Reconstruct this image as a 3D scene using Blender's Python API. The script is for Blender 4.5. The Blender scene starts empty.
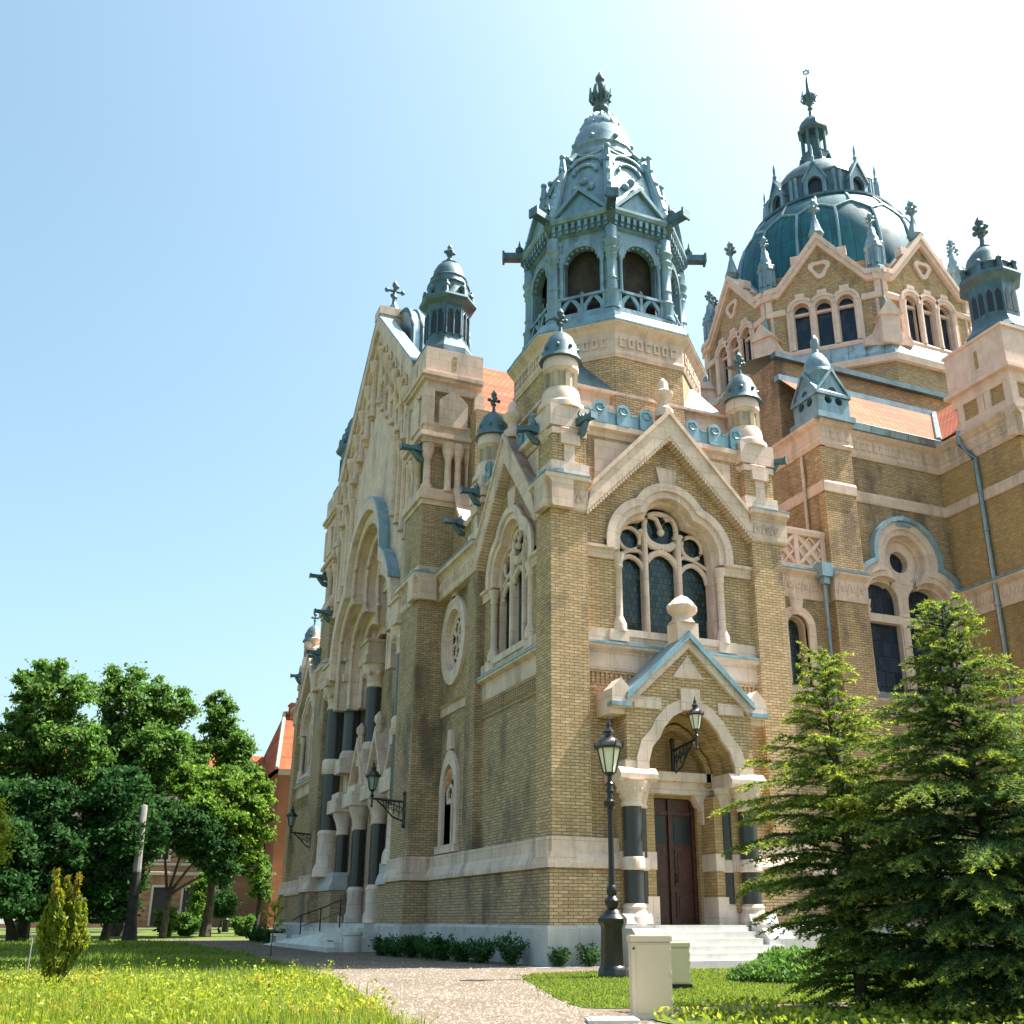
import bpy, bmesh, math, random
import numpy as np
from mathutils import Vector
from mathutils.geometry import tessellate_polygon
SC = bpy.context.scene
COL = SC.collection
R = math.radians
PI = math.pi
random.seed(7)
RNG = np.random.default_rng(11)

# ------------------------------------------------------------------ materials
def new_mat(name):
    m = bpy.data.materials.new(name); m.use_nodes = True
    nt = m.node_tree; nt.nodes.clear()
    out = nt.nodes.new('ShaderNodeOutputMaterial')
    b = nt.nodes.new('ShaderNodeBsdfPrincipled')
    nt.links.new(b.outputs[0], out.inputs[0])
    return m, nt, b, out
def N(nt, t, **k):
    n = nt.nodes.new(t)
    for a, v in k.items(): setattr(n, a, v)
    return n
def L(nt, a, b): nt.links.new(a, b)
def ramp(nt, stops, src):
    r = N(nt, 'ShaderNodeValToRGB')
    e = r.color_ramp.elements
    while len(e) < len(stops): e.new(0.5)
    for i, (p, c) in enumerate(stops):
        e[i].position = p
        e[i].color = (*c, 1) if len(c) == 3 else c
    L(nt, src, r.inputs[0])
    return r.outputs[0]
def noise(nt, scale, detail=4, rough=.55, vec=None, sc3=None):
    n = N(nt, 'ShaderNodeTexNoise')
    n.inputs['Scale'].default_value = scale; n.inputs['Detail'].default_value = detail; n.inputs['Roughness'].default_value = rough
    if vec is None: vec = N(nt, 'ShaderNodeNewGeometry').outputs['Position']
    if sc3:
        mp = N(nt, 'ShaderNodeMapping'); mp.inputs['Scale'].default_value = sc3
        L(nt, vec, mp.inputs[0]); vec = mp.outputs[0]
    L(nt, vec, n.inputs['Vector'])
    return n.outputs['Fac']
def mixc(nt, fac, a, b, mode='MIX'):
    m = N(nt, 'ShaderNodeMix', data_type='RGBA', blend_type=mode)
    for s, v in ((0, fac), (6, a), (7, b)):
        if isinstance(v, (int, float)): m.inputs[s].default_value = v
        elif isinstance(v, tuple): m.inputs[s].default_value = (*v, 1)
        else: L(nt, v, m.inputs[s])
    return m.outputs[2]
def bump(nt, b, h, strength=.3, dist=.02):
    n = N(nt, 'ShaderNodeBump'); n.inputs['Strength'].default_value = strength; n.inputs['Distance'].default_value = dist
    L(nt, h, n.inputs['Height']); L(nt, n.outputs[0], b.inputs['Normal'])
def brick_mat(name, c1, c2, mort, w=.27, h=.083, ms=.009, grime=.5, rough=.85, gcol=(.06, .052, .042)):
    m, nt, b, o = new_mat(name)
    uv = N(nt, 'ShaderNodeUVMap').outputs[0]
    t = N(nt, 'ShaderNodeTexBrick'); t.offset = .5
    t.inputs['Color1'].default_value = (*c1, 1); t.inputs['Color2'].default_value = (*c2, 1); t.inputs['Mortar'].default_value = (*mort, 1)
    t.inputs['Scale'].default_value = 1; t.inputs['Mortar Size'].default_value = ms; t.inputs['Mortar Smooth'].default_value = .2
    t.inputs['Brick Width'].default_value = w; t.inputs['Row Height'].default_value = h; t.inputs['Bias'].default_value = 0
    L(nt, uv, t.inputs['Vector'])
    c = t.outputs['Color']
    # single bricks burnt darker or paler
    n0 = noise(nt, 1, 1, .5, uv, (3.7, 12, 1))
    c = mixc(nt, ramp(nt, [(.35, (.0,)*3), (.7, (.55,)*3)], n0), c, (c2[0]*.62, c2[1]*.58, c2[2]*.5))
    n3 = noise(nt, 1, 1, .5, uv, (3.2, 11, 3))
    c = mixc(nt, ramp(nt, [(.6, (.0,)*3), (.8, (.4,)*3)], n3), c, (min(1, c1[0]*1.3), min(1, c1[1]*1.3), min(1, c1[2]*1.35)))
    n1 = noise(nt, .23, 6, .62)
    n2 = noise(nt, 1.1, 5, .6, None, (1, 1, .35))
    mul = N(nt, 'ShaderNodeMath', operation='MULTIPLY'); L(nt, n1, mul.inputs[0]); L(nt, n2, mul.inputs[1])
    f = ramp(nt, [(.25, (0,)*3), (.36, (grime,)*3)], mul.outputs[0])
    c = mixc(nt, f, c, gcol)
    L(nt, c, b.inputs['Base Color']); b.inputs['Roughness'].default_value = rough
    bump(nt, b, t.outputs['Fac'], -.5, .012)
    return m
def stone_mat(name, col, grime=.45, joints=True, gcol=(.10, .085, .065), jw=.75, jh=.42, rough=.8, green=0):
    m, nt, b, o = new_mat(name)
    n = noise(nt, 2.2, 6, .6)
    c = ramp(nt, [(.3, tuple(x*.84 for x in col)), (.7, tuple(min(1, x*1.1) for x in col))], n)
    nf = noise(nt, 30, 3)
    c = mixc(nt, .22, c, ramp(nt, [(.3, (.35,)*3), (.7, (.75,)*3)], nf), 'OVERLAY')
    st = noise(nt, 1.6, 6, .65, None, (1, 1, .18))
    f = ramp(nt, [(.49, (0,)*3), (.72, (grime,)*3)], st)
    c = mixc(nt, f, c, gcol)
    if joints:
        uv = N(nt, 'ShaderNodeUVMap').outputs[0]
        t = N(nt, 'ShaderNodeTexBrick'); t.offset = .5
        t.inputs['Color1'].default_value = (1, 1, 1, 1); t.inputs['Color2'].default_value = (.86, .86, .86, 1); t.inputs['Mortar'].default_value = (.5, .46, .4, 1)
        t.inputs['Scale'].default_value = 1; t.inputs['Mortar Size'].default_value = .007; t.inputs['Brick Width'].default_value = jw; t.inputs['Row Height'].default_value = jh
        L(nt, uv, t.inputs['Vector'])
        c = mixc(nt, .8, c, t.outputs['Color'], 'MULTIPLY')
    L(nt, c, b.inputs['Base Color']); b.inputs['Roughness'].default_value = rough
    bump(nt, b, nf, .25, .01)
    return m
def patina_mat(name, a, bcol, rough=.42, metal=.35, seams=0):
    m, nt, b, o = new_mat(name)
    n = noise(nt, 1.3, 6, .65)
    st = noise(nt, 2.5, 5, .6, None, (1, 1, .15))
    c = ramp(nt, [(.3, a), (.7, bcol)], n)
    c = mixc(nt, ramp(nt, [(.44, (0,)*3), (.70, (.62,)*3)], st), c, (a[0]*.5+.012, a[1]*.40+.004, a[2]*.36))
    s2 = noise(nt, 5.5, 4, .6, None, (1, 1, .08))
    c = mixc(nt, ramp(nt, [(.55, (0,)*3), (.74, (.5,)*3)], s2), c, (bcol[0]*1.1, bcol[1]*1.22, bcol[2]*1.08))
    c = mixc(nt, ramp(nt, [(.53, (0,)*3), (.66, (.5,)*3)], noise(nt, 3.1, 6, .7)), c, (a[0]*.7+.05, a[1]*.5+.03, a[2]*.3+.02))
    if seams:
        uv = N(nt, 'ShaderNodeUVMap').outputs[0]
        t = N(nt, 'ShaderNodeTexBrick'); t.offset = 0
        t.inputs['Color1'].default_value = (1, 1, 1, 1); t.inputs['Color2'].default_value = (.8, .85, .88, 1); t.inputs['Mortar'].default_value = (.35, .38, .4, 1)
        t.inputs['Scale'].default_value = 1; t.inputs['Mortar Size'].default_value = .02; t.inputs['Brick Width'].default_value = seams; t.inputs['Row Height'].default_value = 3
        L(nt, uv, t.inputs['Vector'])
        c = mixc(nt, 1, c, t.outputs['Color'], 'MULTIPLY')
    L(nt, c, b.inputs['Base Color']); b.inputs['Metallic'].default_value = metal
    L(nt, ramp(nt, [(.3, (rough*.8,)*3), (.7, (min(1, rough*1.4),)*3)], n), b.inputs['Roughness'])
    bump(nt, b, noise(nt, 9, 4), .2, .02)
    return m
def plain(name, col, rough=.6, metal=0, var=.25, nscale=6, spec=None, trans=0):
    m, nt, b, o = new_mat(name)
    n = noise(nt, nscale, 5, .6)
    c = ramp(nt, [(.3, tuple(x*(1-var) for x in col)), (.7, tuple(min(1, x*(1+var)) for x in col))], n)
    L(nt, c, b.inputs['Base Color']); b.inputs['Roughness'].default_value = rough; b.inputs['Metallic'].default_value = metal
    bump(nt, b, n, .1, .01)
    return m
def glass_mat(name, col=(.012, .03, .036), w=.22, h=.3, lead=(.008, .01, .012)):
    m, nt, b, o = new_mat(name)
    uv = N(nt, 'ShaderNodeUVMap').outputs[0]
    t = N(nt, 'ShaderNodeTexBrick'); t.offset = .5
    t.inputs['Color1'].default_value = (*col, 1); t.inputs['Color2'].default_value = (col[0]*3.4+.004, col[1]*2.3, col[2]*1.9, 1); t.inputs['Mortar'].default_value = (*lead, 1)
    t.inputs['Scale'].default_value = 1; t.inputs['Mortar Size'].default_value = .012; t.inputs['Brick Width'].default_value = w; t.inputs['Row Height'].default_value = h
    L(nt, uv, t.inputs['Vector'])
    L(nt, t.outputs['Color'], b.inputs['Base Color'])
    b.inputs['Roughness'].default_value = .18
    b.inputs['Specular IOR Level'].default_value = .35
    bump(nt, b, noise(nt, 3.5, 4), .5, .05)
    return m
def tile_mat(name, c1, c2, w=.2, h=.17):
    m, nt, b, o = new_mat(name)
    uv = N(nt, 'ShaderNodeUVMap').outputs[0]
    t = N(nt, 'ShaderNodeTexBrick'); t.offset = .5
    t.inputs['Color1'].default_value = (*c1, 1); t.inputs['Color2'].default_value = (*c2, 1); t.inputs['Mortar'].default_value = (c2[0]*.35, c2[1]*.3, c2[2]*.3, 1)
    t.inputs['Scale'].default_value = 1; t.inputs['Mortar Size'].default_value = .028; t.inputs['Mortar Smooth'].default_value = .4; t.inputs['Brick Width'].default_value = w; t.inputs['Row Height'].default_value = h
    L(nt, uv, t.inputs['Vector'])
    c = mixc(nt, ramp(nt, [(.4, (0,)*3), (.7, (.5,)*3)], noise(nt, .6, 6)), t.outputs['Color'], (c2[0]*.6, c2[1]*.5, c2[2]*.5))
    c = mixc(nt, ramp(nt, [(.48, (0,)*3), (.6, (.7,)*3)], noise(nt, 1, 3, .6, uv, (.12, 1.3, 1))), c, (c2[0]*.62, c2[1]*.42, c2[2]*.5))
    L(nt, c, b.inputs['Base Color']); b.inputs['Roughness'].default_value = .85; b.inputs['Specular IOR Level'].default_value = .2
    bump(nt, b, t.outputs['Fac'], -.6, .03)
    return m
def leaf_mat(name, dark, light, tip=None, trans=.35, rough=.55, nscale=.5, spec=.22):
    m, nt, b, o = new_mat(name)
    g = N(nt, 'ShaderNodeNewGeometry')
    rnd = g.outputs['Random Per Island']
    n = noise(nt, nscale, 3)
    add = N(nt, 'ShaderNodeMath', operation='ADD'); L(nt, rnd, add.inputs[0]); L(nt, n, add.inputs[1])
    hlf = N(nt, 'ShaderNodeMath', operation='MULTIPLY'); L(nt, add.outputs[0], hlf.inputs[0]); hlf.inputs[1].default_value = .5
    mid = tuple((dark[i]+light[i])/2 for i in range(3))
    c = ramp(nt, [(.25, dark), (.5, mid), (.78, light)], hlf.outputs[0])
    if tip:
        a = N(nt, 'ShaderNodeAttribute', attribute_name='tip')
        c = mixc(nt, a.outputs['Fac'], c, tip)
    L(nt, c, b.inputs['Base Color']); b.inputs['Roughness'].default_value = rough
    b.inputs['Specular IOR Level'].default_value = spec
    t = N(nt, 'ShaderNodeBsdfTranslucent')
    hs = N(nt, 'ShaderNodeHueSaturation'); hs.inputs['Value'].default_value = 1.5; hs.inputs['Saturation'].default_value = 1.1
    L(nt, c, hs.inputs['Color']); L(nt, hs.outputs[0], t.inputs[0])
    mx = N(nt, 'ShaderNodeMixShader'); mx.inputs[0].default_value = trans
    L(nt, b.outputs[0], mx.inputs[1]); L(nt, t.outputs[0], mx.inputs[2]); L(nt, mx.outputs[0], o.inputs[0])
    return m
def ground_mat(name, stops, s1, s2, bstr=.4, bd=.03):
    m, nt, b, o = new_mat(name)
    n1 = noise(nt, s1, 6, .6); n2 = noise(nt, s2, 4, .7)
    mx = N(nt, 'ShaderNodeMath', operation='MULTIPLY_ADD'); L(nt, n2, mx.inputs[0]); mx.inputs[1].default_value = .55
    mm = N(nt, 'ShaderNodeMath', operation='MULTIPLY'); L(nt, n1, mm.inputs[0]); mm.inputs[1].default_value = .45
    L(nt, mm.outputs[0], mx.inputs[2])
    L(nt, ramp(nt, stops, mx.outputs[0]), b.inputs['Base Color']); b.inputs['Roughness'].default_value = .95
    b.inputs['Specular IOR Level'].default_value = .15
    bump(nt, b, n2, bstr, bd)
    return m

def gravel_mat():
    m, nt, b, o = new_mat('pinkish_gravel')
    pos = N(nt, 'ShaderNodeNewGeometry').outputs['Position']
    v = N(nt, 'ShaderNodeTexVoronoi'); v.inputs['Scale'].default_value = 26; L(nt, pos, v.inputs['Vector'])
    v2 = N(nt, 'ShaderNodeTexVoronoi'); v2.inputs['Scale'].default_value = 75; L(nt, pos, v2.inputs['Vector'])
    g = N(nt, 'ShaderNodeSeparateColor'); L(nt, v.outputs['Color'], g.inputs[0])
    c = ramp(nt, [(.0, (.075, .062, .05)), (.35, (.15, .125, .10)), (.7, (.22, .185, .15)), (1, (.36, .31, .26))], g.outputs[0])
    g2 = N(nt, 'ShaderNodeSeparateColor'); L(nt, v2.outputs['Color'], g2.inputs[0])
    c2 = ramp(nt, [(.0, (.10, .082, .067)), (.5, (.17, .14, .112)), (1, (.27, .225, .185))], g2.outputs[0])
    c = mixc(nt, .5, c, c2)
    n1 = noise(nt, .55, 6, .6); n2 = noise(nt, 2.6, 5, .65)
    c = mixc(nt, ramp(nt, [(.40, (0,)*3), (.60, (.65,)*3)], n1), c, (.135, .105, .075))
    c = mixc(nt, ramp(nt, [(.5, (0,)*3), (.72, (.5,)*3)], n2), c, (.11, .09, .065))
    L(nt, c, b.inputs['Base Color']); b.inputs['Roughness'].default_value = .95; b.inputs['Specular IOR Level'].default_value = .12
    ad = N(nt, 'ShaderNodeMath', operation='ADD'); L(nt, v.outputs['Distance'], ad.inputs[0]); L(nt, n2, ad.inputs[1])
    bump(nt, b, ad.outputs[0], .8, .03)
    return m
M = {}
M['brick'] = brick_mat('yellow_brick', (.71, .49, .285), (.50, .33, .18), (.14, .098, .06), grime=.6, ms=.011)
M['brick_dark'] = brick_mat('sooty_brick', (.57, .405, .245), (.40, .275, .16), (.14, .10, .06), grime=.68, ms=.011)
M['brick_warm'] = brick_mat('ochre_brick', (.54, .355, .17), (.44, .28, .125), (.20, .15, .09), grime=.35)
M['stone'] = stone_mat('pale_sandstone', (.73, .54, .44), grime=.5)
M['stone_clean'] = stone_mat('pale_sandstone_smooth', (.76, .575, .485), grime=.4, joints=True, jw=.62, jh=.55)
M['stone_pink'] = stone_mat('rose_sandstone', (.78, .57, .475), grime=.22, joints=False)
M['stone_stain'] = stone_mat('stained_sandstone', (.46, .37, .26), grime=.95, joints=False, gcol=(.09, .06, .03))
M['plinth'] = stone_mat('grey_limestone', (.50, .49, .47), grime=.35, jw=1.3, jh=.95, gcol=(.16, .17, .16))
M['steps'] = stone_mat('pale_step_stone', (.55, .53, .50), grime=.3, joints=False, gcol=(.2, .2, .18))
M['copper'] = patina_mat('blue_grey_copper', (.135, .235, .295), (.275, .405, .475))
M['copper_dark'] = patina_mat('dark_copper', (.06, .12, .15), (.12, .21, .25), rough=.45)
M['copper_trim'] = patina_mat('pale_copper_trim', (.15, .275, .335), (.25, .395, .465), rough=.4)
M['flash'] = patina_mat('blue_zinc_flashing', (.19, .315, .40), (.28, .43, .52), rough=.4, metal=.2)
M['zinc'] = patina_mat('zinc_sheet', (.30, .40, .45), (.44, .55, .60), rough=.32, metal=.6, seams=.9)
M['dome'] = patina_mat('dark_slate_dome', (.010, .105, .155), (.025, .17, .225), rough=.5, metal=.0, seams=.6); M['dome'].node_tree.nodes['Principled BSDF'].inputs['Specular IOR Level'].default_value = .25
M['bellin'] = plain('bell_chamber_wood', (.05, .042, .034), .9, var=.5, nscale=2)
M['granite'] = plain('dark_granite', (.035, .038, .042), .28, var=.5, nscale=40)
M['iron'] = plain('black_iron', (.012, .012, .014), .3, metal=.0, var=.3, nscale=20)
M['milk'] = plain('milky_lamp_glass', (.80, .74, .60), .25, var=.05)
M['lampgreen'] = plain('greenish_lamp_glass', (.22, .30, .28), .12, var=.1)
M['glass'] = glass_mat('leaded_glass', (.010, .030, .036), .15, .19)
M['glass_blue'] = glass_mat('dark_blue_glass', (.008, .02, .04), .4, .55)
M['door'] = plain('dark_oak', (.060, .017, .010), .4, var=.5, nscale=9)
M['door_glass'] = plain('dark_door_glass', (.006, .014, .018), .3, var=.3)
M['tile'] = tile_mat('orange_roof_tiles', (.44, .155, .065), (.31, .09, .036), .26, .30)
M['tile_red'] = tile_mat('red_roof_tiles', (.50, .15, .07), (.42, .11, .05), .22, .2)
M['pipe'] = patina_mat('zinc_pipe', (.20, .25, .28), (.32, .38, .42), rough=.3, metal=.7)
M['cab'] = plain('cream_enamel', (.67, .54, .385), .42, var=.05, nscale=2)
M['cab_grey'] = plain('grey_green_enamel', (.68, .54, .385), .45, var=.05, nscale=2)
M['dark'] = plain('dark_seam', (.015, .014, .013), .8)
M['concrete'] = stone_mat('pale_concrete', (.62, .60, .55), grime=.25, joints=False)
M['ochre'] = plain('ochre_render', (.20, .115, .055), .9, var=.22, nscale=1.2)  # ochre darkened, the shade of the trees is put into the colour
M['ochre_red'] = plain('red_orange_render', (.23, .085, .03), .9, var=.18, nscale=.8)  # lowered as well, the shadow on this house is part of the colour
M['render_trim'] = plain('cream_trim', (.36, .31, .25), .85, var=.15)
M['window_dark'] = plain('dark_window', (.012, .014, .017), .35, var=.05)
M['bark'] = plain('grey_brown_bark', (.075, .06, .045), .95, var=.55, nscale=3)
M['bark_pale'] = plain('pale_bark', (.22, .21, .20), .9, var=.35, nscale=2)  # on the dead trunk this pale tone stands for sunlight
M['bark_dark'] = plain('dark_bark', (.03, .026, .024), .95, var=.5, nscale=3)
M['leaf'] = leaf_mat('broad_leaves', (.04, .10, .022), (.15, .25, .06), trans=.5, nscale=.35)
M['leaf_b'] = leaf_mat('bright_broad_leaves', (.05, .115, .02), (.20, .31, .06), trans=.5, nscale=.4)
M['leaf_d'] = leaf_mat('dark_evergreen_leaves', (.022, .062, .02), (.07, .155, .048), trans=.3, rough=.8, spec=.08)
M['cedar'] = leaf_mat('cedar_needles', (.026, .070, .026), (.105, .18, .045), tip=(.50, .52, .08), trans=.45, nscale=1.5)
M['cedar_d'] = leaf_mat('dark_cedar_needles', (.016, .05, .024), (.06, .125, .042), tip=(.40, .45, .07), trans=.4, nscale=1.5)
M['thuja'] = leaf_mat('golden_thuja', (.05, .10, .014), (.34, .36, .045), tip=(.40, .21, .05), trans=.45, nscale=3)
M['lime'] = leaf_mat('lime_leaves', (.13, .20, .02), (.40, .42, .07), trans=.45, nscale=1.2)
M['grass'] = leaf_mat('lawn_blades', (.035, .09, .013), (.16, .235, .032), tip=(.33, .34, .08), trans=.45, nscale=.9)
M['weeds'] = leaf_mat('ground_cover_leaves', (.10, .17, .02), (.40, .40, .06), tip=(.60, .36, .10), trans=.45, nscale=1.4)
M['soil'] = ground_mat('turf_soil', [(.3, (.05, .075, .018)), (.55, (.10, .14, .03)), (.75, (.17, .18, .06))], .6, 9)
M['gravel'] = gravel_mat()
M['paving'] = ground_mat('grey_paving', [(.3, (.18, .17, .16)), (.6, (.28, .27, .25))], .8, 14)
M['asphalt'] = ground_mat('street_asphalt', [(.3, (.05, .05, .05)), (.7, (.09, .09, .09))], .5, 20)
M['earth'] = ground_mat('far_ground', [(.3, (.05, .07, .02)), (.7, (.10, .12, .04))], .1, 3)

# ------------------------------------------------------------------ mesh builder
class MB:
    def __init__(s): s.v = []; s.f = []; s.sm = []
    def add(s, vs, fs, smooth=False):
        o = len(s.v); s.v += [tuple(p) for p in vs]
        s.f += [tuple(i+o for i in f) for f in fs]; s.sm += [smooth]*len(fs)
        return s
    def box(s, x0, x1, y0, y1, z0, z1):
        return s.add([(x0,y0,z0),(x1,y0,z0),(x1,y1,z0),(x0,y1,z0),(x0,y0,z1),(x1,y0,z1),(x1,y1,z1),(x0,y1,z1)],
              [(0,3,2,1),(4,5,6,7),(0,1,5,4),(1,2,6,5),(2,3,7,6),(3,0,4,7)])
    def lathe(s, cx, cy, prof, seg=16, phase=0, smooth=True, sx=1, sy=1):
        n = len(prof); vs = []; fs = []
        for r, z in prof:
            for k in range(seg):
                a = phase + 2*PI*k/seg
                vs.append((cx+r*sx*math.cos(a), cy+r*sy*math.sin(a), z))
        for i in range(n-1):
            for k in range(seg):
                k2 = (k+1) % seg
                fs.append((i*seg+k, i*seg+k2, (i+1)*seg+k2, (i+1)*seg+k))
        s.add(vs, fs, smooth)
        if prof[0][0] > 1e-4: s.add(vs[:seg], [tuple(range(seg))[::-1]])
        if prof[-1][0] > 1e-4: s.add(vs[-seg:], [tuple(range(seg))])
        return s
    def tube(s, pts, r, seg=8, smooth=True):
        pts = [Vector(p) for p in pts]; n = len(pts)
        rs = r if isinstance(r, (list, tuple)) else [r]*n
        vs = []; fs = []
        for i, p in enumerate(pts):
            t = (pts[min(i+1, n-1)] - pts[max(i-1, 0)]).normalized()
            a = Vector((0, 0, 1)) if abs(t.z) < .9 else Vector((1, 0, 0))
            x = t.cross(a).normalized(); y = t.cross(x)
            for k in range(seg):
                q = 2*PI*k/seg
                vs.append(p + (x*math.cos(q) + y*math.sin(q))*rs[i])
        for i in range(n-1):
            for k in range(seg):
                fs.append((i*seg+k, i*seg+(k+1) % seg, (i+1)*seg+(k+1) % seg, (i+1)*seg+k))
        s.add(vs, fs, smooth)
        s.add(vs[:seg], [tuple(range(seg))[::-1]]); s.add(vs[-seg:], [tuple(range(seg))])
        return s
    def ball(s, x, y, z, r, seg=10, st=1):
        n = 6
        return s.lathe(x, y, [(r*math.sin(PI*i/n) if 0 < i < n else 0, z-r*st*math.cos(PI*i/n)) for i in range(n+1)], seg)
    def build(s, name, mat, parent=None, angle=35):
        me = bpy.data.meshes.new(name)
        me.from_pydata(s.v, [], s.f)
        bm = bmesh.new(); bm.from_mesh(me)
        bmesh.ops.recalc_face_normals(bm, faces=bm.faces)
        bm.to_mesh(me); bm.free()
        me.polygons.foreach_set('use_smooth', [bool(x) for x in s.sm])
        if any(s.sm): me.set_sharp_from_angle(angle=R(angle))
        box_uv(me)
        me.materials.append(M[mat] if isinstance(mat, str) else mat)
        o = bpy.data.objects.new(name, me); COL.objects.link(o)
        if parent is not None: o.parent = parent; o.matrix_parent_inverse = parent.matrix_basis.inverted()
        return o
def box_uv(me):
    nl = len(me.loops); npoly = len(me.polygons)
    co = np.empty(len(me.vertices)*3, np.float32); me.vertices.foreach_get('co', co); co = co.reshape(-1, 3)
    vi = np.empty(nl, np.int32); me.loops.foreach_get('vertex_index', vi)
    nr = np.empty(npoly*3, np.float32); me.polygons.foreach_get('normal', nr); nr = nr.reshape(-1, 3)
    lt = np.empty(npoly, np.int32); me.polygons.foreach_get('loop_total', lt)
    ln = np.repeat(nr, lt, axis=0)
    p = co[vi]
    h = np.hypot(ln[:, 0], ln[:, 1]); flat = h < .3
    hs = np.where(h < 1e-6, 1, h)
    u = (-ln[:, 1]*p[:, 0] + ln[:, 0]*p[:, 1])/hs
    v = p[:, 2]/np.maximum(h, .3)
    u = np.where(flat, p[:, 0], u); v = np.where(flat, p[:, 1], v)
    uvl = me.uv_layers.new(name='UVMap')
    uvl.data.foreach_set('uv', np.stack([u, v], 1).astype(np.float32).ravel())

class Frame:
    def __init__(s, o, u, n): s.o = Vector(o); s.u = Vector(u); s.n = Vector(n)
    def P(s, u, d, z): return s.o + s.u*u + s.n*d + Vector((0, 0, z))
def fbox(m, F, u0, u1, d0, d1, z0, z1):
    m.add([F.P(u0,d0,z0),F.P(u1,d0,z0),F.P(u1,d1,z0),F.P(u0,d1,z0),F.P(u0,d0,z1),F.P(u1,d0,z1),F.P(u1,d1,z1),F.P(u0,d1,z1)],
          [(0,3,2,1),(4,5,6,7),(0,1,5,4),(1,2,6,5),(2,3,7,6),(3,0,4,7)]); return m
def fpoly(m, F, outer, holes, d0, d1, back=False, rim=True):
    loops = [outer] + list(holes)
    vl = [[Vector((p[0], p[1], 0)) for p in l] for l in loops]
    tris = tessellate_polygon(vl)
    flat = [p for l in loops for p in l]
    fr = [F.P(p[0], d1, p[1]) for p in flat]
    m.add(fr, [tuple(t) for t in tris])
    if back: m.add([F.P(p[0], d0, p[1]) for p in flat], [tuple(t)[::-1] for t in tris])
    for li, l in enumerate(loops):
        if li == 0 and not rim: continue
        n = len(l)
        vs = [F.P(p[0], d1, p[1]) for p in l] + [F.P(p[0], d0, p[1]) for p in l]
        m.add(vs, [(i, (i+1) % n, n+(i+1) % n, n+i) for i in range(n)])
    return m
def fband(m, F, a, b, d0, d1, closed=False, inner_d=None):
    """strip between polylines a and b on the wall, from depth d0 out to d1 (b side may slope back to inner_d)"""
    n = len(a); di = d1 if inner_d is None else inner_d
    A1 = [F.P(p[0], d1, p[1]) for p in a]; B1 = [F.P(p[0], di, p[1]) for p in b]
    A0 = [F.P(p[0], d0, p[1]) for p in a]; B0 = [F.P(p[0], d0, p[1]) for p in b]
    vs = A1+B1+A0+B0; fs = []
    for i in range(n if closed else n-1):
        j = (i+1) % n
        fs += [(i, j, n+j, n+i), (i, j, 2*n+j, 2*n+i), (n+i, n+j, 3*n+j, 3*n+i)]
    if not closed: fs += [(0, n, 3*n, 2*n), (n-1, 2*n-1, 4*n-1, 3*n-1)]
    m.add(vs, fs); return m
def fprof(m, F, u0, u1, prof):
    n = len(prof)
    vs = [F.P(u0, d, z) for d, z in prof] + [F.P(u1, d, z) for d, z in prof]
    m.add(vs, [(i, (i+1) % n, n+(i+1) % n, n+i) for i in range(n)] + [tuple(range(n))[::-1], tuple(range(n, 2*n))]); return m
def ftube(m, F, pts, r, seg=8): m.tube([F.P(*p) for p in pts], r, seg); return m
def fcol(m, F, u, d, prof, seg=14): 
    p = F.P(u, d, 0); m.lathe(p.x, p.y, prof, seg); return m

def arc(cx, cz, r, a0, a1, n): return [(cx+r*math.cos(R(a0+(a1-a0)*i/n)), cz+r*math.sin(R(a0+(a1-a0)*i/n))) for i in range(n+1)]
def trefoil(uc, z0, zl, cx, rl, zc, rc, n=9):
    """outline from lower right, over three lobes, to lower left"""
    dx = cx; dz = zl-zc; d = math.hypot(dx, dz)
    a = (rc*rc-rl*rl+d*d)/(2*d); h = math.sqrt(max(rc*rc-a*a, 1e-6))
    bx = a*dx/d; bz = zc+a*dz/d
    c = [(bx-h*dz/d, bz+h*dx/d), (bx+h*dz/d, bz-h*dx/d)]
    ix, iz = max(c, key=lambda q: q[1])
    a1 = math.degrees(math.atan2(iz-zl, ix-cx)); c0 = math.degrees(math.atan2(iz-zc, ix))
    right = [(cx+rl, z0)] + arc(cx, zl, rl, 0, a1, n)
    top = arc(0, zc, rc, c0, 180-c0, 2*n)[1:-1]
    left = [(-x, z) for x, z in right[::-1]]
    return [(uc+x, z) for x, z in right+top+left]
def round_arch(uc, hw, z0, zs, n=12): return [(uc+hw, z0)] + arc(uc, zs, hw, 0, 180, n) + [(uc-hw, z0)]
def pointed(uc, hw, z0, zs, k=1.25, n=7):
    r = hw*k; c = r-hw; am = math.degrees(math.acos(c/r))
    right = [(hw, z0)] + arc(-c, zs, r, 0, am, n)
    return [(uc+x, z) for x, z in right] + [(uc-x, z) for x, z in right[::-1][1:]]
def tag(o, label=None, cat=None, group=None, kind=None):
    if label: o['label'] = label
    if cat: o['category'] = cat
    if group: o['group'] = group
    if kind: o['kind'] = kind
    return o
def empty(name, loc=(0, 0, 0), rz=0):
    o = bpy.data.objects.new(name, None); COL.objects.link(o); o.location = loc; o.rotation_euler = (0, 0, rz)
    o.empty_display_size = .3
    bpy.context.view_layer.update()
    return o
def children(o): return [c for c in bpy.data.objects if c.parent == o]
def copy_tree(o, parent=None):
    c = o.copy(); COL.objects.link(c)
    if parent is not None:
        c.parent = parent; c.matrix_parent_inverse = o.matrix_parent_inverse.copy()
    for ch in children(o): copy_tree(ch, c)
    return c
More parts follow.
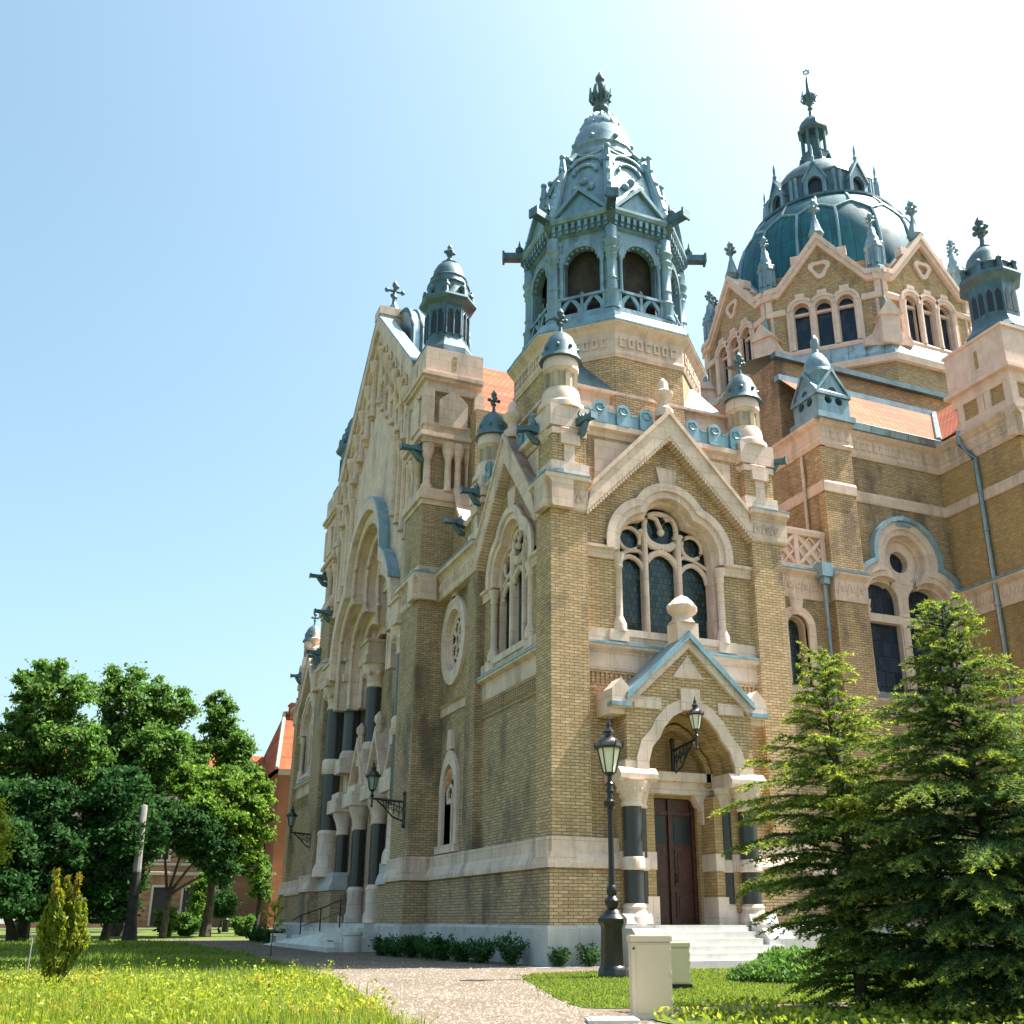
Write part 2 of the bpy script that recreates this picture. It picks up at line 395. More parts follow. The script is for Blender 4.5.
def finial(m, x, y, z, s, arms=True):
    """knobbed cross finial of height ~ s"""
    m.lathe(x, y, [(.10*s, z), (.07*s, z+.12*s), (.055*s, z+.3*s), (.11*s, z+.36*s), (.05*s, z+.42*s), (.05*s, z+.62*s), (.10*s, z+.70*s), (.12*s, z+.80*s), (.06*s, z+.92*s), (0, z+s)], 8)
    if arms:
        for k in range(4):
            a = k*PI/2
            m.tube([(x, y, z+.52*s), (x+.17*s*math.cos(a), y+.17*s*math.sin(a), z+.54*s)], .045*s, 6)
            m.ball(x+.19*s*math.cos(a), y+.19*s*math.sin(a), z+.55*s, .075*s, 8)

# ------------------------------------------------------------------ the synagogue
S = empty('synagogue')
tag(S, 'large yellow brick synagogue with pale stone trim, copper corner tower and dark blue dome', 'synagogue')
UC = 18.8                      # middle of the entrance front
FR = Frame((0, 0, 0), (1, 0, 0), (0, -1, 0))
FL = Frame((0, 0, 0), (0, 1, 0), (-1, 0, 0))
FM = Frame((0, 2*UC, 0), (0, -1, 0), (-1, 0, 0))      # mirrored far wing of the same front
F3 = Frame((0, 3, 0), (1, 0, 0), (0, -1, 0))
WX = 17.9
FW = Frame((WX, 3, 0), (0, -1, 0), (-1, 0, 0))        # side wall of the right wing, u runs towards the viewer
FWF = Frame((WX, -.85, 0), (1, 0, 0), (0, -1, 0))     # front of the right wing
BASE = [(-.6, 0), (.2, 0), (.2, .86), (.14, .93), (-.6, .93)]
LOW = [(-.6, .93), (.10, .93), (.10, 2.30), (-.6, 2.30)]
BAND = [(-.6, 2.28), (.19, 2.28), (.19, 2.40), (.11, 2.62), (.07, 2.68), (.07, 3.03), (-.6, 3.03)]
CORN = [(-.6, 11.93), (.03, 11.93), (.06, 12.02), (.06, 12.62), (.13, 12.74), (.25, 12.80), (.25, 12.93), (-.6, 12.93)]
FLSH = [(-.3, 13.10), (-.3, 12.935), (.27, 12.935), (.27, 12.97)]
def mb(): return MB()

def prof_part(F, u0, u1, pr, name, mat): fprof(mb(), F, u0, u1, pr).build(name, mat, S)
def plinth_run(F, u0, u1, pr=BASE): prof_part(F, u0, u1, pr, 'plinth', 'plinth')
def band_run(F, u0, u1, pr=BAND): prof_part(F, u0, u1, pr, 'base_band', 'stone')
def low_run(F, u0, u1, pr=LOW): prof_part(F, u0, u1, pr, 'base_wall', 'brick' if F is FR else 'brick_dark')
def cornice_run(F, u0, u1, pr=CORN): prof_part(F, u0, u1, pr, 'cornice', 'stone')
def flash_run(F, u0, u1, pr=FLSH): prof_part(F, u0, u1, pr, 'cornice_flashing', 'flash')
def base_run(F, u0, u1, e0=0, e1=0, lo=True):
    plinth_run(F, u0-e0*.19, u1+e1*.19); low_run(F, u0-e0*.095, u1+e1*.095); band_run(F, u0-e0*.18, u1+e1*.18)
def zigzag(F, u0, u1, z0=12.1, h=.42, d=.065):
    zig = mb()
    n = max(2, round((u1-u0)/.36)); w = (u1-u0)/n
    for i in range(n):
        a = u0+w*i
        pts = [(a+.05*w, z0+h*.2), (a+.35*w, z0+h*.95), (a+.65*w, z0+h*.35), (a+.95*w, z0+h*.8)]
        for p, q in zip(pts[:-1], pts[1:]):
            zig.tube([F.P(p[0], d, p[1]), F.P(q[0], d, q[1])], .035, 5)
    zig.build('zigzag_carving', 'stone', S)
def corn_run(F, u0, u1, e0=0, e1=0, fl=True, zz=True):
    cornice_run(F, u0-e0*.247, u1+e1*.247)
    if fl: flash_run(F, u0-e0*.262, u1+e1*.262)
    if zz: zigzag(F, u0+.08, u1-.08)

def tri_window(F, uc, half, d, zsill, zimp, zl, cx, rl, zc, rc, parent=S, nm='window', lights=3, glass='glass'):
    """stone tracery window: frame = this part, glass and mullions its children"""
    w = mb()
    inn = trefoil(uc, zsill, zl, cx, rl, zc, rc); out = trefoil(uc, zsill, zl, cx, rl+.42, zc, rc+.42)
    k = next(i for i, p in enumerate(inn) if p[1] >= zimp)
    # hood moulding in three stepped orders
    ih = [p for p in inn if p[1] >= zimp-.01]; oh = [p for p in out if p[1] >= zimp-.01]
    q = min(len(ih), len(oh)); 
    ih = inn[1:-1]; oh = out[1:-1]
    fband(w, F, ih, oh, d-.25, d+.10)
    f2 = trefoil(uc, zsill, zl, cx, rl+.2, zc, rc+.2)[1:-1]
    fband(w, F, f2, oh, d-.1, d+.16)
    i2 = trefoil(uc, zsill, zl, cx, rl-.16, zc, rc-.16)
    fband(w, F, i2, inn, d-.62, d-.2)
    w.build(nm, 'stone_clean', parent)
    return w
def pane(F, path, d, parent, nm='glass', mat='glass'):
    m = mb(); fpoly(m, F, path, [], d-.04, d); return m.build(nm, mat, parent)

def big_window(F, uc, sc, d, zs=8.72, zi=11.05):
    """three-light trefoil window of the corner block"""
    cx, rl, zl, rc, zc = .66*sc, 1.02*sc, 11.33, .86*sc, 12.06-.0*sc
    inn = trefoil(uc, zs, zl, cx, rl, zc, rc); hw = cx+rl
    w = mb()
    oh = trefoil(uc, zi, zl, cx, rl+.44, zc, rc+.44); ih = trefoil(uc, zi, zl, cx, rl, zc, rc)
    mh = trefoil(uc, zi, zl, cx, rl+.2, zc, rc+.2)
    fband(w, F, ih, oh, d-.3, d+.09); fband(w, F, mh, oh, d-.1, d+.17)
    i2 = trefoil(uc, zs, zl, cx, rl-.13, zc, rc-.13)
    fband(w, F, i2, inn, (d-.55) if F is FR else d-.36, d-.16)
    o = w.build('window', 'stone_clean', S)
    fr = mb()
    # jamb colonnettes and their bases
    for s in (-1, 1):
        fcol(fr, F, uc+s*(hw+.02), d+.0, [(.2, zs-.1), (.2, zs+.12), (.13, zs+.3), (.105, zs+.36), (.105, zi-.55), (.14, zi-.5), (.12, zi-.42), (.2, zi-.12)], 12)
        fbox(fr, F, uc+s*(hw+.1)-.3, uc+s*(hw+.1)+.3, d-.3, d+.14, zs-.38, zs-.06)
    dg = d-.62 if F is FR else d-.40
    # mullions and tracery
    mu = .57*sc
    for s in (-1, 1):
        fbox(fr, F, uc+s*mu-.085, uc+s*mu+.085, dg, dg+.2, zs, 12.0)
        ftube(fr, F, [(uc+s*mu, dg+.2, zs), (uc+s*mu, dg+.2, 11.9)], .085)
    lo = lambda c, hwid, z: [(u, dg+.14, zz) for u, zz in pointed(c, hwid, z, z, 1.15, 6)]
    ftube(fr, F, lo(uc, mu, 10.72), .10)
    for s in (-1, 1):
        cc = uc+s*(mu+(hw-.13-mu)/2); ftube(fr, F, lo(cc, (hw-.13-mu)/2, 10.55), .075)
        qc = uc+s*(mu+.50*sc)
        ftube(fr, F, [(qc+.36*sc*math.cos(t), dg+.14, 11.66+.36*math.sin(t)) for t in [2*PI*i/14 for i in range(15)]], .065)
        ftube(fr, F, [(uc+s*mu, dg+.14, 11.2), (uc+s*(mu+.2*sc), dg+.14, 11.32), (qc, dg+.14, 11.28), (uc+s*(hw-.12), dg+.14, 11.05)], .06)
        ftube(fr, F, [(uc+s*.02, dg+.14, 11.5), (uc+s*.3*sc, dg+.14, 11.52), (uc+s*.56*sc, dg+.14, 11.72), (uc+s*.72*sc, dg+.14, 12.0)], .085)
    # heart-shaped rose in the upper lobe
    pts = []
    for i in range(0, 25):
        t = 2*PI*i/24
        pts.append((uc+.62*sc*math.sin(t)*(1+.12*math.cos(2*t)), dg+.15, 12.08+.52*sc*math.cos(t)-.0))
    ftube(fr, F, pts, .085)
    ftube(fr, F, [(uc-.4*sc, dg+.15, 12.5), (uc-.12, dg+.15, 12.42), (uc, dg+.17, 12.08)], .075)
    ftube(fr, F, [(uc+.4*sc, dg+.15, 12.5), (uc+.12, dg+.15, 12.42), (uc, dg+.17, 12.06)], .075)
    p = F.P(uc, dg+.18, 12.0); fr.ball(p.x, p.y, p.z, .12, 8)
    fbox(fr, F, uc-hw, uc+hw, dg-.05, d+.1, zs-.22, zs-.02)
    fr.build('tracery', 'stone_clean', o)
    pane(F, i2, dg, o)
    return o, hw

def rake_wall(F, uL, uR, zf, za, d, extra=0):
    """pieces of a gable: returns centre"""
    return (uL+uR)/2

def pinnacle(x, y, label=None, zc=14.3, face=None):
    """stone corner turret with stained drum and copper cap"""
    m = mb()
    m.lathe(x, y, [(.40, 13.95), (.62, 14.35), (.70, 14.5), (.64, 14.56)], 8, PI/8, False)
    m.box(x-.62, x+.62, y-.62, y+.62, 14.56, 15.25)
    m.lathe(x, y, [(.72, 15.25), (.70, 15.42), (.60, 15.52), (.56, 15.9), (.5, 15.98)], 16)
    o = m.build('pinnacle', 'stone_clean', S)
    d = mb(); d.lathe(x, y, [(.44, 15.95), (.44, 16.55)], 16)
    for k in range(8):
        a = k*PI/4; d.box(x+.44*math.cos(a)-.07, x+.44*math.cos(a)+.07, y+.44*math.sin(a)-.07, y+.44*math.sin(a)+.07, 15.98, 16.5)
    d.build('drum', 'stone_stain', o)
    d = mb(); d.lathe(x, y, [(.45, 16.5), (.55, 16.62), (.54, 16.95), (.50, 17.02)], 16); d.build('collar', 'stone_clean', o)
    c = mb(); c.lathe(x, y, [(.66, 16.98), (.62, 17.06), (.54, 17.2), (.52, 17.5), (.45, 17.62), (.38, 17.8), (.2, 17.98), (.12, 18.04)], 16)
    for k in range(8):
        a = k*PI/4+.2; c.ball(x+.52*math.cos(a), y+.52*math.sin(a), 17.36, .07, 6)
    c.build('cap', 'copper_dark', o)
    f = mb(); finial(f, x, y, 18.0, .95); f.build('finial', 'copper_dark', o)
    return o
def gargoyle(pos, dirv, L_=.6, mat='copper_dark', w=.11):
    """water spout: flared box trough on a curved bracket with two small horns"""
    m = mb(); p = Vector(pos); dv = Vector(dirv).normalized(); sd = dv.cross(Vector((0, 0, 1))).normalized(); up = Vector((0, 0, 1))
    at = lambda f, r_, z: p+dv*(f*L_)+sd*r_+up*z
    rings = []
    for f, hw, z0, z1 in ((-.15, w*1.25, -.16, .12), (.3, w*1.1, -.06, .12), (.5, w*.9, -.04, .10), (.92, w*.95, -.05, .10), (.94, w*1.2, -.08, .13), (1.0, w*1.2, -.08, .13)):
        rings += [at(f, -hw, z0), at(f, hw, z0), at(f, hw, z1), at(f, -hw, z1)]
    n = len(rings)//4
    m.add(rings, [(i*4+k, i*4+(k+1) % 4, i*4+4+(k+1) % 4, i*4+4+k) for i in range(n-1) for k in range(4)]+[(3, 2, 1, 0), tuple(range(n*4-4, n*4))])
    m.tube([at(-.1, 0, -.42), at(.12, 0, -.36), at(.3, 0, -.2), at(.5, 0, -.05)], [w*.8, w*1.0, w*.9, w*.6], 8)
    for s_ in (-1, 1): m.tube([at(.15, s_*w*.8, .1), at(.1, s_*w*1.2, .24), at(.2, s_*w*1.1, .34)], [w*.45, w*.35, .012], 6)
    m.ball(*at(.1, 0, .16), w*.9, 8)
    return m.build('gargoyle', mat, S)
def cresting(F, u0, u1, d, z):
    m = mb(); n = max(2, round((u1-u0)/.82)); w = (u1-u0)/n
    for i in range(n):
        a = u0+i*w
        fbox(m, F, a, a+w*.44, d-.04, d, z, z+.42); fbox(m, F, a+.08, a+w*.44-.08, d-.05, d+.015, z+.42, z+.5)
        c = a+w*.72
        fpoly(m, F, [(c-.23, z), (c+.23, z)]+[(c+.23*math.cos(t), z+.52+.23*math.sin(t)) for t in [PI*k/8 for k in range(9)]], [], d-.06, d+.06, True)
        ftube(m, F, [(c+.13*math.cos(t), d+.06, z+.52+.13*math.sin(t)) for t in [2*PI*k/10 for k in range(11)]], .035, 5)
        fbox(m, F, c-.2, c+.2, d-.06, d+.09, z, z+.08)
    return m.build('cresting', 'copper_trim', S)

def gable_bay(F, L_, w1, w2, sc, e0=1, e1=1, cor=True):
    """one gabled face of a corner block, corner pier at u=0"""
    uL, uR = w1, L_-w2; uc = (uL+uR)/2; k = (uR-uL)
    if F is FL: fbox(mb(), F, .995, w1+.0, -.9, 0, 3.0, 11.96) if False else None
    else: fbox(mb(), F, 0, w1, -1.0, 0, 3.0, 11.96).build('pier', 'brick', S)
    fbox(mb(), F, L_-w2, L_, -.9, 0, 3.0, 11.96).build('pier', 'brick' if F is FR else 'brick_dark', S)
    # slim corner roll on the piers
    d = -.24
    zs = 8.72
    cx, rl, zl, rc, zc = .66*sc, 1.02*sc, 11.33, .86*sc, 12.06
    hole = trefoil(uc, zs-.3, zl, cx, rl+.1, zc, rc+.1)
    za = 14.90
    w = mb()
    notch = [(uc-1.6, 3.0), (uc-1.6, 6.55), (uc+1.6, 6.55), (uc+1.6, 3.0)] if F is FR else []
    fpoly(w, F, [(uL-.02, 3.0)]+notch+[(uR+.02, 3.0), (uR+.02, 12.02), (uc, za), (uL-.02, 12.02)], [hole], -.9, d)
    # brick dentil course under the sill
    for i in range(int(k/.14)):
        fbox(w, F, uL+.03+i*.14, uL+.10+i*.14, d, d+.05, 7.1, 7.42)
    fbox(w, F, uL, uR, d, d+.06, 7.42, 7.5); fbox(w, F, uL, uR, d, d+.04, 6.95, 7.02)
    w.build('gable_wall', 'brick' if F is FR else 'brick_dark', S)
    st = mb()
    fprof(st, F, uL, uR, [(d-.2, 7.5), (d+.03, 7.5), (d+.03, 8.05), (d+.2, 8.12), (d+.2, 8.2), (d-.2, 8.2)])
    # blocks left and right of the window, imposts
    hw = cx+rl
    for a, b in ((uL, uc-hw-.15), (uc+hw+.15, uR)):
        fbox(st, F, a, b, d-.1, d+.07, 8.3, 8.66)
        fprof(st, F, a, b, [(d-.2, 10.74), (d+.05, 10.74), (d+.07, 10.98), (d+.16, 11.02), (d+.16, 11.1), (d-.2, 11.1)])
    fbox(st, F, uc-hw-.2, uc+hw+.2, d-.55, d+.04, 8.2, 8.5)
    # keystone over the hood
    fpoly(st, F, [(uc-.24, 13.3), (uc+.24, 13.3), (uc+.36, 13.9), (uc-.36, 13.9)], [], d-.1, d+.06)
    st.build('sill_course', 'stone', S)
    fl = mb()
    fprof(fl, F, uL, uR, [(d-.1, 8.2), (d+.23, 8.2), (d+.23, 8.26), (d-.1, 8.34)])
    fl.build('sill_flashing', 'flash', S)
    big_window(F, uc, sc, d)
    # raking coping with dentils
    rk = mb()
    iL, iA, iR = (uL-.05, 11.98), (uc, za-.02), (uR+.05, 11.98)
    oL, oA, oR = (uL+.18, 12.98), (uc, za+.86), (uR-.18, 12.98)
    for (a, b, c_, d_) in ((iL, iA, oL, oA), (iR, iA, oR, oA)):
        fband(rk, F, [a, b], [c_, d_], -.5, .10)
        # outer fillet
        m1 = (c_[0]*.8+a[0]*.2, c_[1]*.8+a[1]*.2); m2 = (uc, d_[1]*.8+b[1]*.2)
        fband(rk, F, [m1, m2], [c_, d_], -.4, .16)
        n = 34
        for i in range(n):
            t = (i+.5)/n; px_ = a[0]+(b[0]-a[0])*t; pz = a[1]+(b[1]-a[1])*t
            fbox(rk, F, px_-.035, px_+.035, d, .09, pz-.13, pz+.03)
    rk.build('gable_coping', 'stone', S)
    # attic wall and cornice behind the gable
    at = mb()
    fbox(at, F, .15, L_-.15, -1.2, -.34, 12.9, 14.72)
    at.build('attic_wall', 'brick', S)
    cs = mb()
    fprof(cs, F, .1, L_-.1, [(-1.2, 14.6), (-.30, 14.6), (-.26, 14.75), (-.12, 14.82), (-.12, 14.98), (-1.2, 14.98)])
    for a, b in ((uL+.42, uc-.95), (uc+.95, uR-.42)):
        fbox(cs, F, a, b, -.4, -.29, 13.0, 14.5)
    cs.build('attic_cornice', 'stone', S)
    cresting(F, w1*.5+.55, uc-.42, -.2, 14.99); cresting(F, uc+.42, L_-w2*.5-.5, -.2, 14.99)
    # pinnacle pedestals on the piers
    for c in (w1/2+.05, L_-w2/2-.05):
        if F is FL and c < 1: continue
        pd = mb(); pb = mb()
        fbox(pb, F, c-.52, c+.52, -.95, -.06, 13.4, 14.3)
        fbox(pd, F, c-.6, c+.6, -1.0, .02, 12.93, 13.42); fbox(pd, F, c-.17, c+.17, -.3, -.02, 13.42, 14.0)
        fbox(pd, F, c-.3, c+.3, -.3, .06, 14.0, 14.32); fbox(pd, F, c-.56, c+.56, -1.0, -.02, 14.3, 14.5)
        pb.build('pedestal_brick', 'brick', pd.build('pedestal', 'stone_clean', S))
    if cor:
        cornice_run(F, -e0*.247, w1+.02); flash_run(F, -e0*.262, w1+.02); zigzag(F, .1, w1-.05)
        cornice_run(F, L_-w2-.02, L_+e1*.247); flash_run(F, L_-w2-.02, L_+e1*.262); zigzag(F, L_-w2+.05, L_-.08)
    # finial at the gable apex
    p = F.P(uc, -.2, 0); fi = mb()
    fi.lathe(p.x, p.y, [(.3, 15.6), (.3, 15.85), (.16, 16.0), (.15, 16.15), (.3, 16.3), (.33, 16.45), (.18, 16.55), (.17, 16.8), (.08, 16.95), (0, 16.98)], 10)
    fi.build('gable_finial', 'stone_clean', S)

base_run(FR, 0, 2.3, 1, 0); base_run(FR, 5.42, 7.75, 0, 1)
base_run(FL, 0, 6.85, .97, 0)
gable_bay(FR, 7.75, 1.13, 1.05, 1.0)
gable_bay(FL, 6.85, 1.0, .95, .88, e0=.97, e1=0)
gable_bay(FM, 6.85, 1.0, .95, .88, e0=.97, e1=0)
base_run(FM, 0, 6.85, .97, 0)
for x, y in ((.62, .62), (7.15, .62), (.62, 6.35), (.62, 2*UC-.62), (.62, 2*UC-6.35)): pinnacle(x, y)
for p, d_ in (((.95, -.02, 14.75), (.3, -1, 0)), ((7.7, .25, 14.75), (.9, -1, 0)), ((-.02, .95, 14.75), (-1, .35, 0)), ((-.02, 6.0, 14.7), (-1, .1, 0)), ((-.02, 2*UC-.9, 14.75), (-1, .3, 0)), ((-.02, 2*UC-6, 14.75), (-1, 0, 0))):
    gargoyle(p, d_)
# right return of the corner block and its core
core = mb()
core.box(1.15, 7.72, 1.15, 8.4, .5, 14.9); core.build('corner_block_wall', 'brick', S)
core = mb(); core.box(1.15, 7.7, 2*UC-8.4, 2*UC-1.15, .5, 14.9); core.build('corner_block_wall', 'brick', S)

# ---- porch on the right face
def porch():
    F = FR; uc = 3.86; D = .56
    m = mb()
    arch = [(uc+1.34, 4.5)]+[(uc+x, z) for x, z in ((1.34, 4.95), (1.22, 5.35), (.98, 5.62), (.86, 5.86), (.55, 6.2), (.2, 6.38), (0, 6.42), (-.2, 6.38), (-.55, 6.2), (-.86, 5.86), (-.98, 5.62), (-1.22, 5.35), (-1.34, 4.95))]+[(uc-1.34, 4.5)]
    outer = [(uc-2.0, 4.5), (uc-1.34, 4.5)]
    poly = [(uc-1.95, 4.5)]+arch[::-1]+[(uc+1.95, 4.5), (uc+1.95, 6.35), (uc, 8.2), (uc-1.95, 6.35)]
    fpoly(m, F, poly, [], -.3, D)
    fbox(m, F, uc-1.95, uc-1.5, -.3, D-.42, 2.9, 4.5); fbox(m, F, uc+1.5, uc+1.95, -.3, D-.42, 2.9, 4.5)
    o = m.build('porch', 'brick', S)
    # vault and back wall
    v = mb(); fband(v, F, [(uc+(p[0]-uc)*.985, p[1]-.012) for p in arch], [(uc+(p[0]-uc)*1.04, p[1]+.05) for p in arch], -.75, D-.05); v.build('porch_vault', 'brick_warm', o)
    b = mb()
    fpoly(b, F, [(uc-1.7, .93), (uc-.80, .93), (uc-.80, 4.2), (uc+.80, 4.2), (uc+.80, .93), (uc+1.7, .93), (uc+1.7, 6.5), (uc-1.7, 6.5)], [], -1.1, -.62)
    for s in (-1, 1):
        fbox(b, F, uc+s*1.2-.28, uc+s*1.2+.28, -.7, .05, .93, 4.2)
        fbox(b, F, uc+s*1.68-.3, uc+s*1.68+.3, -.7, .2, .93, 4.5)
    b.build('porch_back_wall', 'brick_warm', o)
    im = mb()
    for s in (-1, 1): fbox(im, F, *sorted((uc+s*1.24, uc+s*1.84)), -.63, .30, 4.425, 4.79)
    im.build('inner_impost', 'stone_clean', o)
    # rings of carved moulding inside the arch
    r = mb()
    for q, dd in ((.2, .05), (.42, -.28)):
        a = [(uc+(p[0]-uc)*(1-q/1.5), 4.55+(p[1]-4.55)*(1-q/1.9)) for p in arch]
        c = [(uc+(p[0]-uc)*(1-(q-.16)/1.5), 4.55+(p[1]-4.55)*(1-(q-.16)/1.9)) for p in arch]
        fband(r, F, a, c, -.7, dd)
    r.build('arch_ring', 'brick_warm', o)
    s_ = mb()
    am = [(uc+(p[0]-uc)*1.26 if abs(p[0]-uc) > .1 else p[0], 4.5+(p[1]-4.5)*1.17) for p in arch]
    fband(s_, F, [(uc+(p[0]-uc)*.99, p[1]-.006) for p in arch], am, D-.28, D+.05)
    for s in (-1, 1):
        # string blocks beside the arch
        fbox(s_, F, min(uc+s*.9, uc+s*1.72), max(uc+s*.9, uc+s*1.72), D-.2, D+.04, 6.36, 6.66)
        c = uc+s*1.68
        fprof(s_, F, c-.55, c+.55, [(-.5, 4.42), (D+.05, 4.42), (D+.16, 4.5), (D+.16, 4.62), (D+.02, 4.78), (-.5, 4.78)])
        fbox(s_, F, c-.34, c+.24*1.0, -.27, D+.03, 4.6, 4.97)
        # moulded stone band round the jambs
        fbox(s_, F, uc+s*1.2-.3, uc+s*1.2+.3, -.66, .08, 2.28, 2.72); fbox(s_, F, uc+s*1.2-.32, uc+s*1.2+.32, -.66, .11, .93, 1.62)
        fbox(s_, F, c-.33, c+.33, -.6, .24, 2.26, 2.7)
    fbox(s_, F, uc-.3, uc+.3, D-.1, D+.09, 6.4, 6.98)
    # lintel with corbelled ends
    fbox(s_, F, uc-1.3, uc+1.3, -1.0, -.40, 4.28, 4.62); fbox(s_, F, uc-1.42, uc+1.42, -1.0, -.28, 4.62, 4.86)
    for s in (-1, 1):
        fpoly(s_, F, [(uc+s*.86, 3.85), (uc+s*.62, 4.28), (uc+s*1.0, 4.28), (uc+s*1.0, 3.85)], [], -1.0, -.42)
        fbox(s_, F, uc+s*1.05-.18, uc+s*1.05+.18, -1.0, -.44, 3.5, 4.28)
    fpoly(s_, F, [(uc-.5, 7.28), (uc+.5, 7.28), (uc, 7.92)], [], D-.1, D+.03)
    s_.build('arch_moulding', 'stone_clean', o)
    g = mb()
    for s in (-1, 1):
        a = [(uc+s*2.0, 6.28), (uc, 8.12)]; b2 = [(uc+s*2.02, 6.62), (uc, 8.48)]
        fband(g, F, a, b2, -.3, D+.12)
        # kneeler block
        x0, x1 = sorted((uc+s*1.85, uc+s*2.42))
        fbox(g, F, x0, x1, -.3, D+.14, 6.32, 6.8)
        fpoly(g, F, [(x0, 6.8), (x1, 6.8), ((x0+x1)/2, 7.1)], [], D-.4, D+.14, True)
        fbox(g, F, x0, x1, -.3, D-.02, 6.16, 6.32)
    g.build('gable_coping', 'stone_clean', o)
    fl = mb()
    for s in (-1, 1):
        fband(fl, F, [(uc+s*1.98, 6.63), (uc, 8.49)], [(uc+s*1.98, 6.73), (uc, 8.6)], -.32, D+.2)
        fband(fl, F, [(uc+s*2.0, 6.53), (uc, 8.38)], [(uc+s*2.01, 6.62), (uc, 8.48)], D+.1, D+.215)
        x0, x1 = sorted((uc+s*1.86, uc+s*2.46)); fbox(fl, F, x0, x1, D-.1, D+.2, 6.34, 6.45)
    fl.build('gable_flashing', 'flash', o)
    rf = mb()
    for s in (-1, 1):
        rf.add([F.P(uc+s*2.0, D, 6.7), F.P(uc, D, 8.55), F.P(uc, -.3, 8.55), F.P(uc+s*2.0, -.3, 6.7)], [(0, 1, 2, 3)])
    rf.build('porch_roof', 'copper_dark', o)
    p = F.P(uc, D-.15, 0); f = mb()
    f.box(p.x-.34, p.x+.34, p.y-.28, p.y+.28, 8.3, 8.85)
    f.lathe(p.x, p.y, [(.42, 8.85), (.3, 8.98), (.28, 9.08), (.4, 9.2), (.44, 9.36), (.36, 9.46), (.2, 9.62), (0, 9.72)], 8, PI/8)
    for k in range(4):
        a = k*PI/2; f.ball(p.x+.36*math.cos(a), p.y+.36*math.sin(a), 9.3, .13, 8)
    f.build('porch_finial', 'stone_pink', o)
    # columns
    for s in (-1, 1):
        for (u, d, r) in ((uc+s*1.76, D-.18, .245), (uc+s*1.32, -.02, .17)):
            q = F.P(u, d, 0); c = mb(); k = r/.27
            c.lathe(q.x, q.y, [(r, 1.42), (r, 3.86)], 20)
            co = c.build('column', 'granite', o)
            c = mb()
            c.lathe(q.x, q.y, [(r+.13, .93), (r+.13, 1.1), (r+.10, 1.16), (r+.03, 1.3), (r+.06, 1.36), (r+.01, 1.44)], 20)
            c.lathe(q.x, q.y, [(r+.02, 2.24), (r+.05, 2.28), (r+.05, 2.5), (r+.02, 2.56)], 20)
            c.lathe(q.x, q.y, [(r+.02, 3.8), (r+.05, 3.86), (r+.01, 3.92), (r+.06, 4.1), (r+.2*k, 4.36), (r+.22*k, 4.44)], 16)
            for j in range(10):
                a = j*PI/5; c.ball(q.x+(r+.1*k)*math.cos(a), q.y+(r+.1*k)*math.sin(a), 4.22, .075*k, 6)
                c.ball(q.x+(r+.04*k)*math.cos(a+.3), q.y+(r+.04*k)*math.sin(a+.3), 4.06, .055*k, 6)
            c.build('capital', 'stone_clean', co)
    # door
    d = mb(); fbox(d, F, uc-.80, uc+.80, -.86, -.80, .93, 4.28)
    for s in (-1, 1):
        for z0, z1 in ((1.1, 1.75), (1.9, 2.85)):
            fbox(d, F, uc+s*.4-.26, uc+s*.4+.26, -.80, -.775, z0, z1); fbox(d, F, uc+s*.4-.18, uc+s*.4+.18, -.775, -.76, z0+.1, z1-.1)
        fbox(d, F, uc+s*.74-.06, uc+s*.74+.06, -.80, -.74, .93, 4.28)
    fbox(d, F, uc-.05, uc+.05, -.80, -.73, .95, 4.28); fbox(d, F, uc-.8, uc+.8, -.8, -.75, 3.75, 3.86)
    do = d.build('door', 'door', o)
    for s in (-1, 1):
        g = mb(); fbox(g, F, uc+s*.4-.26, uc+s*.4+.26, -.80, -.785, 3.0, 3.7); g.build('door_pane', 'door_glass', do)
    h = mb(); ftube(h, F, [(uc+.12, -.73, 2.0), (uc+.12, -.68, 2.0), (uc+.12, -.68, 2.2), (uc+.12, -.73, 2.2)], .02); h.build('handle', 'iron', do)
    # steps and pedestals
    st = mb()
    n = 6
    for i in range(n):
        z1 = .93-.155*i; dd = D+.15+.30*i
        fbox(st, F, uc-1.36-(.45 if i > 2 else 0), uc+1.36+(.45 if i > 2 else 0)-(0 if i < 3 else .0), -.9, dd, z1-.155 if i < n-1 else 0, z1)
    st.build('steps', 'steps', o)
    pl = mb()
    for s in (-1, 1):
        c = uc+s*1.86
        fbox(pl, F, c-.40, c+.40, -.3, D+.16, 0, .99)
        fprof(pl, F, c-.42, c+.42, [(-.2, .97), (D+.18, .97), (D+.1, 1.2), (-.2, 1.2)])
        fprof(pl, F, c-.38, c+.42 if s > 0 else c+.38, [(-.2, 0), (D+.85, 0), (D+.85, .62), (D+.55, .86), (-.2, .86)])
    pl.build('stair_pedestal', 'plinth', o)
porch()

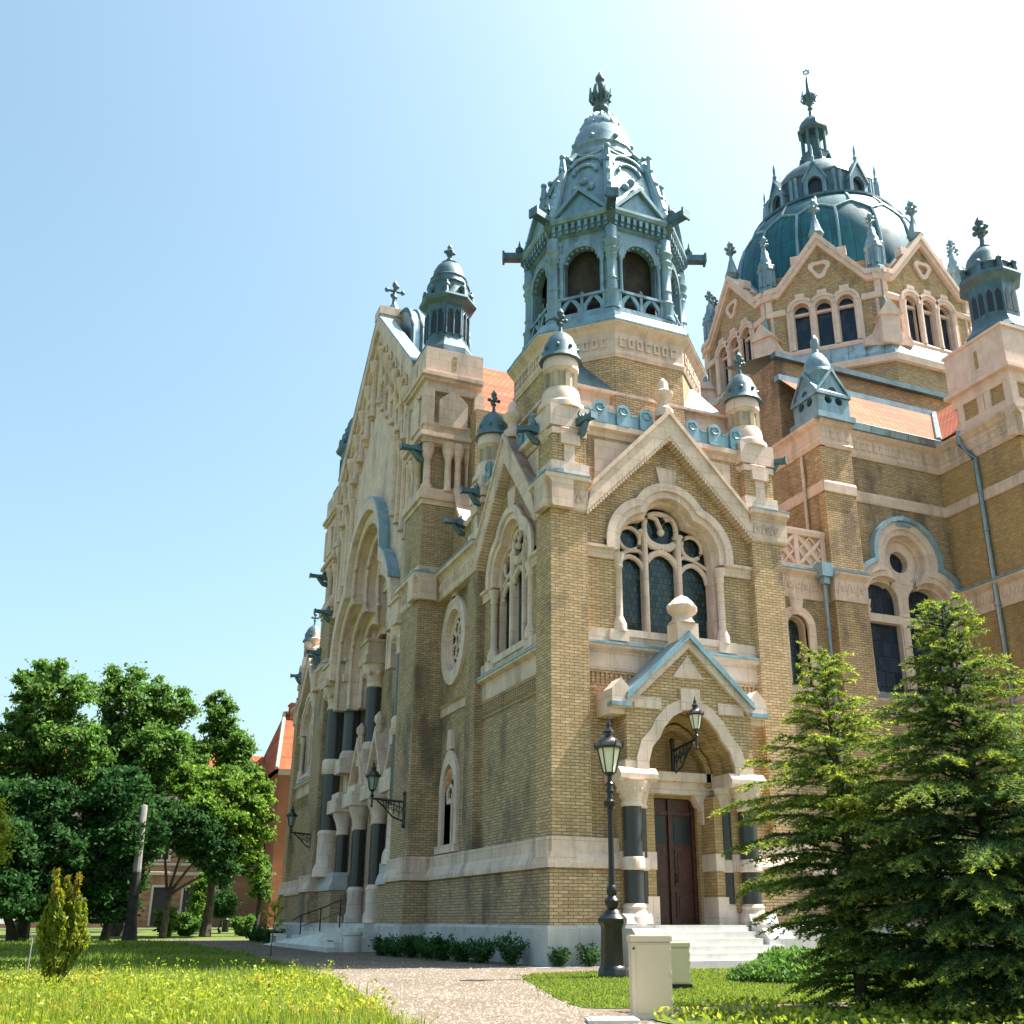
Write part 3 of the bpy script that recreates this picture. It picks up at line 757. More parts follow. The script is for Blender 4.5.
# ---- corner tower: attic, brick octagon, copper belfry
TX, TY = 3.88, 3.84
def octo(m, cx, cy, prof, smooth=False): return m.lathe(cx, cy, [(a/math.cos(PI/8), z) for a, z in prof], 8, PI/8, smooth)
def oct_frame(cx, cy, a, deg):
    t = R(deg); n = Vector((math.cos(t), math.sin(t), 0)); u = Vector((-math.sin(t), math.cos(t), 0))
    return Frame((cx+a*n.x, cy+a*n.y, 0), u, n)
def tower():
    at = mb(); at.box(.95, 6.9, 1.15, 7.2, 14.5, 16.0); at.build('tower_attic', 'brick', S)
    al = mb(); al.box(.75, 7.1, .95, 7.4, 15.72, 16.1); al.box(.85, 7.0, 1.05, 7.3, 16.1, 16.5); al.box(.68, 7.17, .88, 7.47, 16.5, 16.6); al.build('attic_ledge', 'stone', S)
    d = mb(); octo(d, TX, TY, [(2.95, 14), (2.95, 18.0)]); o = d.build('tower', 'brick', S)
    f = mb(); octo(f, TX, TY, [(3.0, 17.85), (3.05, 18.0), (3.0, 18.1), (3.0, 18.75), (3.12, 18.9), (3.22, 19.0), (3.22, 19.06)])
    for deg in range(0, 360, 45):
        F = oct_frame(TX, TY, 3.0, deg)
        for i in range(7):
            u = -1.0+i*.31
            fbox(f, F, u-.1, u+.1, -.05, .05, 18.22, 18.3); fbox(f, F, u-.1, u+.1, -.05, .05, 18.5, 18.58); fbox(f, F, u-.1, u-.03, -.05, .05, 18.3, 18.5)
            if i % 3: fbox(f, F, u+.04, u+.1, -.05, .05, 18.3, 18.5)
    f.build('frieze', 'stone', o)
    c = mb(); octo(c, TX, TY, [(3.24, 19.06), (3.24, 19.12), (3.18, 19.16), (3.02, 19.5), (2.9, 19.52)]); c.build('skirt_roof', 'copper_trim', o)
    # broach roofs at the foot
    b = mb()
    for deg in (225, 315, 135, 45):
        t = R(deg); n = Vector((math.cos(t), math.sin(t), 0)); u = Vector((-n.y, n.x, 0)); q = Vector((TX, TY, 0))
        b.add([q+n*2.9+u*1.25+Vector((0,0,16.62)), q+n*2.9-u*1.25+Vector((0,0,16.62)), q+n*4.0+Vector((0,0,16.62)), q+n*2.93+Vector((0,0,17.9))], [(0,2,3),(2,1,3),(0,1,2),(0,3,1)])
    b.build('broach', 'copper_dark', o)
    # belfry
    k = mb()
    octo(k, TX, TY, [(2.72, 19.5), (2.72, 19.86), (2.66, 19.9), (2.3, 19.9)])
    bo = k.build('belfry', 'copper', o)
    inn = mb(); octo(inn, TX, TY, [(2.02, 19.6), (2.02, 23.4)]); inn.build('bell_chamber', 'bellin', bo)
    w = mb(); arch_m = mb(); den = mb(); ped = mb()
    for deg in range(0, 360, 45):
        F = oct_frame(TX, TY, 2.5, deg); hw = 2.5*math.tan(PI/8)
        hole = [(.62, 20.66)]+[(x, z) for x, z in arc(0, 22.0, .62, 0, 180, 10)]+[(-.62, 20.66)]
        fpoly(w, F, [(-hw, 20.6), (hw, 20.6), (hw, 23.35), (-hw, 23.35)], [hole], -.3, 0, True)
        # scalloped arch ring
        ai = [(.62*math.cos(t), 22.0+.62*math.sin(t)) for t in [PI*i/14 for i in range(15)]]
        fband(arch_m, F, [(x*.93, 22+(z-22)*.93) for x, z in ai], [(x*1.3, 22+(z-22)*1.3) for x, z in ai], -.2, .09)
        for i in range(9):
            t = PI*(i+.5)/9; p = F.P(.6*math.cos(t), -.05, 22+.6*math.sin(t)); arch_m.ball(p.x, p.y, p.z, .09, 6)
        for s in (-1, 1):
            p = F.P(s*.72, .04, 0)
            arch_m.lathe(p.x, p.y, [(.1, 20.6), (.07, 20.75), (.06, 21.8), (.12, 22.0)], 8)
            arch_m.ball(*F.P(s*.80, .02, 22.85), .13, 6)
            fbox(arch_m, F, s*.85-.14, s*.85+.14, 0, .06, 22.3, 22.9)
        # balustrade of small arches
        fbox(arch_m, F, -hw, hw, -.02, .12, 20.56, 20.66); fbox(arch_m, F, -hw, hw, -.04, .1, 19.88, 20.0)
        for c_ in (-.4, .4):
            fband(arch_m, F, [(c_+x*.62, 20.02+z) for x, z in ((.4, 0), (.38, .15), (.22, .32), (0, .5), (-.22, .32), (-.38, .15), (-.4, 0))],
                  [(c_+x*.9, 20.02+z*1.15) for x, z in ((.44, 0), (.44, .15), (.27, .36), (0, .56), (-.27, .36), (-.44, .15), (-.44, 0))], 0, .08)
        for c_ in (-.78, 0, .78): fbox(arch_m, F, c_-.05, c_+.05, 0, .1, 20.0, 20.6)
        p = F.P(0, .05, 0); arch_m.lathe(p.x, p.y, [(.06, 20.66), (.09, 20.72), (.03, 20.8), (0, 20.86)], 6)
        # entablature with brackets
        F2 = oct_frame(TX, TY, 2.6, deg); h2 = 2.6*math.tan(PI/8)
        for i in range(9):
            u = -h2+.14+(2*h2-.28)*i/8
            fbox(den, F2, u-.055, u+.055, 0, .16, 23.28, 23.52); fbox(den, F2, u-.05, u+.05, 0, .10, 23.16, 23.28)
        # pediment
        fpoly(ped, F2, [(-.86, 23.8), (.86, 23.8), (0, 24.72)], [], -.3, .06)
        for s in (-1, 1):
            fband(ped, F2, [(s*.92, 23.78), (0, 24.74)], [(s*1.06, 23.8), (0, 24.92)], -.3, .2)
            ped.tube([F2.P(s*.72, .03, 23.86), F2.P(0, .03, 24.6)], .03, 5)
    w.build('belfry_wall', 'copper', bo); arch_m.build('belfry_arcade', 'copper', bo); ped.build('pediment', 'copper_trim', bo)
    octo(den, TX, TY, [(2.52, 23.1), (2.62, 23.14), (2.58, 23.2), (2.6, 23.5), (2.78, 23.56), (2.84, 23.66), (2.84, 23.76), (2.7, 23.8)])
    den.build('entablature', 'copper_trim', bo)
    for k8 in range(8):
        a = PI/8+k8*PI/4; r = 2.68; x, y = TX+r*math.cos(a), TY+r*math.sin(a)
        c = mb()
        c.lathe(x, y, [(.30, 19.88), (.30, 20.0), (.24, 20.06), (.24, 20.5), (.28, 20.58), (.21, 20.66), (.19, 21.0), (.23, 21.06), (.19, 21.12), (.19, 21.9), (.23, 21.98), (.2, 22.05), (.28, 22.2), (.2, 22.32), (.3, 22.55), (.24, 22.7), (.24, 23.1)], 12)
        c.build('belfry_column', 'copper', bo)
        g = mb(); dv = Vector((math.cos(a), math.sin(a), 0)); sd = Vector((-dv.y, dv.x, 0))
        def bx(d0, d1, w_, z0, z1, z0b=None):
            vs = []
            for dd, zz in ((d0, z0), (d1, z0 if z0b is None else z0b)):
                for s in (-1, 1):
                    for z in (zz, z1):
                        q = Vector((TX, TY, z))+dv*dd+sd*(s*w_); vs.append(q)
            g.add(vs, [(0,1,3,2),(4,6,7,5),(0,4,5,1),(2,3,7,6),(1,5,7,3),(0,2,6,4)])
        bx(2.7, 3.05, .15, 23.2, 23.72, 23.55); bx(2.85, 3.7, .15, 23.68, 23.92); bx(3.64, 3.72, .2, 23.62, 23.97)
        q = Vector((TX, TY, 24.1))+dv*3.1; g.ball(q.x, q.y, q.z, .16, 8); 
        for s in (-1, 1):
            e = q+sd*(s*.14); g.tube([e, e+Vector((0, 0, .32))], [.07, .01], 6)
        g.build('spout', 'copper_dark', bo)
    # helm: ogee roof with ribs, panels, collar, bulb and flower finial
    h = mb()
    prof = [(2.62, 23.78), (2.42, 24.3), (2.29, 24.9), (2.13, 25.6), (1.94, 26.3), (1.66, 27.0), (1.33, 27.5)]
    octo(h, TX, TY, prof); ho = h.build('helm_roof', 'copper', bo)
    rb = mb()
    for k8 in range(8):
        a = PI/8+k8*PI/4
        pts = [(TX+(q/math.cos(PI/8)+.05)*math.cos(a), TY+(q/math.cos(PI/8)+.05)*math.sin(a), z) for q, z in prof]
        rb.tube(pts, [.2, .2, .19, .18, .17, .15, .13], 8)
        for i in (1, 2, 3, 4, 5):
            p = pts[i]; rb.ball(p[0]+.12*math.cos(a), p[1]+.12*math.sin(a), p[2]+.1, .11, 6)
        p = pts[4]; rb.tube([(p[0]+.05*math.cos(a), p[1]+.05*math.sin(a), p[2]), (p[0]+.06*math.cos(a), p[1]+.06*math.sin(a), p[2]+.62)], [.16, .08], 6); rb.ball(p[0]+.06*math.cos(a), p[1]+.06*math.sin(a), p[2]+.68, .12, 8)
        # blind tracery arches on each panel
        am = k8*PI/4
        for w_, zz in ((.62, 26.3), (.42, 26.0)):
            ring = []
            for i in range(11):
                t = PI*i/10; lz = zz+.75*math.sin(t)*(w_/.62)*.9; lu = w_*math.cos(t)
                ra = np.interp(lz, [z for _, z in prof], [q for q, _ in prof])+.06
                ring.append((TX+ra*math.cos(am)-lu*math.sin(am), TY+ra*math.sin(am)+lu*math.cos(am), lz))
            rb.tube(ring, .07, 6)
        for u, z in ((-.3, 25.2), (.3, 25.2), (0, 25.55), (0, 24.98)):
            ra = np.interp(z, [zz for _, zz in prof], [q for q, _ in prof])+.04
            x, y = TX+ra*math.cos(am)-u*math.sin(am), TY+ra*math.sin(am)+u*math.cos(am)
            rb.ball(x, y, z, .15, 8)
        # swag between ribs under the collar
        sw = []
        for i in range(9):
            t = -1+2*i/8; z = 27.55-.28*(1-t*t); ra = 1.38
            aa = am+t*PI/8; sw.append((TX+(ra/math.cos(PI/8)*.98)*math.cos(aa), TY+(ra/math.cos(PI/8)*.98)*math.sin(aa), z))
        rb.tube(sw, .08, 6)
    rb.build('helm_rib', 'copper_trim', ho)
    cp = mb()
    cp.lathe(TX, TY, [(1.28, 27.45), (1.38, 27.6), (1.36, 27.75), (1.2, 27.9), (1.18, 28.1), (1.24, 28.18), (1.2, 28.26), (1.16, 28.6), (1.07, 28.95), (.95, 29.2), (.88, 29.28), (.9, 29.36), (.82, 29.6), (.62, 29.95), (.34, 30.18), (.2, 30.26)], 16)
    for i in range(16):
        a = i*PI/8; cp.tube([(TX+.86*math.cos(a), TY+.86*math.sin(a), 29.36), (TX+.64*math.cos(a), TY+.64*math.sin(a), 29.9), (TX+.28*math.cos(a), TY+.28*math.sin(a), 30.22)], .07, 6)
        if i % 2 == 0: cp.ball(TX+1.15*math.cos(a), TY+1.15*math.sin(a), 28.45, .12, 6)
    cp.build('helm_cap', 'copper', ho)
    f = mb()
    f.lathe(TX, TY, [(.2, 30.2), (.17, 30.5), (.3, 30.62), (.3, 30.72), (.16, 30.78), (.2, 30.9), (.34, 31.15), (.37, 31.35), (.26, 31.42), (.29, 31.6), (.25, 31.8), (.12, 31.92), (.1, 32.0), (.18, 32.1), (.18, 32.2), (.08, 32.4), (.02, 32.55), (0, 32.62)], 12)
    for i in range(8):
        a = i*PI/4; f.tube([(TX+.3*math.cos(a), TY+.3*math.sin(a), 30.98), (TX+.42*math.cos(a), TY+.42*math.sin(a), 31.2), (TX+.43*math.cos(a), TY+.43*math.sin(a), 31.55)], [.06, .06, .03], 5)
    f.build('helm_finial', 'copper_dark', ho)
    return o
TW = tower()

# ---- entrance front: round-window bay, pier towers, great portal
def narrow_bay(F):
    d = -.25; u0, u1 = 6.85, 10.0
    w = mb(); c = 8.75
    circ = [(c+.92*math.cos(t), 10.25+1.12*math.sin(t)) for t in [2*PI*i/28 for i in range(28)]]
    low = pointed(c, .62, 3.35, 5.1, 1.5)
    fpoly(w, F, [(u0, 3.0), (u1, 3.0), (u1, 12.0), (u0, 12.0)], [circ, low], -.9, d)
    par = [(u0-.4, 12.9), (u1, 12.9), (u1, 16.3), (9.75, 16.2), (9.4, 15.3), (8.9, 14.7), (8.3, 14.35), (7.7, 14.4), (7.2, 14.75), (6.9, 15.2), (6.45, 15.2)]
    fpoly(w, F, par, [], -.9, -.45, True)
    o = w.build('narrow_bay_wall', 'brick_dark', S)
    s_ = mb()
    cop = par[2:]
    fband(s_, F, cop, [(p[0], p[1]+.22) for p in cop], -1.0, -.35)
    fprof(s_, F, u0, u1, [(d-.1, 7.7), (d+.06, 7.7), (d+.06, 8.0), (d+.18, 8.05), (d-.1, 8.2)])
    s_.build('curved_parapet_coping', 'stone', o)
    b = empty_part = mb()
    n = 28
    co_ = lambda r, k=1.22: [(c+r*math.cos(t), 10.25+r*k*math.sin(t)) for t in [2*PI*i/n for i in range(n)]]
    fband(b, F, co_(.9), co_(1.3), d-.5, d+.12, True); fband(b, F, co_(.7), co_(.92), d-.5, d-.12, True)
    fbox(b, F, c-.22, c+.22, d-.1, d+.12, 11.75, 12.1)
    for i in range(6):
        t = 2*PI*i/6+.26; p = F.P(c+.4*math.cos(t), d-.10, 10.25+.46*math.sin(t))
        q = [F.P(c+.4*math.cos(t)+.24*math.cos(x), d-.10, 10.25+.46*math.sin(t)+.26*math.sin(x)) for x in [2*PI*j/10 for j in range(11)]]
        b.tube(q, .055, 5)
    ro = b.build('round_window', 'stone_clean', S); pane(F, co_(.85), d-.18, ro)
    b = mb()
    lo2 = pointed(c, .62, 3.35, 5.1, 1.5); hi2 = pointed(c, .92, 3.35, 5.1, 1.62)
    fband(b, F, lo2, hi2, d-.3, d+.12); fpoly(b, F, [(c-.25, 6.45), (c+.25, 6.45), (c+.16, 7.1), (c-.16, 7.1)], [], d-.1, d+.13)
    fbox(b, F, c-1.0, c+1.0, d-.3, d+.2, 3.1, 3.35)
    fbox(b, F, c-.08, c+.08, d-.2, d-.03, 3.35, 5.0); fbox(b, F, c-.6, c+.6, d-.2, d-.05, 4.7, 4.86)
    for k in (-.3, .3): ftube(b, F, [(u, d-.1, z) for u, z in pointed(c+k, .27, 4.85, 5.0, 1.1, 4)], .07, 5)
    ftube(b, F, [(c+.2*math.cos(t), d-.1, 5.72+.22*math.sin(t)) for t in [2*PI*j/10 for j in range(11)]], .05, 5)
    lo = b.build('lancet_window', 'stone_clean', S); pane(F, lo2, d-.2, lo)
    corn_run(F, 6.853, 10.0)
    base_run(F, 6.85, 10.02)
    p = F.P(8.7, -.35, 14.6); gargoyle((p.x, p.y, p.z), F.n, .7)
for F in (FL, FM): narrow_bay(F)

def pier_tower(F):
    """square pier with moulded head, stone box and copper turret; u 10..12.15, d -1.35..0.8"""
    u0, u1, d0, d1 = 10.0, 12.15, -1.35, .8
    b = mb()
    fbox(b, F, u0, u1, d0, d1, .5, 16.0)
    fbox(b, F, u0+.3, u1-.3, d0, d1-.25, 16.0, 18.5); fbox(b, F, u0+.1, u1-.1, d0, d1-.1, 18.6, 20.9)
    fbox(b, F, u0+.3, u1-.3, d0, d1-.02, 13.2, 15.5)
    o = b.build('portal_pier', 'brick_dark', S)
    s_ = mb()
    def ring(z0, z1, e, e2=None):
        fbox(s_, F, u0-e, u1+e, d0-.1, d1+e, z0, z1)
    ring(12.93, 13.25, .06); ring(15.7, 15.9, .05); ring(15.9, 16.2, .14); ring(16.2, 16.35, .08)
    ring(18.25, 18.45, .08); ring(18.45, 18.62, .22); ring(18.62, 18.7, .12)
    # corner colonnettes in the open stage and little buttress colonnette
    for u in (u0+.22, u1-.22):
        for d in (d1-.2, d0+.3):
            fcol(s_, F, u, d, [(.24, 16.3), (.24, 16.5), (.15, 16.65), (.14, 17.6), (.18, 17.7), (.27, 18.0), (.27, 18.25)], 10)
    for q in ((u0-.02, d1-.95), (u0-.02, d1-1.35), (u0+1.1, d1-.1)):
        fcol(s_, F, q[0], q[1], [(.2, 16.3), (.14, 16.5), (.13, 17.6), (.25, 18.0), (.25, 18.3)], 10)
    # gabled plates in the top stage
    ring(20.15-.0, 20.3, .0) if False else None
    for (a, c_) in ((u0+.75, u1-.75),):
        pass
    ring(18.7, 19.15, .06); ring(20.5, 20.9, .06); ring(20.9, 21.05, .2); ring(21.05, 21.2, .28)
    ring(21.2, 22.35, .12)
    gp = [(-.55, 19.0), (.55, 19.0), (.55, 20.1), (.3, 20.35), (0, 20.62), (-.3, 20.35), (-.55, 20.1)]
    cu = (u0+u1)/2; cd = (d0+d1)/2
    fpoly(s_, F, [(cu+x, z) for x, z in gp], [], d1-.2, d1+.14)
    G = Frame(F.P(u0, 0, 0), F.n, -F.u); fpoly(s_, G, [(cd+x*1.05, z) for x, z in gp], [], -.2, .14)
    for u, d in ((u0, d1), (u0, d0+.1), (u1, d1)): fbox(s_, F, u-.12, u+.3 if u == u0 else u+.12, d-.3, d+.12, 19.0, 20.6)
    o2 = s_.build('pier_head', 'stone', o)
    k = mb(); fbox(k, F, cu-.07, cu+.07, d1+.1, d1+.13, 21.5, 22.1)
    fbox(k, F, u0-.13, u0-.1, cd-.07, cd+.07, 21.5, 22.1); k.build('slit', 'brick_dark', o)
    cornice_run(F, u0-.247, u1+.25, [(d+d1, z) for d, z in CORN]); flash_run(F, u0-.262, u1+.26, [(d+d1, z) for d, z in FLSH])
    G0 = Frame(F.P(u0, 0, 0), F.n, -F.u); cornice_run(G0, -.02, d1+.244); flash_run(G0, -.02, d1+.259); zigzag(G0, .05, d1-.05)
    zigzag(Frame(F.P(0, d1, 0), F.u, F.n), u0+.1, u1-.1)
    G1 = Frame(F.P(0, d1, 0), F.u, F.n)
    plinth_run(G1, u0-.19, u1+.1); low_run(G1, u0-.095, u1+.05); band_run(G1, u0-.18, u1+.1)
    plinth_run(G0, -.02, d1+.186); low_run(G0, -.02, d1+.092); band_run(G0, -.02, d1+.176)
    # turret
    q = F.P(cu+.05, cd-.05+.05, 0); x, y = q.x+.25*0, q.y
    t = mb()
    octo(t, x, y, [(1.12, 22.35), (1.1, 22.7), (.9, 23.05), (.82, 23.3), (.82, 24.75), (.86, 24.85), (1.05, 24.98), (1.12, 25.1), (1.1, 25.2), (.95, 25.28)])
    to = t.build('turret', 'copper_dark', S)
    t = mb()
    for deg in range(0, 360, 45):
        Fo = oct_frame(x, y, .82, deg)
        for s in (-.15, .15): fpoly(t, Fo, [(s-.11, 23.5)]+[(s+.11, 23.5), (s+.11, 24.3), (s, 24.48), (s-.11, 24.3)], [], -.02, .015)
    t.build('blind_arch', 'window_dark', to)
    t = mb()
    for deg in range(0, 360, 45):
        Fo = oct_frame(x, y, .82, deg)
        for s in (-.31, 0, .31): ftube(t, Fo, [(s, .03, 23.4), (s, .03, 24.6)], .04, 6)
        ftube(t, Fo, [(-.3, .03, 24.35), (-.15, .04, 24.58), (0, .03, 24.35), (.15, .04, 24.58), (.3, .03, 24.35)], .035, 5)
    t.lathe(x, y, [(.95, 25.2), (.9, 25.35), (.86, 25.9), (.92, 25.98), (.8, 26.05), (.76, 26.3), (.8, 26.36), (.7, 26.45), (.66, 26.75), (.52, 27.05), (.34, 27.2), (.36, 27.26), (.16, 27.34), (.14, 27.5)], 16)
    for i in range(8):
        a = i*PI/4+PI/8; t.ball(x+.92*math.cos(a), y+.92*math.sin(a), 25.62, .17, 8); t.tube([(x+1.02*math.cos(a), y+1.02*math.sin(a), 25.1), (x+.98*math.cos(a), y+.98*math.sin(a), 25.85)], [.12, .07], 6)
    t.build('turret_cap', 'copper_dark', to)
    f = mb(); finial(f, x, y, 27.3, 1.0); f.ball(x, y, 27.85, .18, 8); f.build('finial', 'copper_dark', to)
    p = F.P(u0+.9, d1+.05, 16.8); 
    gargoyle(tuple(F.P(u0+.3, d1, 18.0)), F.n, .85, w=.14)
    if F is FM: gargoyle(tuple(F.P(u1-.1, d1, 15.6)), F.n, .8, w=.13); gargoyle(tuple(F.P(u0+.4, d1, 13.9)), F.n, .75, w=.12)
for F in (FL, FM): pier_tower(F)

def portal():
    F = FL; c = UC; d = .55
    hw0 = c-12.15
    # gable wall with giant trefoil opening
    A = dict(z0=12.4, zl=12.6, cx=2.15, rl=2.7, zc=15.6, rc=2.8)
    hole = trefoil(c, A['z0'], A['zl'], A['cx'], A['rl'], A['zc'], A['rc'], 12)
    w = mb()
    gz = lambda u: 28.7-abs(u-c)*.96
    fpoly(w, F, [(c-hw0, .94), (c-hw0, gz(c-hw0)), (c-.8, 28.7), (c+.8, 28.7), (c+hw0, gz(c-hw0)), (c+hw0, .94)][::-1] if False else
          [(c-hw0, 12.38)]+hole[::-1]+[(c+hw0, 12.38), (c+hw0, gz(c+hw0)), (c, 28.7), (c-hw0, gz(c-hw0))], [], .12, d)
    o = w.build('portal_gable_wall', 'stone', S)
    r = mb()
    # stepped orders going in
    prev = 0
    for i, (off, d1, d0) in enumerate(((.0, d+.12, d-.5), (-.45, d-.35, d-.9), (-.9, d-.8, d-1.5), (-1.3, d-1.25, d-2.0))):
        a = trefoil(c, 10.3, A['zl'], A['cx'], A['rl']+off-.38, A['zc'], A['rc']+off-.38, 12); b_ = trefoil(c, 10.3, A['zl'], A['cx'], A['rl']+off+.08, A['zc'], A['rc']+off+.08, 12)
        fband(r, F, a, b_, d0, d1)
        t_ = [F.P(p[0], d1-.02, p[1]) for p in a]; r.tube(t_, .10, 6)
    r.build('arch_order', 'stone_clean', o)
    hd = mb()
    oo = trefoil(c, 11.8, A['zl'], A['cx'], A['rl']+.62, A['zc'], A['rc']+.62, 12); ii = trefoil(c, 11.8, A['zl'], A['cx'], A['rl']+.12, A['zc'], A['rc']+.12, 12)
    fband(hd, F, ii, oo, d-.1, d+.38); hd.build('arch_hood', 'stone_clean', o)
    fl = mb(); o2 = trefoil(c, 11.8, A['zl'], A['cx'], A['rl']+.72, A['zc'], A['rc']+.72, 12); kk = [i for i, p in enumerate(oo) if p[1] > 13.6 and p[0] < c-.6]; fband(fl, F, [oo[i] for i in kk], [o2[i] for i in kk], d-.1, d+.5); fl.build('hood_flashing', 'flash', o)
    # back wall with window
    bw = mb()
    hole2 = trefoil(c, 6.8, 11.6, 1.6, 1.6, 14.2, 1.75, 10)
    fpoly(bw, F, [(c-5.6, .9), (c+5.6, .9), (c+5.6, 19), (c-5.6, 19)], [hole2], -2.4, -1.55)
    bw.build('portal_back_wall', 'brick_dark', o)
    wn = mb()
    fband(wn, F, trefoil(c, 6.8, 11.6, 1.6, 1.55, 14.2, 1.7, 10), trefoil(c, 6.8, 11.6, 1.6, 1.95, 14.2, 2.1, 10), -2.0, -1.35)
    for k in (-1.05, 1.05): fbox(wn, F, c+k-.14, c+k+.14, -2.0, -1.5, 6.8, 13.6)
    for k, hw in ((0, 1.0), (-2.1, .95), (2.1, .95)): ftube(wn, F, [(u, -1.6, z) for u, z in pointed(c+k, hw, 11.2, 11.3, 1.1)], .12, 6)
    ftube(wn, F, [(c+.95*math.cos(t), -1.6, 14.1+.95*math.sin(t)) for t in [2*PI*i/16 for i in range(17)]], .13, 6)
    wo = wn.build('portal_window', 'stone_clean', o); pane(F, hole2, -1.9, wo, mat='glass_blue')
    # jamb pedestals, columns, capitals, entablature blocks
    jam = mb()
    for s in (-1, 1):
        for i, (u, dd, z0, z1, r_) in enumerate(((6.0, .3, 4.9, 10.6, .42), (4.7, -.2, 8.4, 10.6, .38), (3.0, -.8, 8.6, 11.2, .40))):
            q = F.P(c+s*u, dd, 0); cm = mb(); cm.lathe(q.x, q.y, [(r_, z0), (r_, z1)], 18); co = cm.build('column', 'granite', o)
            cm = mb(); cm.lathe(q.x, q.y, [(r_+.02, z1-.05), (r_+.06, z1), (r_, z1+.1), (r_+.04, z1+.4), (r_+.28, z1+.85), (r_+.3, z1+1.0)], 14)
            for j in range(8):
                a = j*PI/4; cm.ball(q.x+(r_+.14)*math.cos(a), q.y+(r_+.14)*math.sin(a), z1+.6, .14, 6)
            if i == 0:
                cm.lathe(q.x, q.y, [(r_+.02, 7.5), (r_+.08, 7.6), (r_+.08, 8.1), (r_+.02, 8.2)], 18)
                cm.lathe(q.x, q.y, [(r_+.2, 2.9), (r_+.16, 3.3), (r_+.06, 3.5), (r_+.04, 4.7), (r_+.08, 4.8), (r_+.0, 4.95)], 18)
            else:
                fbox(cm, F, c+s*u-r_-.18, c+s*u+r_+.18, dd-r_-.18, dd+r_+.18, z0-1.0, z0-.35)
                cm.lathe(q.x, q.y, [(r_+.12, z0-.35), (r_+.1, z0-.1), (r_, z0+.05)], 14)
            cm.build('capital', 'stone_clean', co)
            fbox(jam, F, c+s*u-r_-.34, c+s*u+r_+.34, dd-r_-.8, dd+r_+.3, z1+1.0, z1+1.35)
            fbox(jam, F, c+s*u-r_-.24, c+s*u+r_+.24, dd-r_-.8, dd+r_+.2, z1+1.35, z1+2.0)
            fbox(jam, F, c+s*u-r_-.3, c+s*u+r_+.3, dd-r_-.8, dd+r_+.28, z1+2.0, z1+2.15)
            if i == 2: fbox(jam, F, c+s*u-.3, c+s*u+.3, dd-.4, dd+.3, z1+2.1, 17.6)
        fbox(jam, F, c+s*5.4-.55, c+s*5.4+.55, -1.6, -.15, .9, 12.0); fbox(jam, F, c+s*4.4-.4, c+s*4.4+.4, -1.6, -.75, .9, 12.0)
        fbox(jam, F, c+s*6.2-.45, c+s*6.2+.45, -.6, -.02, .9, 12.3)
    jam.build('portal_jamb', 'stone', o)
    gr = mb()
    for s in (-1, 1):
        fbox(gr, F, c+s*5.0-.8, c+s*5.0+.8, -.4, .62, 12.55, 12.62)
    gr.build('jamb_flashing', 'flash', o)
    # triple doorway below with gables on short dark columns
    for k in (-3.15, 0, 3.15):
        g = mb(); hw = 1.5
        ar = pointed(c+k, 1.05, 1.0, 4.6, 1.15)
        fpoly(g, F, [(c+k-hw, 1.0)]+ar[::-1]+[(c+k+hw, 1.0), (c+k+hw, 6.2), (c+k, 8.6), (c+k-hw, 6.2)], [], -1.5, -.45)
        fband(g, F, [(c+k-hw-.05, 6.0), (c+k, 8.4), (c+k+hw+.05, 6.0)], [(c+k-hw-.05, 6.35), (c+k, 8.85), (c+k+hw+.05, 6.35)], -1.5, -.1)
        fband(g, F, ar, pointed(c+k, 1.32, 1.0, 4.6, 1.17), -1.0, -.3)
        q = F.P(c+k, -.3, 0); g.lathe(q.x, q.y, [(.2, 8.6), (.2, 8.85), (.13, 8.92), (.24, 9.1), (.22, 9.3), (.05, 9.5), (0, 9.55)], 8)
        go = g.build('doorway', 'stone', o)
        dr = mb(); fpoly(dr, F, pointed(c+k, 1.0, 1.0, 4.6, 1.15), [], -1.3, -1.2); dr.build('door', 'door', go)
    for k in (-4.6, -1.57, 1.57, 4.6):
        for du, dd in ((-.32, .0), (.32, -.12)):
            q = F.P(c+k+du, dd, 0); cm = mb(); cm.lathe(q.x, q.y, [(.26, 2.3), (.26, 4.7)], 16); co = cm.build('short_column', 'granite', o)
            cm = mb(); cm.lathe(q.x, q.y, [(.4, .95), (.4, 1.2), (.32, 1.4), (.32, 2.1), (.36, 2.2), (.28, 2.35)], 16); cm.lathe(q.x, q.y, [(.28, 4.65), (.3, 4.75), (.27, 4.9), (.34, 5.2), (.48, 5.5), (.5, 5.62)], 14); cm.build('capital', 'stone_clean', co)
        b_ = mb(); fbox(b_, F, c+k-.85, c+k+.85, -1.4, .55, 5.62, 6.2); fbox(b_, F, c+k-.7, c+k+.7, -1.4, .4, 6.2, 6.5); b_.build('impost_block', 'stone_clean', o)
    # portal base
    bb = mb()
    for s in (-1, 1): fprof(bb, Frame(F.P(0, .35, 0), F.u, F.n), *sorted((c+s*3.9, c+s*6.7)), [(d_, z) for d_, z in BASE]); fprof(bb, Frame(F.P(0, .35, 0), F.u, F.n), *sorted((c+s*3.9, c+s*6.7)), BAND)
    bb.build('portal_base', 'plinth', o)
    lb = mb()
    for s in (-1, 1): fprof(lb, Frame(F.P(0, .35, 0), F.u, F.n), *sorted((c+s*3.9, c+s*6.7)), LOW)
    lb.build('portal_base_brick', 'brick_dark', o)
    st = mb()
    for i in range(6): fbox(st, F, c-4.0-.25*i, c+4.0+.25*i, -1.4, .9+.32*i, 0 if i == 5 else .93-.155*(i+1), .93-.155*i)
    st.build('portal_steps', 'steps', o)
    # gable: raking coping with stepped colonnettes
    cp = mb()
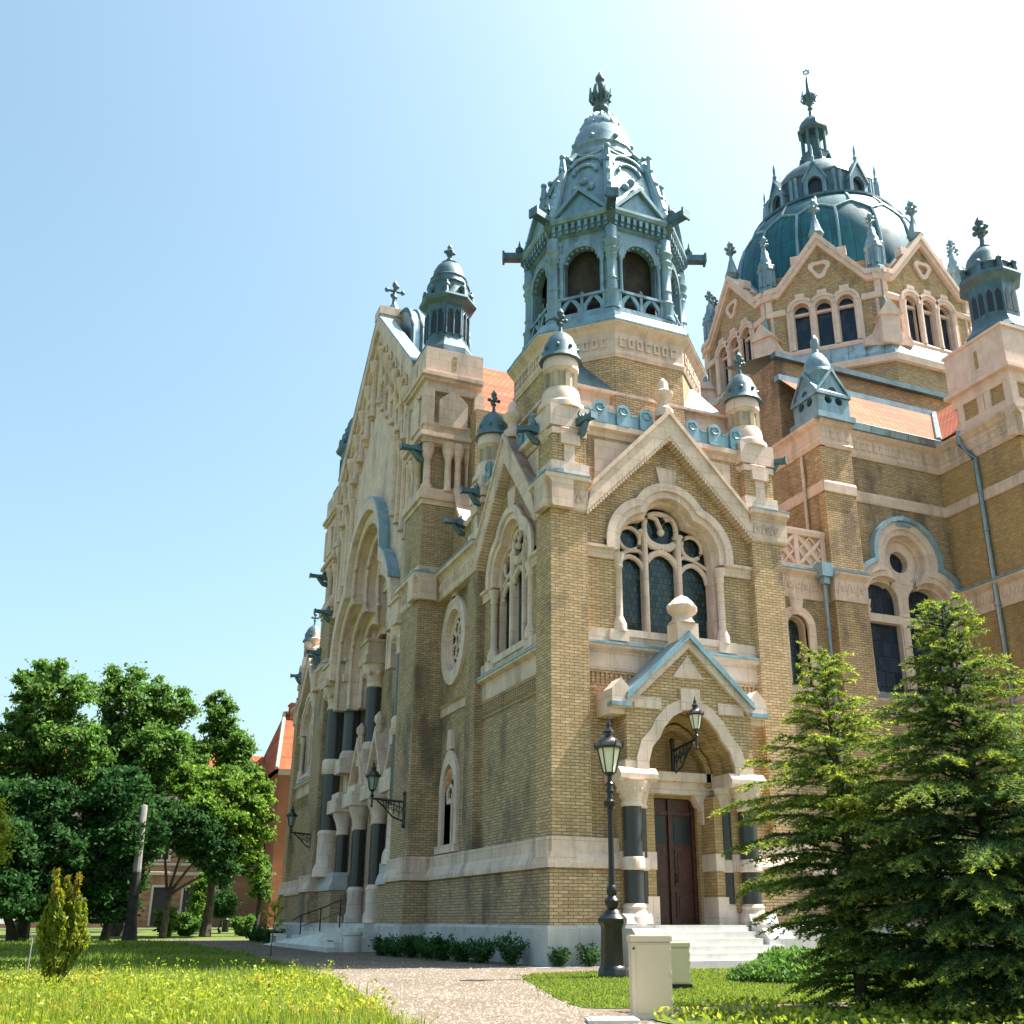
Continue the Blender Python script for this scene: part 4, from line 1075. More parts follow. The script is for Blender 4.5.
    for s in (-1, 1):
        fband(cp, F, [(c+s*hw0, 22.0), (c, 28.2)], [(c+s*hw0, 22.85), (c, 29.05)], .15, d+.32)
        fband(cp, F, [(c+s*hw0, 21.4), (c, 27.6)], [(c+s*hw0, 22.02), (c, 28.22)], -.3, d+.16)
        for i in range(7):
            u = c+s*(.75+i*.95); zt = 27.5-(abs(u-c))*.96; zb = zt-3.0+.12*i
            fcol(cp, F, u, d+.1, [(.25, zb), (.25, zb+.2), (.15, zb+.35), (.14, zt-.7), (.2, zt-.6), (.3, zt-.2), (.3, zt)], 10)
            if i < 6:
                um = u+s*.475; fband(cp, F, [(um-.42, zt-.75), (um-.3, zt-.35), (um, zt-.2), (um+.3, zt-.35), (um+.42, zt-.75)], [(um-.6, zt-.75), (um-.44, zt-.2), (um, zt+.05), (um+.44, zt-.2), (um+.6, zt-.75)], d-.1, d+.22)
        # second cornice line under the colonnettes, stepping down
        for i in range(6):
            u = c+s*(.8+i*1.05); z = 24.6-i*.95
            x0, x1 = sorted((u, u+s*1.05)); fprof(cp, F, x0, x1, [(d-.1, z), (d+.22, z+.05), (d+.28, z+.2), (d-.1, z+.25)])
            fbox(cp, F, u-.12, u+.12, d-.1, d+.2, z-.95, z+.25)
    # long colonnettes beside the arch
    for s in (-1, 1):
        for i in range(4):
            u = c+s*(3.9+.75*i); fcol(cp, F, u, d+.06, [(.2, 17.0-i*.6), (.14, 17.3-i*.6), (.13, 20.0-i*.6), (.26, 20.5-i*.6), (.26, 20.7-i*.6)], 8)
    cp.build('gable_coping', 'stone', o)
    cb = mb(); cbx = F.P(c, 0, 0)
    cb.box(-.9, .35, c-.5, c+.5, 28.85, 29.3); cb.box(-.84, .28, c-.42, c+.42, 28.3, 28.85); cb.build('gable_cap_block', 'stone_clean', o)
    fi = mb(); fi.lathe(-.1, c, [(.3, 29.3), (.24, 29.6), (.12, 29.8), (.10, 30.1), (.15, 30.2), (.08, 30.3), (.08, 30.75), (.14, 30.85), (.13, 31.0), (.03, 31.15), (0, 31.2)], 8)
    for a in range(4):
        t = a*PI/2; fi.tube([(-.1, c, 30.55), (-.1+.36*math.cos(t), c+.36*math.sin(t), 30.56)], .065, 6); fi.ball(-.1+.40*math.cos(t), c+.40*math.sin(t), 30.56, .125, 8)
    fi.build('gable_finial', 'copper_dark', o)
    rf = mb()
    for s in (-1, 1):
        fband(rf, F, [(c+s*(hw0+.1), 22.8), (c, 29.0)], [(c+s*(hw0+.1), 22.91), (c, 29.1)], .2, d+.34)
    rf.build('coping_flashing', 'flash', o)
portal()

# barrel roof behind the entrance gable
br = mb()
n = 14; prof = [(UC-2.7*math.cos(PI*i/n), 26.5+2.65*math.sin(PI*i/n)) for i in range(n+1)]
pp = [(UC-2.7, 22.0)]+prof+[(UC+2.7, 22.0)]
vs = [(x, y, z) for x in (.15, 3.0) for y, z in pp]; k = len(pp)
br.add(vs, [(i, i+1, k+i+1, k+i) for i in range(k-1)], True); br.add(vs[:k], [tuple(range(k))]); br.add(vs[k:], [tuple(range(k))])
bo = br.build('barrel_roof', 'zinc', S)
rb = mb()
for x in (.2, .65, 1.1, 1.55, 2.0, 2.45, 2.95): rb.tube([(x, y, z) for y, z in pp], .12, 6)
rb.build('roof_seam', 'copper_dark', bo)

# main roofs
rf = mb()
yr = UC; 
rf.add([(1.2, 9.5, 19.6), (28, 9.5, 19.6), (28, yr, 27.35), (3.2, yr, 27.35)], [(0, 1, 2, 3)])
rf.add([(1.2, 2*yr-9.5, 19.6), (28, 2*yr-9.5, 19.6), (28, yr, 27.35), (3.2, yr, 27.35)], [(3, 2, 1, 0)])
rf.add([(1.2, 9.5, 19.6), (3.2, yr, 27.35), (1.2, 2*yr-9.5, 19.6)], [(0, 1, 2)])
rf.build('nave_roof', 'tile', S)
nw = mb(); nw.box(1.0, 44, 9.3, 2*UC-9.3, .2, 19.7); nw.build('nave_wall', 'brick_dark', S)

# ---- recessed side wall with two-light window, beside the right wing
def side():
    w = mb()
    uc = 15.55; A = (8.45, 11.75, 1.05, .98, 13.5, .95)
    hole = trefoil(uc, A[0], A[1], A[2], A[3]+.12, A[4], A[5]+.12)
    nar = round_arch(10.45, .42, 8.4, 10.4)
    fpoly(w, F3, [(7.75, .9), (13.3, .9), (13.3, 17.35), (11.9, 17.35), (11.9, 12.4), (7.75, 12.4)], [nar], -.6, 0)
    fpoly(w, F3, [(13.3, .9), (WX, .9), (WX, 17.35), (13.3, 17.35)], [hole], -.8, 0)
    w.box(11.903, 13.29, 3.605, 9.4, 12.0, 18.0)
    o = w.build('side_wall', 'brick_dark', S)
    p = mb(); fbox(p, F3, 11.9, 13.3, .001, .36, .9, 17.35); p.build('buttress', 'brick', S)
    plinth_run(F3, 7.75, WX); band_run(F3, 7.75, WX)
    G = Frame((0, 2.64, 0), (1, 0, 0), (0, -1, 0))
    plinth_run(G, 11.85, 13.35, [(max(a, -.3), b) for a, b in BASE]); band_run(G, 11.86, 13.34, [(max(a, -.3), b) for a, b in BAND])
    s_ = mb()
    # zigzag string course and blue flashing
    SC_ = [(-.2, 11.42), (.05, 11.42), (.05, 12.22), (.14, 12.28), (.22, 12.34), (.22, 12.42), (-.2, 12.42)]
    for F, a, b in ((F3, 7.75, 11.9), (G, 11.88, 13.32), (F3, 13.3, uc-2.1), (F3, uc+2.1, WX)):
        fprof(s_, F, a, b, SC_); zigzag(F, a+.1, b-.1, 11.58, .5)
        flash_run(F, a, b, [(-.1, 12.425), (.25, 12.425), (.25, 12.5), (-.1, 12.62)])
    # upper bands, frieze
    for F, a, b in ((F3, 13.3, WX), (G, 11.86, 13.34)):
        fprof(s_, F, a, b, [(-.2, 15.5), (.05, 15.5), (.05, 15.85), (.0, 15.95), (-.2, 15.95)])
        fprof(s_, F, a, b, [(-.2, 17.3), (.04, 17.3), (.1, 17.42), (.06, 17.5), (.06, 18.05), (.16, 18.15), (.24, 18.22), (.24, 18.32), (-.2, 18.32)])
        n = int((b-a)/.3)
        for i in range(n):
            u = a+.15+i*(b-a-.1)/n; fbox(s_, F, u, u+.16, 0, .09, 17.62, 17.7); fbox(s_, F, u, u+.05, 0, .09, 17.7, 17.92); fbox(s_, F, u, u+.16, 0, .09, 17.9, 17.97)
    GL = Frame((11.9, 2.64, 0), (0, 1, 0), (-1, 0, 0))
    fprof(s_, GL, -.02, 6.5, [(-.2, 15.5), (.05, 15.5), (.05, 15.85), (0, 15.95), (-.2, 15.95)])
    fprof(s_, GL, -.1, 6.5, [(-.2, 17.3), (.04, 17.3), (.1, 17.42), (.06, 17.5), (.06, 18.05), (.16, 18.15), (.24, 18.22), (.24, 18.32), (-.2, 18.32)])
    # narrow window surround, key and sill
    fband(s_, F3, nar, round_arch(10.45, .72, 8.4, 10.4), -.1, .09)
    fpoly(s_, F3, [(10.25, 11.0), (10.65, 11.0), (10.75, 11.42), (10.15, 11.42)], [], -.1, .1)
    fbox(s_, F3, 9.6, 11.3, -.1, .12, 7.9, 8.3)
    s_.build('string_course', 'stone', o)
    k = mb(); fbox(k, G, 12.5, 12.68, -.05, .004, 16.1, 17.1); fbox(k, GL, 1.1, 1.3, -.05, .004, 16.1, 17.1); k.build('slit', 'brick_dark', o)
    nw_ = mb(); fband(nw_, F3, round_arch(10.45, .36, 8.4, 10.4), round_arch(10.45, .44, 8.4, 10.4), -.45, -.1)
    no = nw_.build('narrow_window', 'stone_clean', S); pane(F3, nar, -.42, no)
    # lattice parapet
    l = mb()
    fprof(l, F3, 7.9, 11.9, [(-.2, 13.75), (.1, 13.75), (.16, 13.9), (.1, 14.0), (-.2, 14.0)]); fprof(l, F3, 7.9, 11.9, [(-.2, 12.45), (.08, 12.45), (.08, 12.65), (-.2, 12.65)])
    fbox(l, F3, 7.9, 11.9, -.25, -.06, 12.6, 13.8)
    for u in (8.3, 9.5, 10.7, 11.85):
        fbox(l, F3, u-.12, u+.05, -.2, .09, 12.6, 13.8)
    for c_ in (8.9, 10.1, 11.3):
        for s in (-1, 1):
            ftube(l, F3, [(c_-s*.55, .0, 12.65), (c_+s*.55, .0, 13.75)], .08, 6)
            ftube(l, F3, [(c_-s*.5, .0, 13.2), (c_, .0, 12.65+(1.1 if s > 0 else 0)), (c_+s*.5, .0, 13.2)], .05, 5)
    l.build('lattice_parapet', 'stone_pink', S)
    tr = mb(); tr.box(7.7, 11.95, 3.2, 9.4, 12.2, 12.5); tr.build('terrace_roof', 'zinc', S)
    # two-light window
    inn = trefoil(uc, A[0], A[1], A[2], A[3], A[4], A[5])
    zi = 12.0
    wn = mb()
    ih, mh, oh = [trefoil(uc, 11.75, A[1], A[2], A[3]+q, A[4], A[5]+q) for q in (0, .2, .5)]
    fband(wn, F3, ih, oh, -.35, .07); fband(wn, F3, mh, oh, -.1, .15)
    i2 = trefoil(uc, A[0], A[1], A[2], A[3]-.15, A[4], A[5]-.15); fband(wn, F3, i2, inn, -.62, -.2)
    for s in (-1, 1):
        fband(wn, F3, [(uc+s*2.0, 8.2), (uc+s*2.0, 11.8)], [(uc+s*2.42, 8.2), (uc+s*2.42, 11.8)], -.3, .06)
        fcol(wn, F3, uc+s*2.05, -.02, [(.2, 8.3), (.12, 8.6), (.11, 11.1), (.2, 11.4)], 10)
        fprof(wn, F3, *sorted((uc+s*1.95, uc+s*2.5)), [(-.2, 11.4), (.1, 11.4), (.2, 11.7), (-.2, 11.75)])
    wn_o = wn.build('side_window', 'stone_clean', S)
    hf = mb(); o3 = trefoil(uc, 12.42, A[1], A[2], A[3]+.66, A[4], A[5]+.66); o2 = trefoil(uc, 12.42, A[1], A[2], A[3]+.5, A[4], A[5]+.5)
    fband(hf, F3, o2, o3, -.1, .28); fpoly(hf, F3, [(uc-.35, 14.75), (uc+.35, 14.75), (uc, 15.2)], [], -.1, .2); hf.build('hood_flashing', 'flash', wn_o)
    t = mb(); dg = -.6
    fbox(t, F3, uc-.16, uc+.16, dg, -.3, 8.45, 11.1); fbox(t, F3, uc-.15, uc+.15, dg, -.29, 11.4, 12.25); fbox(t, F3, uc-1.95, uc+1.95, dg, -.32, 11.1, 11.4)
    for s in (-1, 1):
        ar = round_arch(uc+s*.95, .72, 11.4, 11.95); fband(t, F3, ar, round_arch(uc+s*.95, 1.0, 11.4, 11.95), dg, -.3)
        fband(t, F3, [(uc+s*.95-.74, 8.45), (uc+s*.95-.74, 11.1)], [(uc+s*.95-.86, 8.45), (uc+s*.95-.86, 11.1)], dg, -.35); fband(t, F3, [(uc+s*.95+.74, 8.45), (uc+s*.95+.74, 11.1)], [(uc+s*.95+.86, 8.45), (uc+s*.95+.86, 11.1)], dg, -.35)
    th = [2*PI*i/20 for i in range(20)]
    fband(t, F3, [(uc+.42*math.cos(x), 13.5+.42*math.sin(x)) for x in th], [(uc+.85*math.cos(x), 13.5+.85*math.sin(x)) for x in th], dg, -.3, True)
    fpoly(t, F3, [(uc-.62, 12.72), (uc, 12.98), (uc+.62, 12.72), (uc+.17, 12.15), (uc-.17, 12.15)], [], dg, -.285)
    t.build('tracery', 'stone_clean', wn_o); pane(F3, inn, dg+.02, wn_o, mat='glass_blue')
    sl = mb(); fprof(sl, F3, uc-2.6, WX, [(-.3, 7.6), (.04, 7.6), (.04, 8.0), (.2, 8.1), (.2, 8.2), (-.3, 8.44)]); sl.build('side_sill', 'stone', wn_o)
    sf = mb(); fprof(sf, F3, uc-2.6, WX, [(-.05, 8.33), (.21, 8.21), (.23, 8.23), (-.02, 8.4)]); sf.build('sill_flashing', 'flash', wn_o)
    # eaves gutter and low tiled roof
    g = mb(); fprof(g, F3, 13.0, WX+.1, [(-.1, 18.33), (.32, 18.33), (.36, 18.6), (.22, 18.7), (-.1, 18.7)]); g.build('gutter', 'zinc', S)
    r = mb(); r.add([(13.2, 2.85, 18.68), (WX, 2.85, 18.68), (WX+3.6, 6.3, 22.2), (13.2, 6.3, 22.2)], [(0, 1, 2, 3)])
    r.build('aisle_roof', 'tile', S)
    rr = mb(); rr.add([(WX+.02, 2.85, 18.7), (WX+.02, 1.0, 18.7), (WX+3.6, 1.0, 22.25), (WX+3.6, 6.3, 22.25)], [(0, 1, 2, 3)]); rr.build('wing_roof', 'tile_red', S)
    v = mb(); v.tube([(WX, 2.82, 18.75), (WX+3.62, 6.32, 22.3)], .13, 6); v.build('valley', 'copper', S)
    rg = mb(); rg.box(13.1, WX+3.7, 6.2, 6.5, 22.1, 22.36); rg.build('roof_ridge', 'flash', S)
    up = mb(); up.box(13.2, 40, 6.4, 30, 18, 23.25); up.build('upper_wall', 'brick_dark', S)
    ur = mb(); ur.add([(13.0, 6.2, 23.3), (30, 6.2, 23.3), (30, 10, 24.6), (13.0, 10, 24.6)], [(0,1,2,3)]); ur.box(13.0, 30, 6.15, 6.5, 23.15, 23.4); ur.build('upper_roof', 'copper_dark', S)
    # gabled copper canopy on the buttress
    cn = mb(); x, y = 12.55, 3.15
    cn.box(x-.85, x+.85, y-.85, y+.85, 18.32, 18.55)
    for deg in (0, 90, 180, 270):
        Fo = Frame((x, y, 0), (-math.sin(R(deg)), math.cos(R(deg)), 0), (math.cos(R(deg)), math.sin(R(deg)), 0))
        hs = [[(cx_+.17*math.cos(a), cz_+.17*math.sin(a)) for a in [2*PI*i/12 for i in range(12)]] for cx_, cz_ in ((-.24, 19.15), (.24, 19.15), (0, 19.55))]
        q = .712 if deg % 180 == 0 else .69
        fpoly(cn, Fo, [(-q, 18.55), (q, 18.55), (q, 19.35), (0, 20.35), (-q, 19.35)], hs, .5, .72)
        fband(cn, Fo, [(.78, 19.32), (0, 20.36), (-.78, 19.32)], [(.78, 19.46), (0, 20.52), (-.78, 19.46)], 0, .775+.004*(deg//90))
    co = cn.build('buttress_canopy', 'copper', S)
    dk = mb(); dk.box(x-.48, x+.48, y-.48, y+.48, 18.5, 19.9); dk.build('canopy_core', 'copper_dark', co)
    cp = mb(); cp.lathe(x, y, [(.62, 19.6), (.6, 20.4), (.66, 20.5), (.62, 20.62), (.5, 20.7), (.5, 20.95), (.42, 21.15), (.26, 21.4), (.14, 21.5), (.12, 21.65)], 16); cp.build('canopy_dome', 'copper', co)
    f = mb(); f.lathe(x, y, [(.12, 21.6), (.1, 21.7), (.16, 21.8), (.16, 22.1), (.05, 22.3), (0, 22.35)], 8); f.build('finial', 'copper', co)
side()

# ---- right wing
def wing():
    w = mb()
    w.box(WX, 34, -.85, 9.5, .3, 18.0); w.box(WX+3.6, 34, 2.5, 9.5, 17.5, 22.2)
    o = w.build('wing_wall', 'brick_warm', S)
    s_ = mb()
    W3 = 3.85
    SC_ = [(-.2, 11.42), (.05, 11.42), (.05, 12.22), (.14, 12.28), (.22, 12.34), (.22, 12.42), (-.2, 12.42)]
    FRZ = [(-.2, 17.3), (.04, 17.3), (.1, 17.42), (.06, 17.5), (.06, 18.05), (.2, 18.2), (.3, 18.3), (.3, 18.4), (-.2, 18.4)]
    for F, a, b in ((FW, 0, W3), (FWF, 0, 12)):
        for pr in (SC_, [(-.2, 15.5), (.06, 15.5), (.06, 15.85), (0, 15.95), (-.2, 15.95)], FRZ, [(-.2, 7.6), (.04, 7.6), (.04, 8.0), (.18, 8.1), (-.2, 8.4)]):
            e = max(p[0] for p in pr)
            fprof(s_, F, a-(e-.004 if F is FWF else 0), b+(e-.007 if F is FW else 0), pr)
        zigzag(F, a+.2, b-.1, 11.58, .5)
        flash_run(F, a, b+.2, [(-.1, 12.425), (.25, 12.425), (.25, 12.5), (-.1, 12.62)])
        plinth_run(F, a-(.18 if F is FWF else 0), b+(.17 if F is FW else 0)); band_run(F, a-(.17 if F is FWF else 0), b+(.16 if F is FW else 0))
        n = int((b-a)/.3)
        for i in range(n):
            u = a+.15+i*.3; fbox(s_, F, u, u+.16, 0, .09, 17.62, 17.7); fbox(s_, F, u, u+.05, 0, .09, 17.7, 17.92); fbox(s_, F, u, u+.16, 0, .09, 17.9, 17.97)
    s_.build('wing_string_course', 'stone', o)
    # corner block over the cornice
    bb = mb(); bb.box(WX+.02, WX+2.6, -.8, 1.75, 18.3, 20.0); bb.build('wing_corner_brick', 'brick_warm', o)
    c = mb()
    x0, x1, y0, y1 = WX-.06, WX+2.68, -.9, 1.85
    c.box(x0-.02, x1, y0-.02, y1, 18.38, 18.85); c.box(x0-.01, x1, y0-.01, y1, 19.55, 20.0); c.box(x0-.2, x1+.2, y0-.2, y1+.2, 20.0, 20.14)
    c.box(x0-.05, x1+.05, y0-.05, y1+.05, 20.14, 21.75)
    for yy in (y0+.95, y0+1.28, y1-.5): c.box(x0, x0+.25, yy, yy+.3, 18.8, 19.6)
    c.box(x0, x0+.34, y0, y0+.34, 18.8, 19.6)
    for xx in (x0+.95, x0+1.28, x1-.5): c.box(xx, xx+.3, y0, y0+.25, 18.8, 19.6)
    c.box(x0-.12, x1+.12, y0-.12, y1+.12, 21.75, 21.86)
    co = c.build('wing_corner_block', 'stone_pink', o)
    k = mb(); k.box(x0-.055, x0, y0+1.2, y0+1.36, 20.6, 21.35); k.box(x0+1.25, x0+1.42, y0-.056, y0, 20.6, 21.35); k.build('slit', 'brick_warm', co)
    x, y = WX+1.35, .42
    t = mb(); octo(t, x, y, [(1.2, 21.86), (1.18, 22.2), (.95, 22.55), (.84, 22.85), (.84, 24.35), (.88, 24.45), (1.08, 24.6), (1.12, 24.7), (1.1, 24.8), (.9, 24.86)])
    to = t.build('turret', 'copper_dark', S)
    t = mb()
    for deg in range(0, 360, 45):
        Fo = oct_frame(x, y, .84, deg)
        for s in (-.16, .16): fpoly(t, Fo, [(s-.11, 23.05), (s+.11, 23.05), (s+.11, 23.85), (s, 24.05), (s-.11, 23.85)], [], -.02, .015)
    t.build('blind_arch', 'window_dark', to)
    t = mb()
    t.lathe(x, y, [(.9, 24.8), (.84, 24.95), (.84, 25.2), (.92, 25.3), (.84, 25.42), (.74, 25.85), (.5, 26.2), (.28, 26.35), (.3, 26.42), (.15, 26.5), (.12, 26.65)], 16)
    for i in range(8):
        a = i*PI/4+PI/8; t.tube([(x+1.02*math.cos(a), y+1.02*math.sin(a), 24.7), (x+1.0*math.cos(a), y+1.0*math.sin(a), 25.2)], [.13, .1], 6); t.ball(x+1.0*math.cos(a), y+1.0*math.sin(a), 25.28, .13, 8)
    t.build('turret_cap', 'copper_dark', to)
    f = mb(); finial(f, x, y, 26.5, 1.5); f.ball(x, y, 27.3, .22, 8); f.build('finial', 'copper_dark', to)
wing()

# ---- crossing: octagonal gabled drum and the great dome
DX, DY = 27.6, 18.9
def dome():
    b = mb(); octo(b, DX, DY, [(8.05, 20), (8.05, 28.2)]); b.build('dome_base', 'brick_dark', S)
    sk = mb(); octo(sk, DX, DY, [(8.3, 28.05), (8.35, 28.4), (8.1, 28.55)]); sk.build('dome_base_cornice', 'stone_pink', S)
    sr = mb(); octo(sr, DX, DY, [(8.15, 28.5), (8.1, 28.75), (7.55, 29.7), (7.3, 29.72)]); sr.build('drum_skirt_roof', 'zinc', S)
    A = 7.4; hw = A*math.tan(PI/8)
    root = None
    core = mb(); octo(core, DX, DY, [(6.6, 29), (6.6, 35.4)]); cor = core.build('drum_core', 'brick_dark', S)
    for deg in (180, 225, 270, 315, 0, 45, 90, 135):
        F = oct_frame(DX, DY, A, deg)
        near = deg in (180, 225, 270)
        w = mb(); ws = []
        holes = [round_arch(c, .44, 30.0, 32.45, 8) for c in (-1.18, 0, 1.18)] 
        fpoly(w, F, [(-hw, 29.2), (hw, 29.2), (hw, 33.6), (0, 36.75), (-hw, 33.6)], holes, -.8, 0, True)
        o = w.build('drum_face', 'brick', S)
        s_ = mb()
        for s in (-1, 1):
            fband(s_, F, [(s*hw, 33.45), (s*2.35, 33.45), (0, 36.35)], [(s*hw, 34.0), (s*2.35, 34.05), (0, 37.1)], -.8, .22)
            fband(s_, F, [(s*hw, 33.75), (s*2.35, 33.8), (0, 36.75)], [(s*hw, 34.02), (s*2.35, 34.1), (0, 37.14)], -.8, .32)
            fbox(s_, F, *sorted((s*1.05, s*1.5)), -.3, .2, 35.4, 35.9)
            # string at impost level, corner strips
            fprof(s_, F, *sorted((s*hw, s*2.0)), [(-.2, 32.35), (.12, 32.35), (.16, 32.6), (.1, 32.72), (-.2, 32.72)])
            fbox(s_, F, *sorted((s*hw, s*2.75)), -.2, .14, 32.7, 33.5); 
            # jambs
            fbox(s_, F, *sorted((s*.425, s*.74)), -.25, .14, 30.0, 32.5); fbox(s_, F, *sorted((s*1.605, s*1.98)), -.25, .14, 30.0, 32.5)
            for q in (.59, 1.72): fcol(s_, F, s*q, .12, [(.13, 30.0), (.09, 30.2), (.085, 32.1), (.15, 32.4)], 8)
        for c in (-1.18, 0, 1.18):
            a = [(c+.44*math.cos(t), 32.45+.44*math.sin(t)) for t in [PI*i/10 for i in range(11)]]
            fband(s_, F, a, [(c+(x-c)*1.72, 32.45+(z-32.45)*1.75) for x, z in a], -.25, .14)
            fband(s_, F, [(c+(x-c)*1.4, 32.45+(z-32.45)*1.4) for x, z in a], [(c+(x-c)*1.74, 32.45+(z-32.45)*1.8) for x, z in a], -.1, .2)
            fbox(s_, F, c-.25, c+.25, -.1, .2, 33.2, 33.45)
            fbox(s_, F, c-.44, c+.44, -.25, -.1, 32.2, 32.36)
        fprof(s_, F, -2.1, 2.1, [(-.3, 29.72), (.14, 29.72), (.2, 29.86), (.12, 30.0), (-.3, 30.0)])
        fprof(s_, F, -hw, hw, [(-.3, 29.4), (.1, 29.4), (.1, 29.72), (-.3, 29.75)])
        # three-lobed rosette
        ro = [((.46+.09*math.cos(3*t-PI/2))*math.cos(t)*1.1, 34.85+(.5+.09*math.cos(3*t-PI/2))*math.sin(t)) for t in [2*PI*i/30 for i in range(30)]]
        fband(s_, F, [(x*.62, 34.85+(z-34.85)*.62) for x, z in ro], [(x*1.08, 34.85+(z-34.85)*1.08) for x, z in ro], -.1, .14, True)
        s_.build('gable_dressing', 'stone_pink', o)
        for h in holes:
            wn = mb(); fband(wn, F, [(p[0]*1, p[1]) for p in h], [(h[0][0]-.44+(p[0]-h[0][0]+.44)*.88, p[1]-.03) for p in h], -.3, -.12)
            wo = wn.build('drum_window', 'stone_pink', o); pane(F, h, -.28, wo, mat='glass_blue')
    # corner aedicules, pinnacles and gable finials
    for k in range(8):
        a = PI/8+k*PI/4; r = (A+.35)/math.cos(PI/8); x, y = DX+r*math.cos(a), DY+r*math.sin(a)
        dv = Vector((math.cos(a), math.sin(a), 0)); F = Frame((x, y, 0), (-dv.y, dv.x, 0), dv)
        m = mb(); fbox(m, F, -.5, .5, -1.0, .3, 29.2, 30.8); fpoly(m, F, [(-.66, 30.8), (.66, 30.8), (0, 31.75)], [], -1.0, .42, True)
        for s in (-1, 1):
            fpoly(m, F, [(s*.5, 29.3), (s*1.3, 29.3), (s*1.2, 29.75), (s*.8, 30.0), (s*.5, 30.7)], [], -.9, -.2, True)
        fbox(m, F, -.34, .34, -1.1, -.45, 31.2, 33.5)
        fbox(m, F, -.45, .45, -1.2, -.2, 33.4, 34.0)
        o = m.build('aedicule', 'stone_pink', S)
        c = mb(); q = F.P(0, -.2, 0); c.lathe(q.x, q.y, [(.2, 31.5), (.14, 31.8), (.1, 32.1), (.03, 32.3)], 8)
        q = F.P(0, -.75, 0)
        c.lathe(q.x, q.y, [(.5, 33.9), (.5, 34.3), (.36, 34.45), (.4, 34.6), (.42, 35.5), (.52, 35.6), (.5, 35.75), (.34, 36.1), (.36, 36.25), (.24, 36.5), (.2, 36.9), (.12, 37.0)], 10)
        for i in range(6):
            t = i*PI/3; c.tube([(q.x+.42*math.cos(t), q.y+.42*math.sin(t), 34.5), (q.x+.42*math.cos(t), q.y+.42*math.sin(t), 35.5)], .09, 6); c.ball(q.x+.42*math.cos(t), q.y+.42*math.sin(t), 35.85, .13, 6)
        finial(c, q.x, q.y, 36.9, 1.2); c.build('pinnacle_spire', 'copper', o)
    gf = []
    for deg in range(0, 360, 45):
        F = oct_frame(DX, DY, A, deg); q = F.P(0, -.1, 0); c = mb()
        c.lathe(q.x, q.y, [(.3, 36.9), (.45, 37.2), (.3, 37.6), (.2, 38.0), (.16, 38.2)], 8); finial(c, q.x, q.y, 38.1, 1.6); c.ball(q.x, q.y, 38.9, .25, 8)
        c.build('drum_finial', 'copper', S)
    # valley roofs between gables and dome
    vr = mb()
    for deg in range(0, 360, 45):
        F = oct_frame(DX, DY, A, deg)
        vr.add([F.P(-2.4, -.1, 33.9), F.P(0, -.1, 37.0), F.P(2.4, -.1, 33.9), F.P(0, -2.6, 37.2), F.P(-1.6, -1.9, 35.0), F.P(1.6, -1.9, 35.0)], [(0, 1, 3, 4), (1, 2, 5, 3)])
    octo(vr, DX, DY, [(7.3, 33.7), (6.5, 35.2)]); vr.build('drum_roof', 'copper', S)
    d = mb(); prof = [(5.95, 34.6), (6.08, 35.8), (6.08, 37.0), (5.98, 38.2), (5.76, 39.4), (5.42, 40.4), (5.02, 41.2), (4.7, 41.65), (4.45, 41.95)]
    d.lathe(DX, DY, prof, 64); do = d.build('dome', 'dome', S)
    r = mb(); nr = 16
    fz = lambda z: float(np.interp(z, [p[1] for p in prof], [p[0] for p in prof]))+.02
    zz = [34.8, 36, 37, 38, 38.9, 39.6, 40.2]
    for i in range(nr):
        a = 2*PI*i/nr+PI/16
        r.tube([(DX+fz(z)*math.cos(a), DY+fz(z)*math.sin(a), z) for z in zz], .10, 6)
        for s in (-1, 1):
            am = a+s*PI/nr
            r.tube([(DX+fz(z)*math.cos(a+s*PI/nr*t), DY+fz(z)*math.sin(a+s*PI/nr*t), z) for z, t in ((40.2, 0), (40.5, .5), (40.8, 1))], .09, 6)
        am = a+PI/nr; r.tube([(DX+fz(z)*math.cos(am), DY+fz(z)*math.sin(am), z) for z in (40.8, 41.3, 41.9)], .09, 6)
        r.tube([(DX+fz(z)*math.cos(am+t*PI/nr), DY+fz(z)*math.sin(am+t*PI/nr), z) for z, t in ((40.8, 0), (40.5, 1.0))], .01, 4)
    r.build('dome_rib', 'copper_trim', do)
    rg = mb(); rg.lathe(DX, DY, [(4.45, 41.85), (4.6, 41.95), (4.6, 42.1), (4.35, 42.2), (3.3, 42.25)], 48); rg.build('dome_ring', 'copper_dark', do)
    u = mb(); octo(u, DX, DY, [(3.2, 43.2), (3.2, 45.6), (3.3, 45.7), (3.25, 45.85), (3.1, 45.9)], False)
    u.lathe(DX, DY, [(3.15, 45.85), (2.95, 46.5), (2.5, 47.2), (1.9, 47.75), (1.3, 48.05), (.9, 48.15)], 24)
    shift = lambda m, f: setattr(m, 'v', [(p[0], p[1], f(p[2])) for p in m.v])
    up_ = lambda z: z-1.05
    shift(u, up_)
    uo = u.build('upper_dome', 'copper_dark', do)
    dm = mb(); dk = mb()
    for deg in range(0, 360, 45):
        F = oct_frame(DX, DY, 3.2, deg)
        hole = pointed(0, .42, 43.6, 44.7, 1.3)
        fpoly(dm, F, [(-.68, 43.3), (.68, 43.3), (.68, 44.95), (0, 46.25), (-.68, 44.95)], [hole], -1.5, .35)
        fpoly(dk, F, pointed(0, .46, 43.5, 44.7, 1.3), [], -.2, .1)
        fband(dm, F, [(.73, 44.8), (0, 46.2), (-.73, 44.8)], [(.73, 45.0), (0, 46.45), (-.73, 45.0)], -1.2, .45)
        q = F.P(0, .3, 0); dm.lathe(q.x, q.y, [(.15, 46.2), (.09, 46.45), (.14, 46.65), (.07, 46.8), (.09, 47.15), (.04, 47.5), (0, 47.7)], 8)
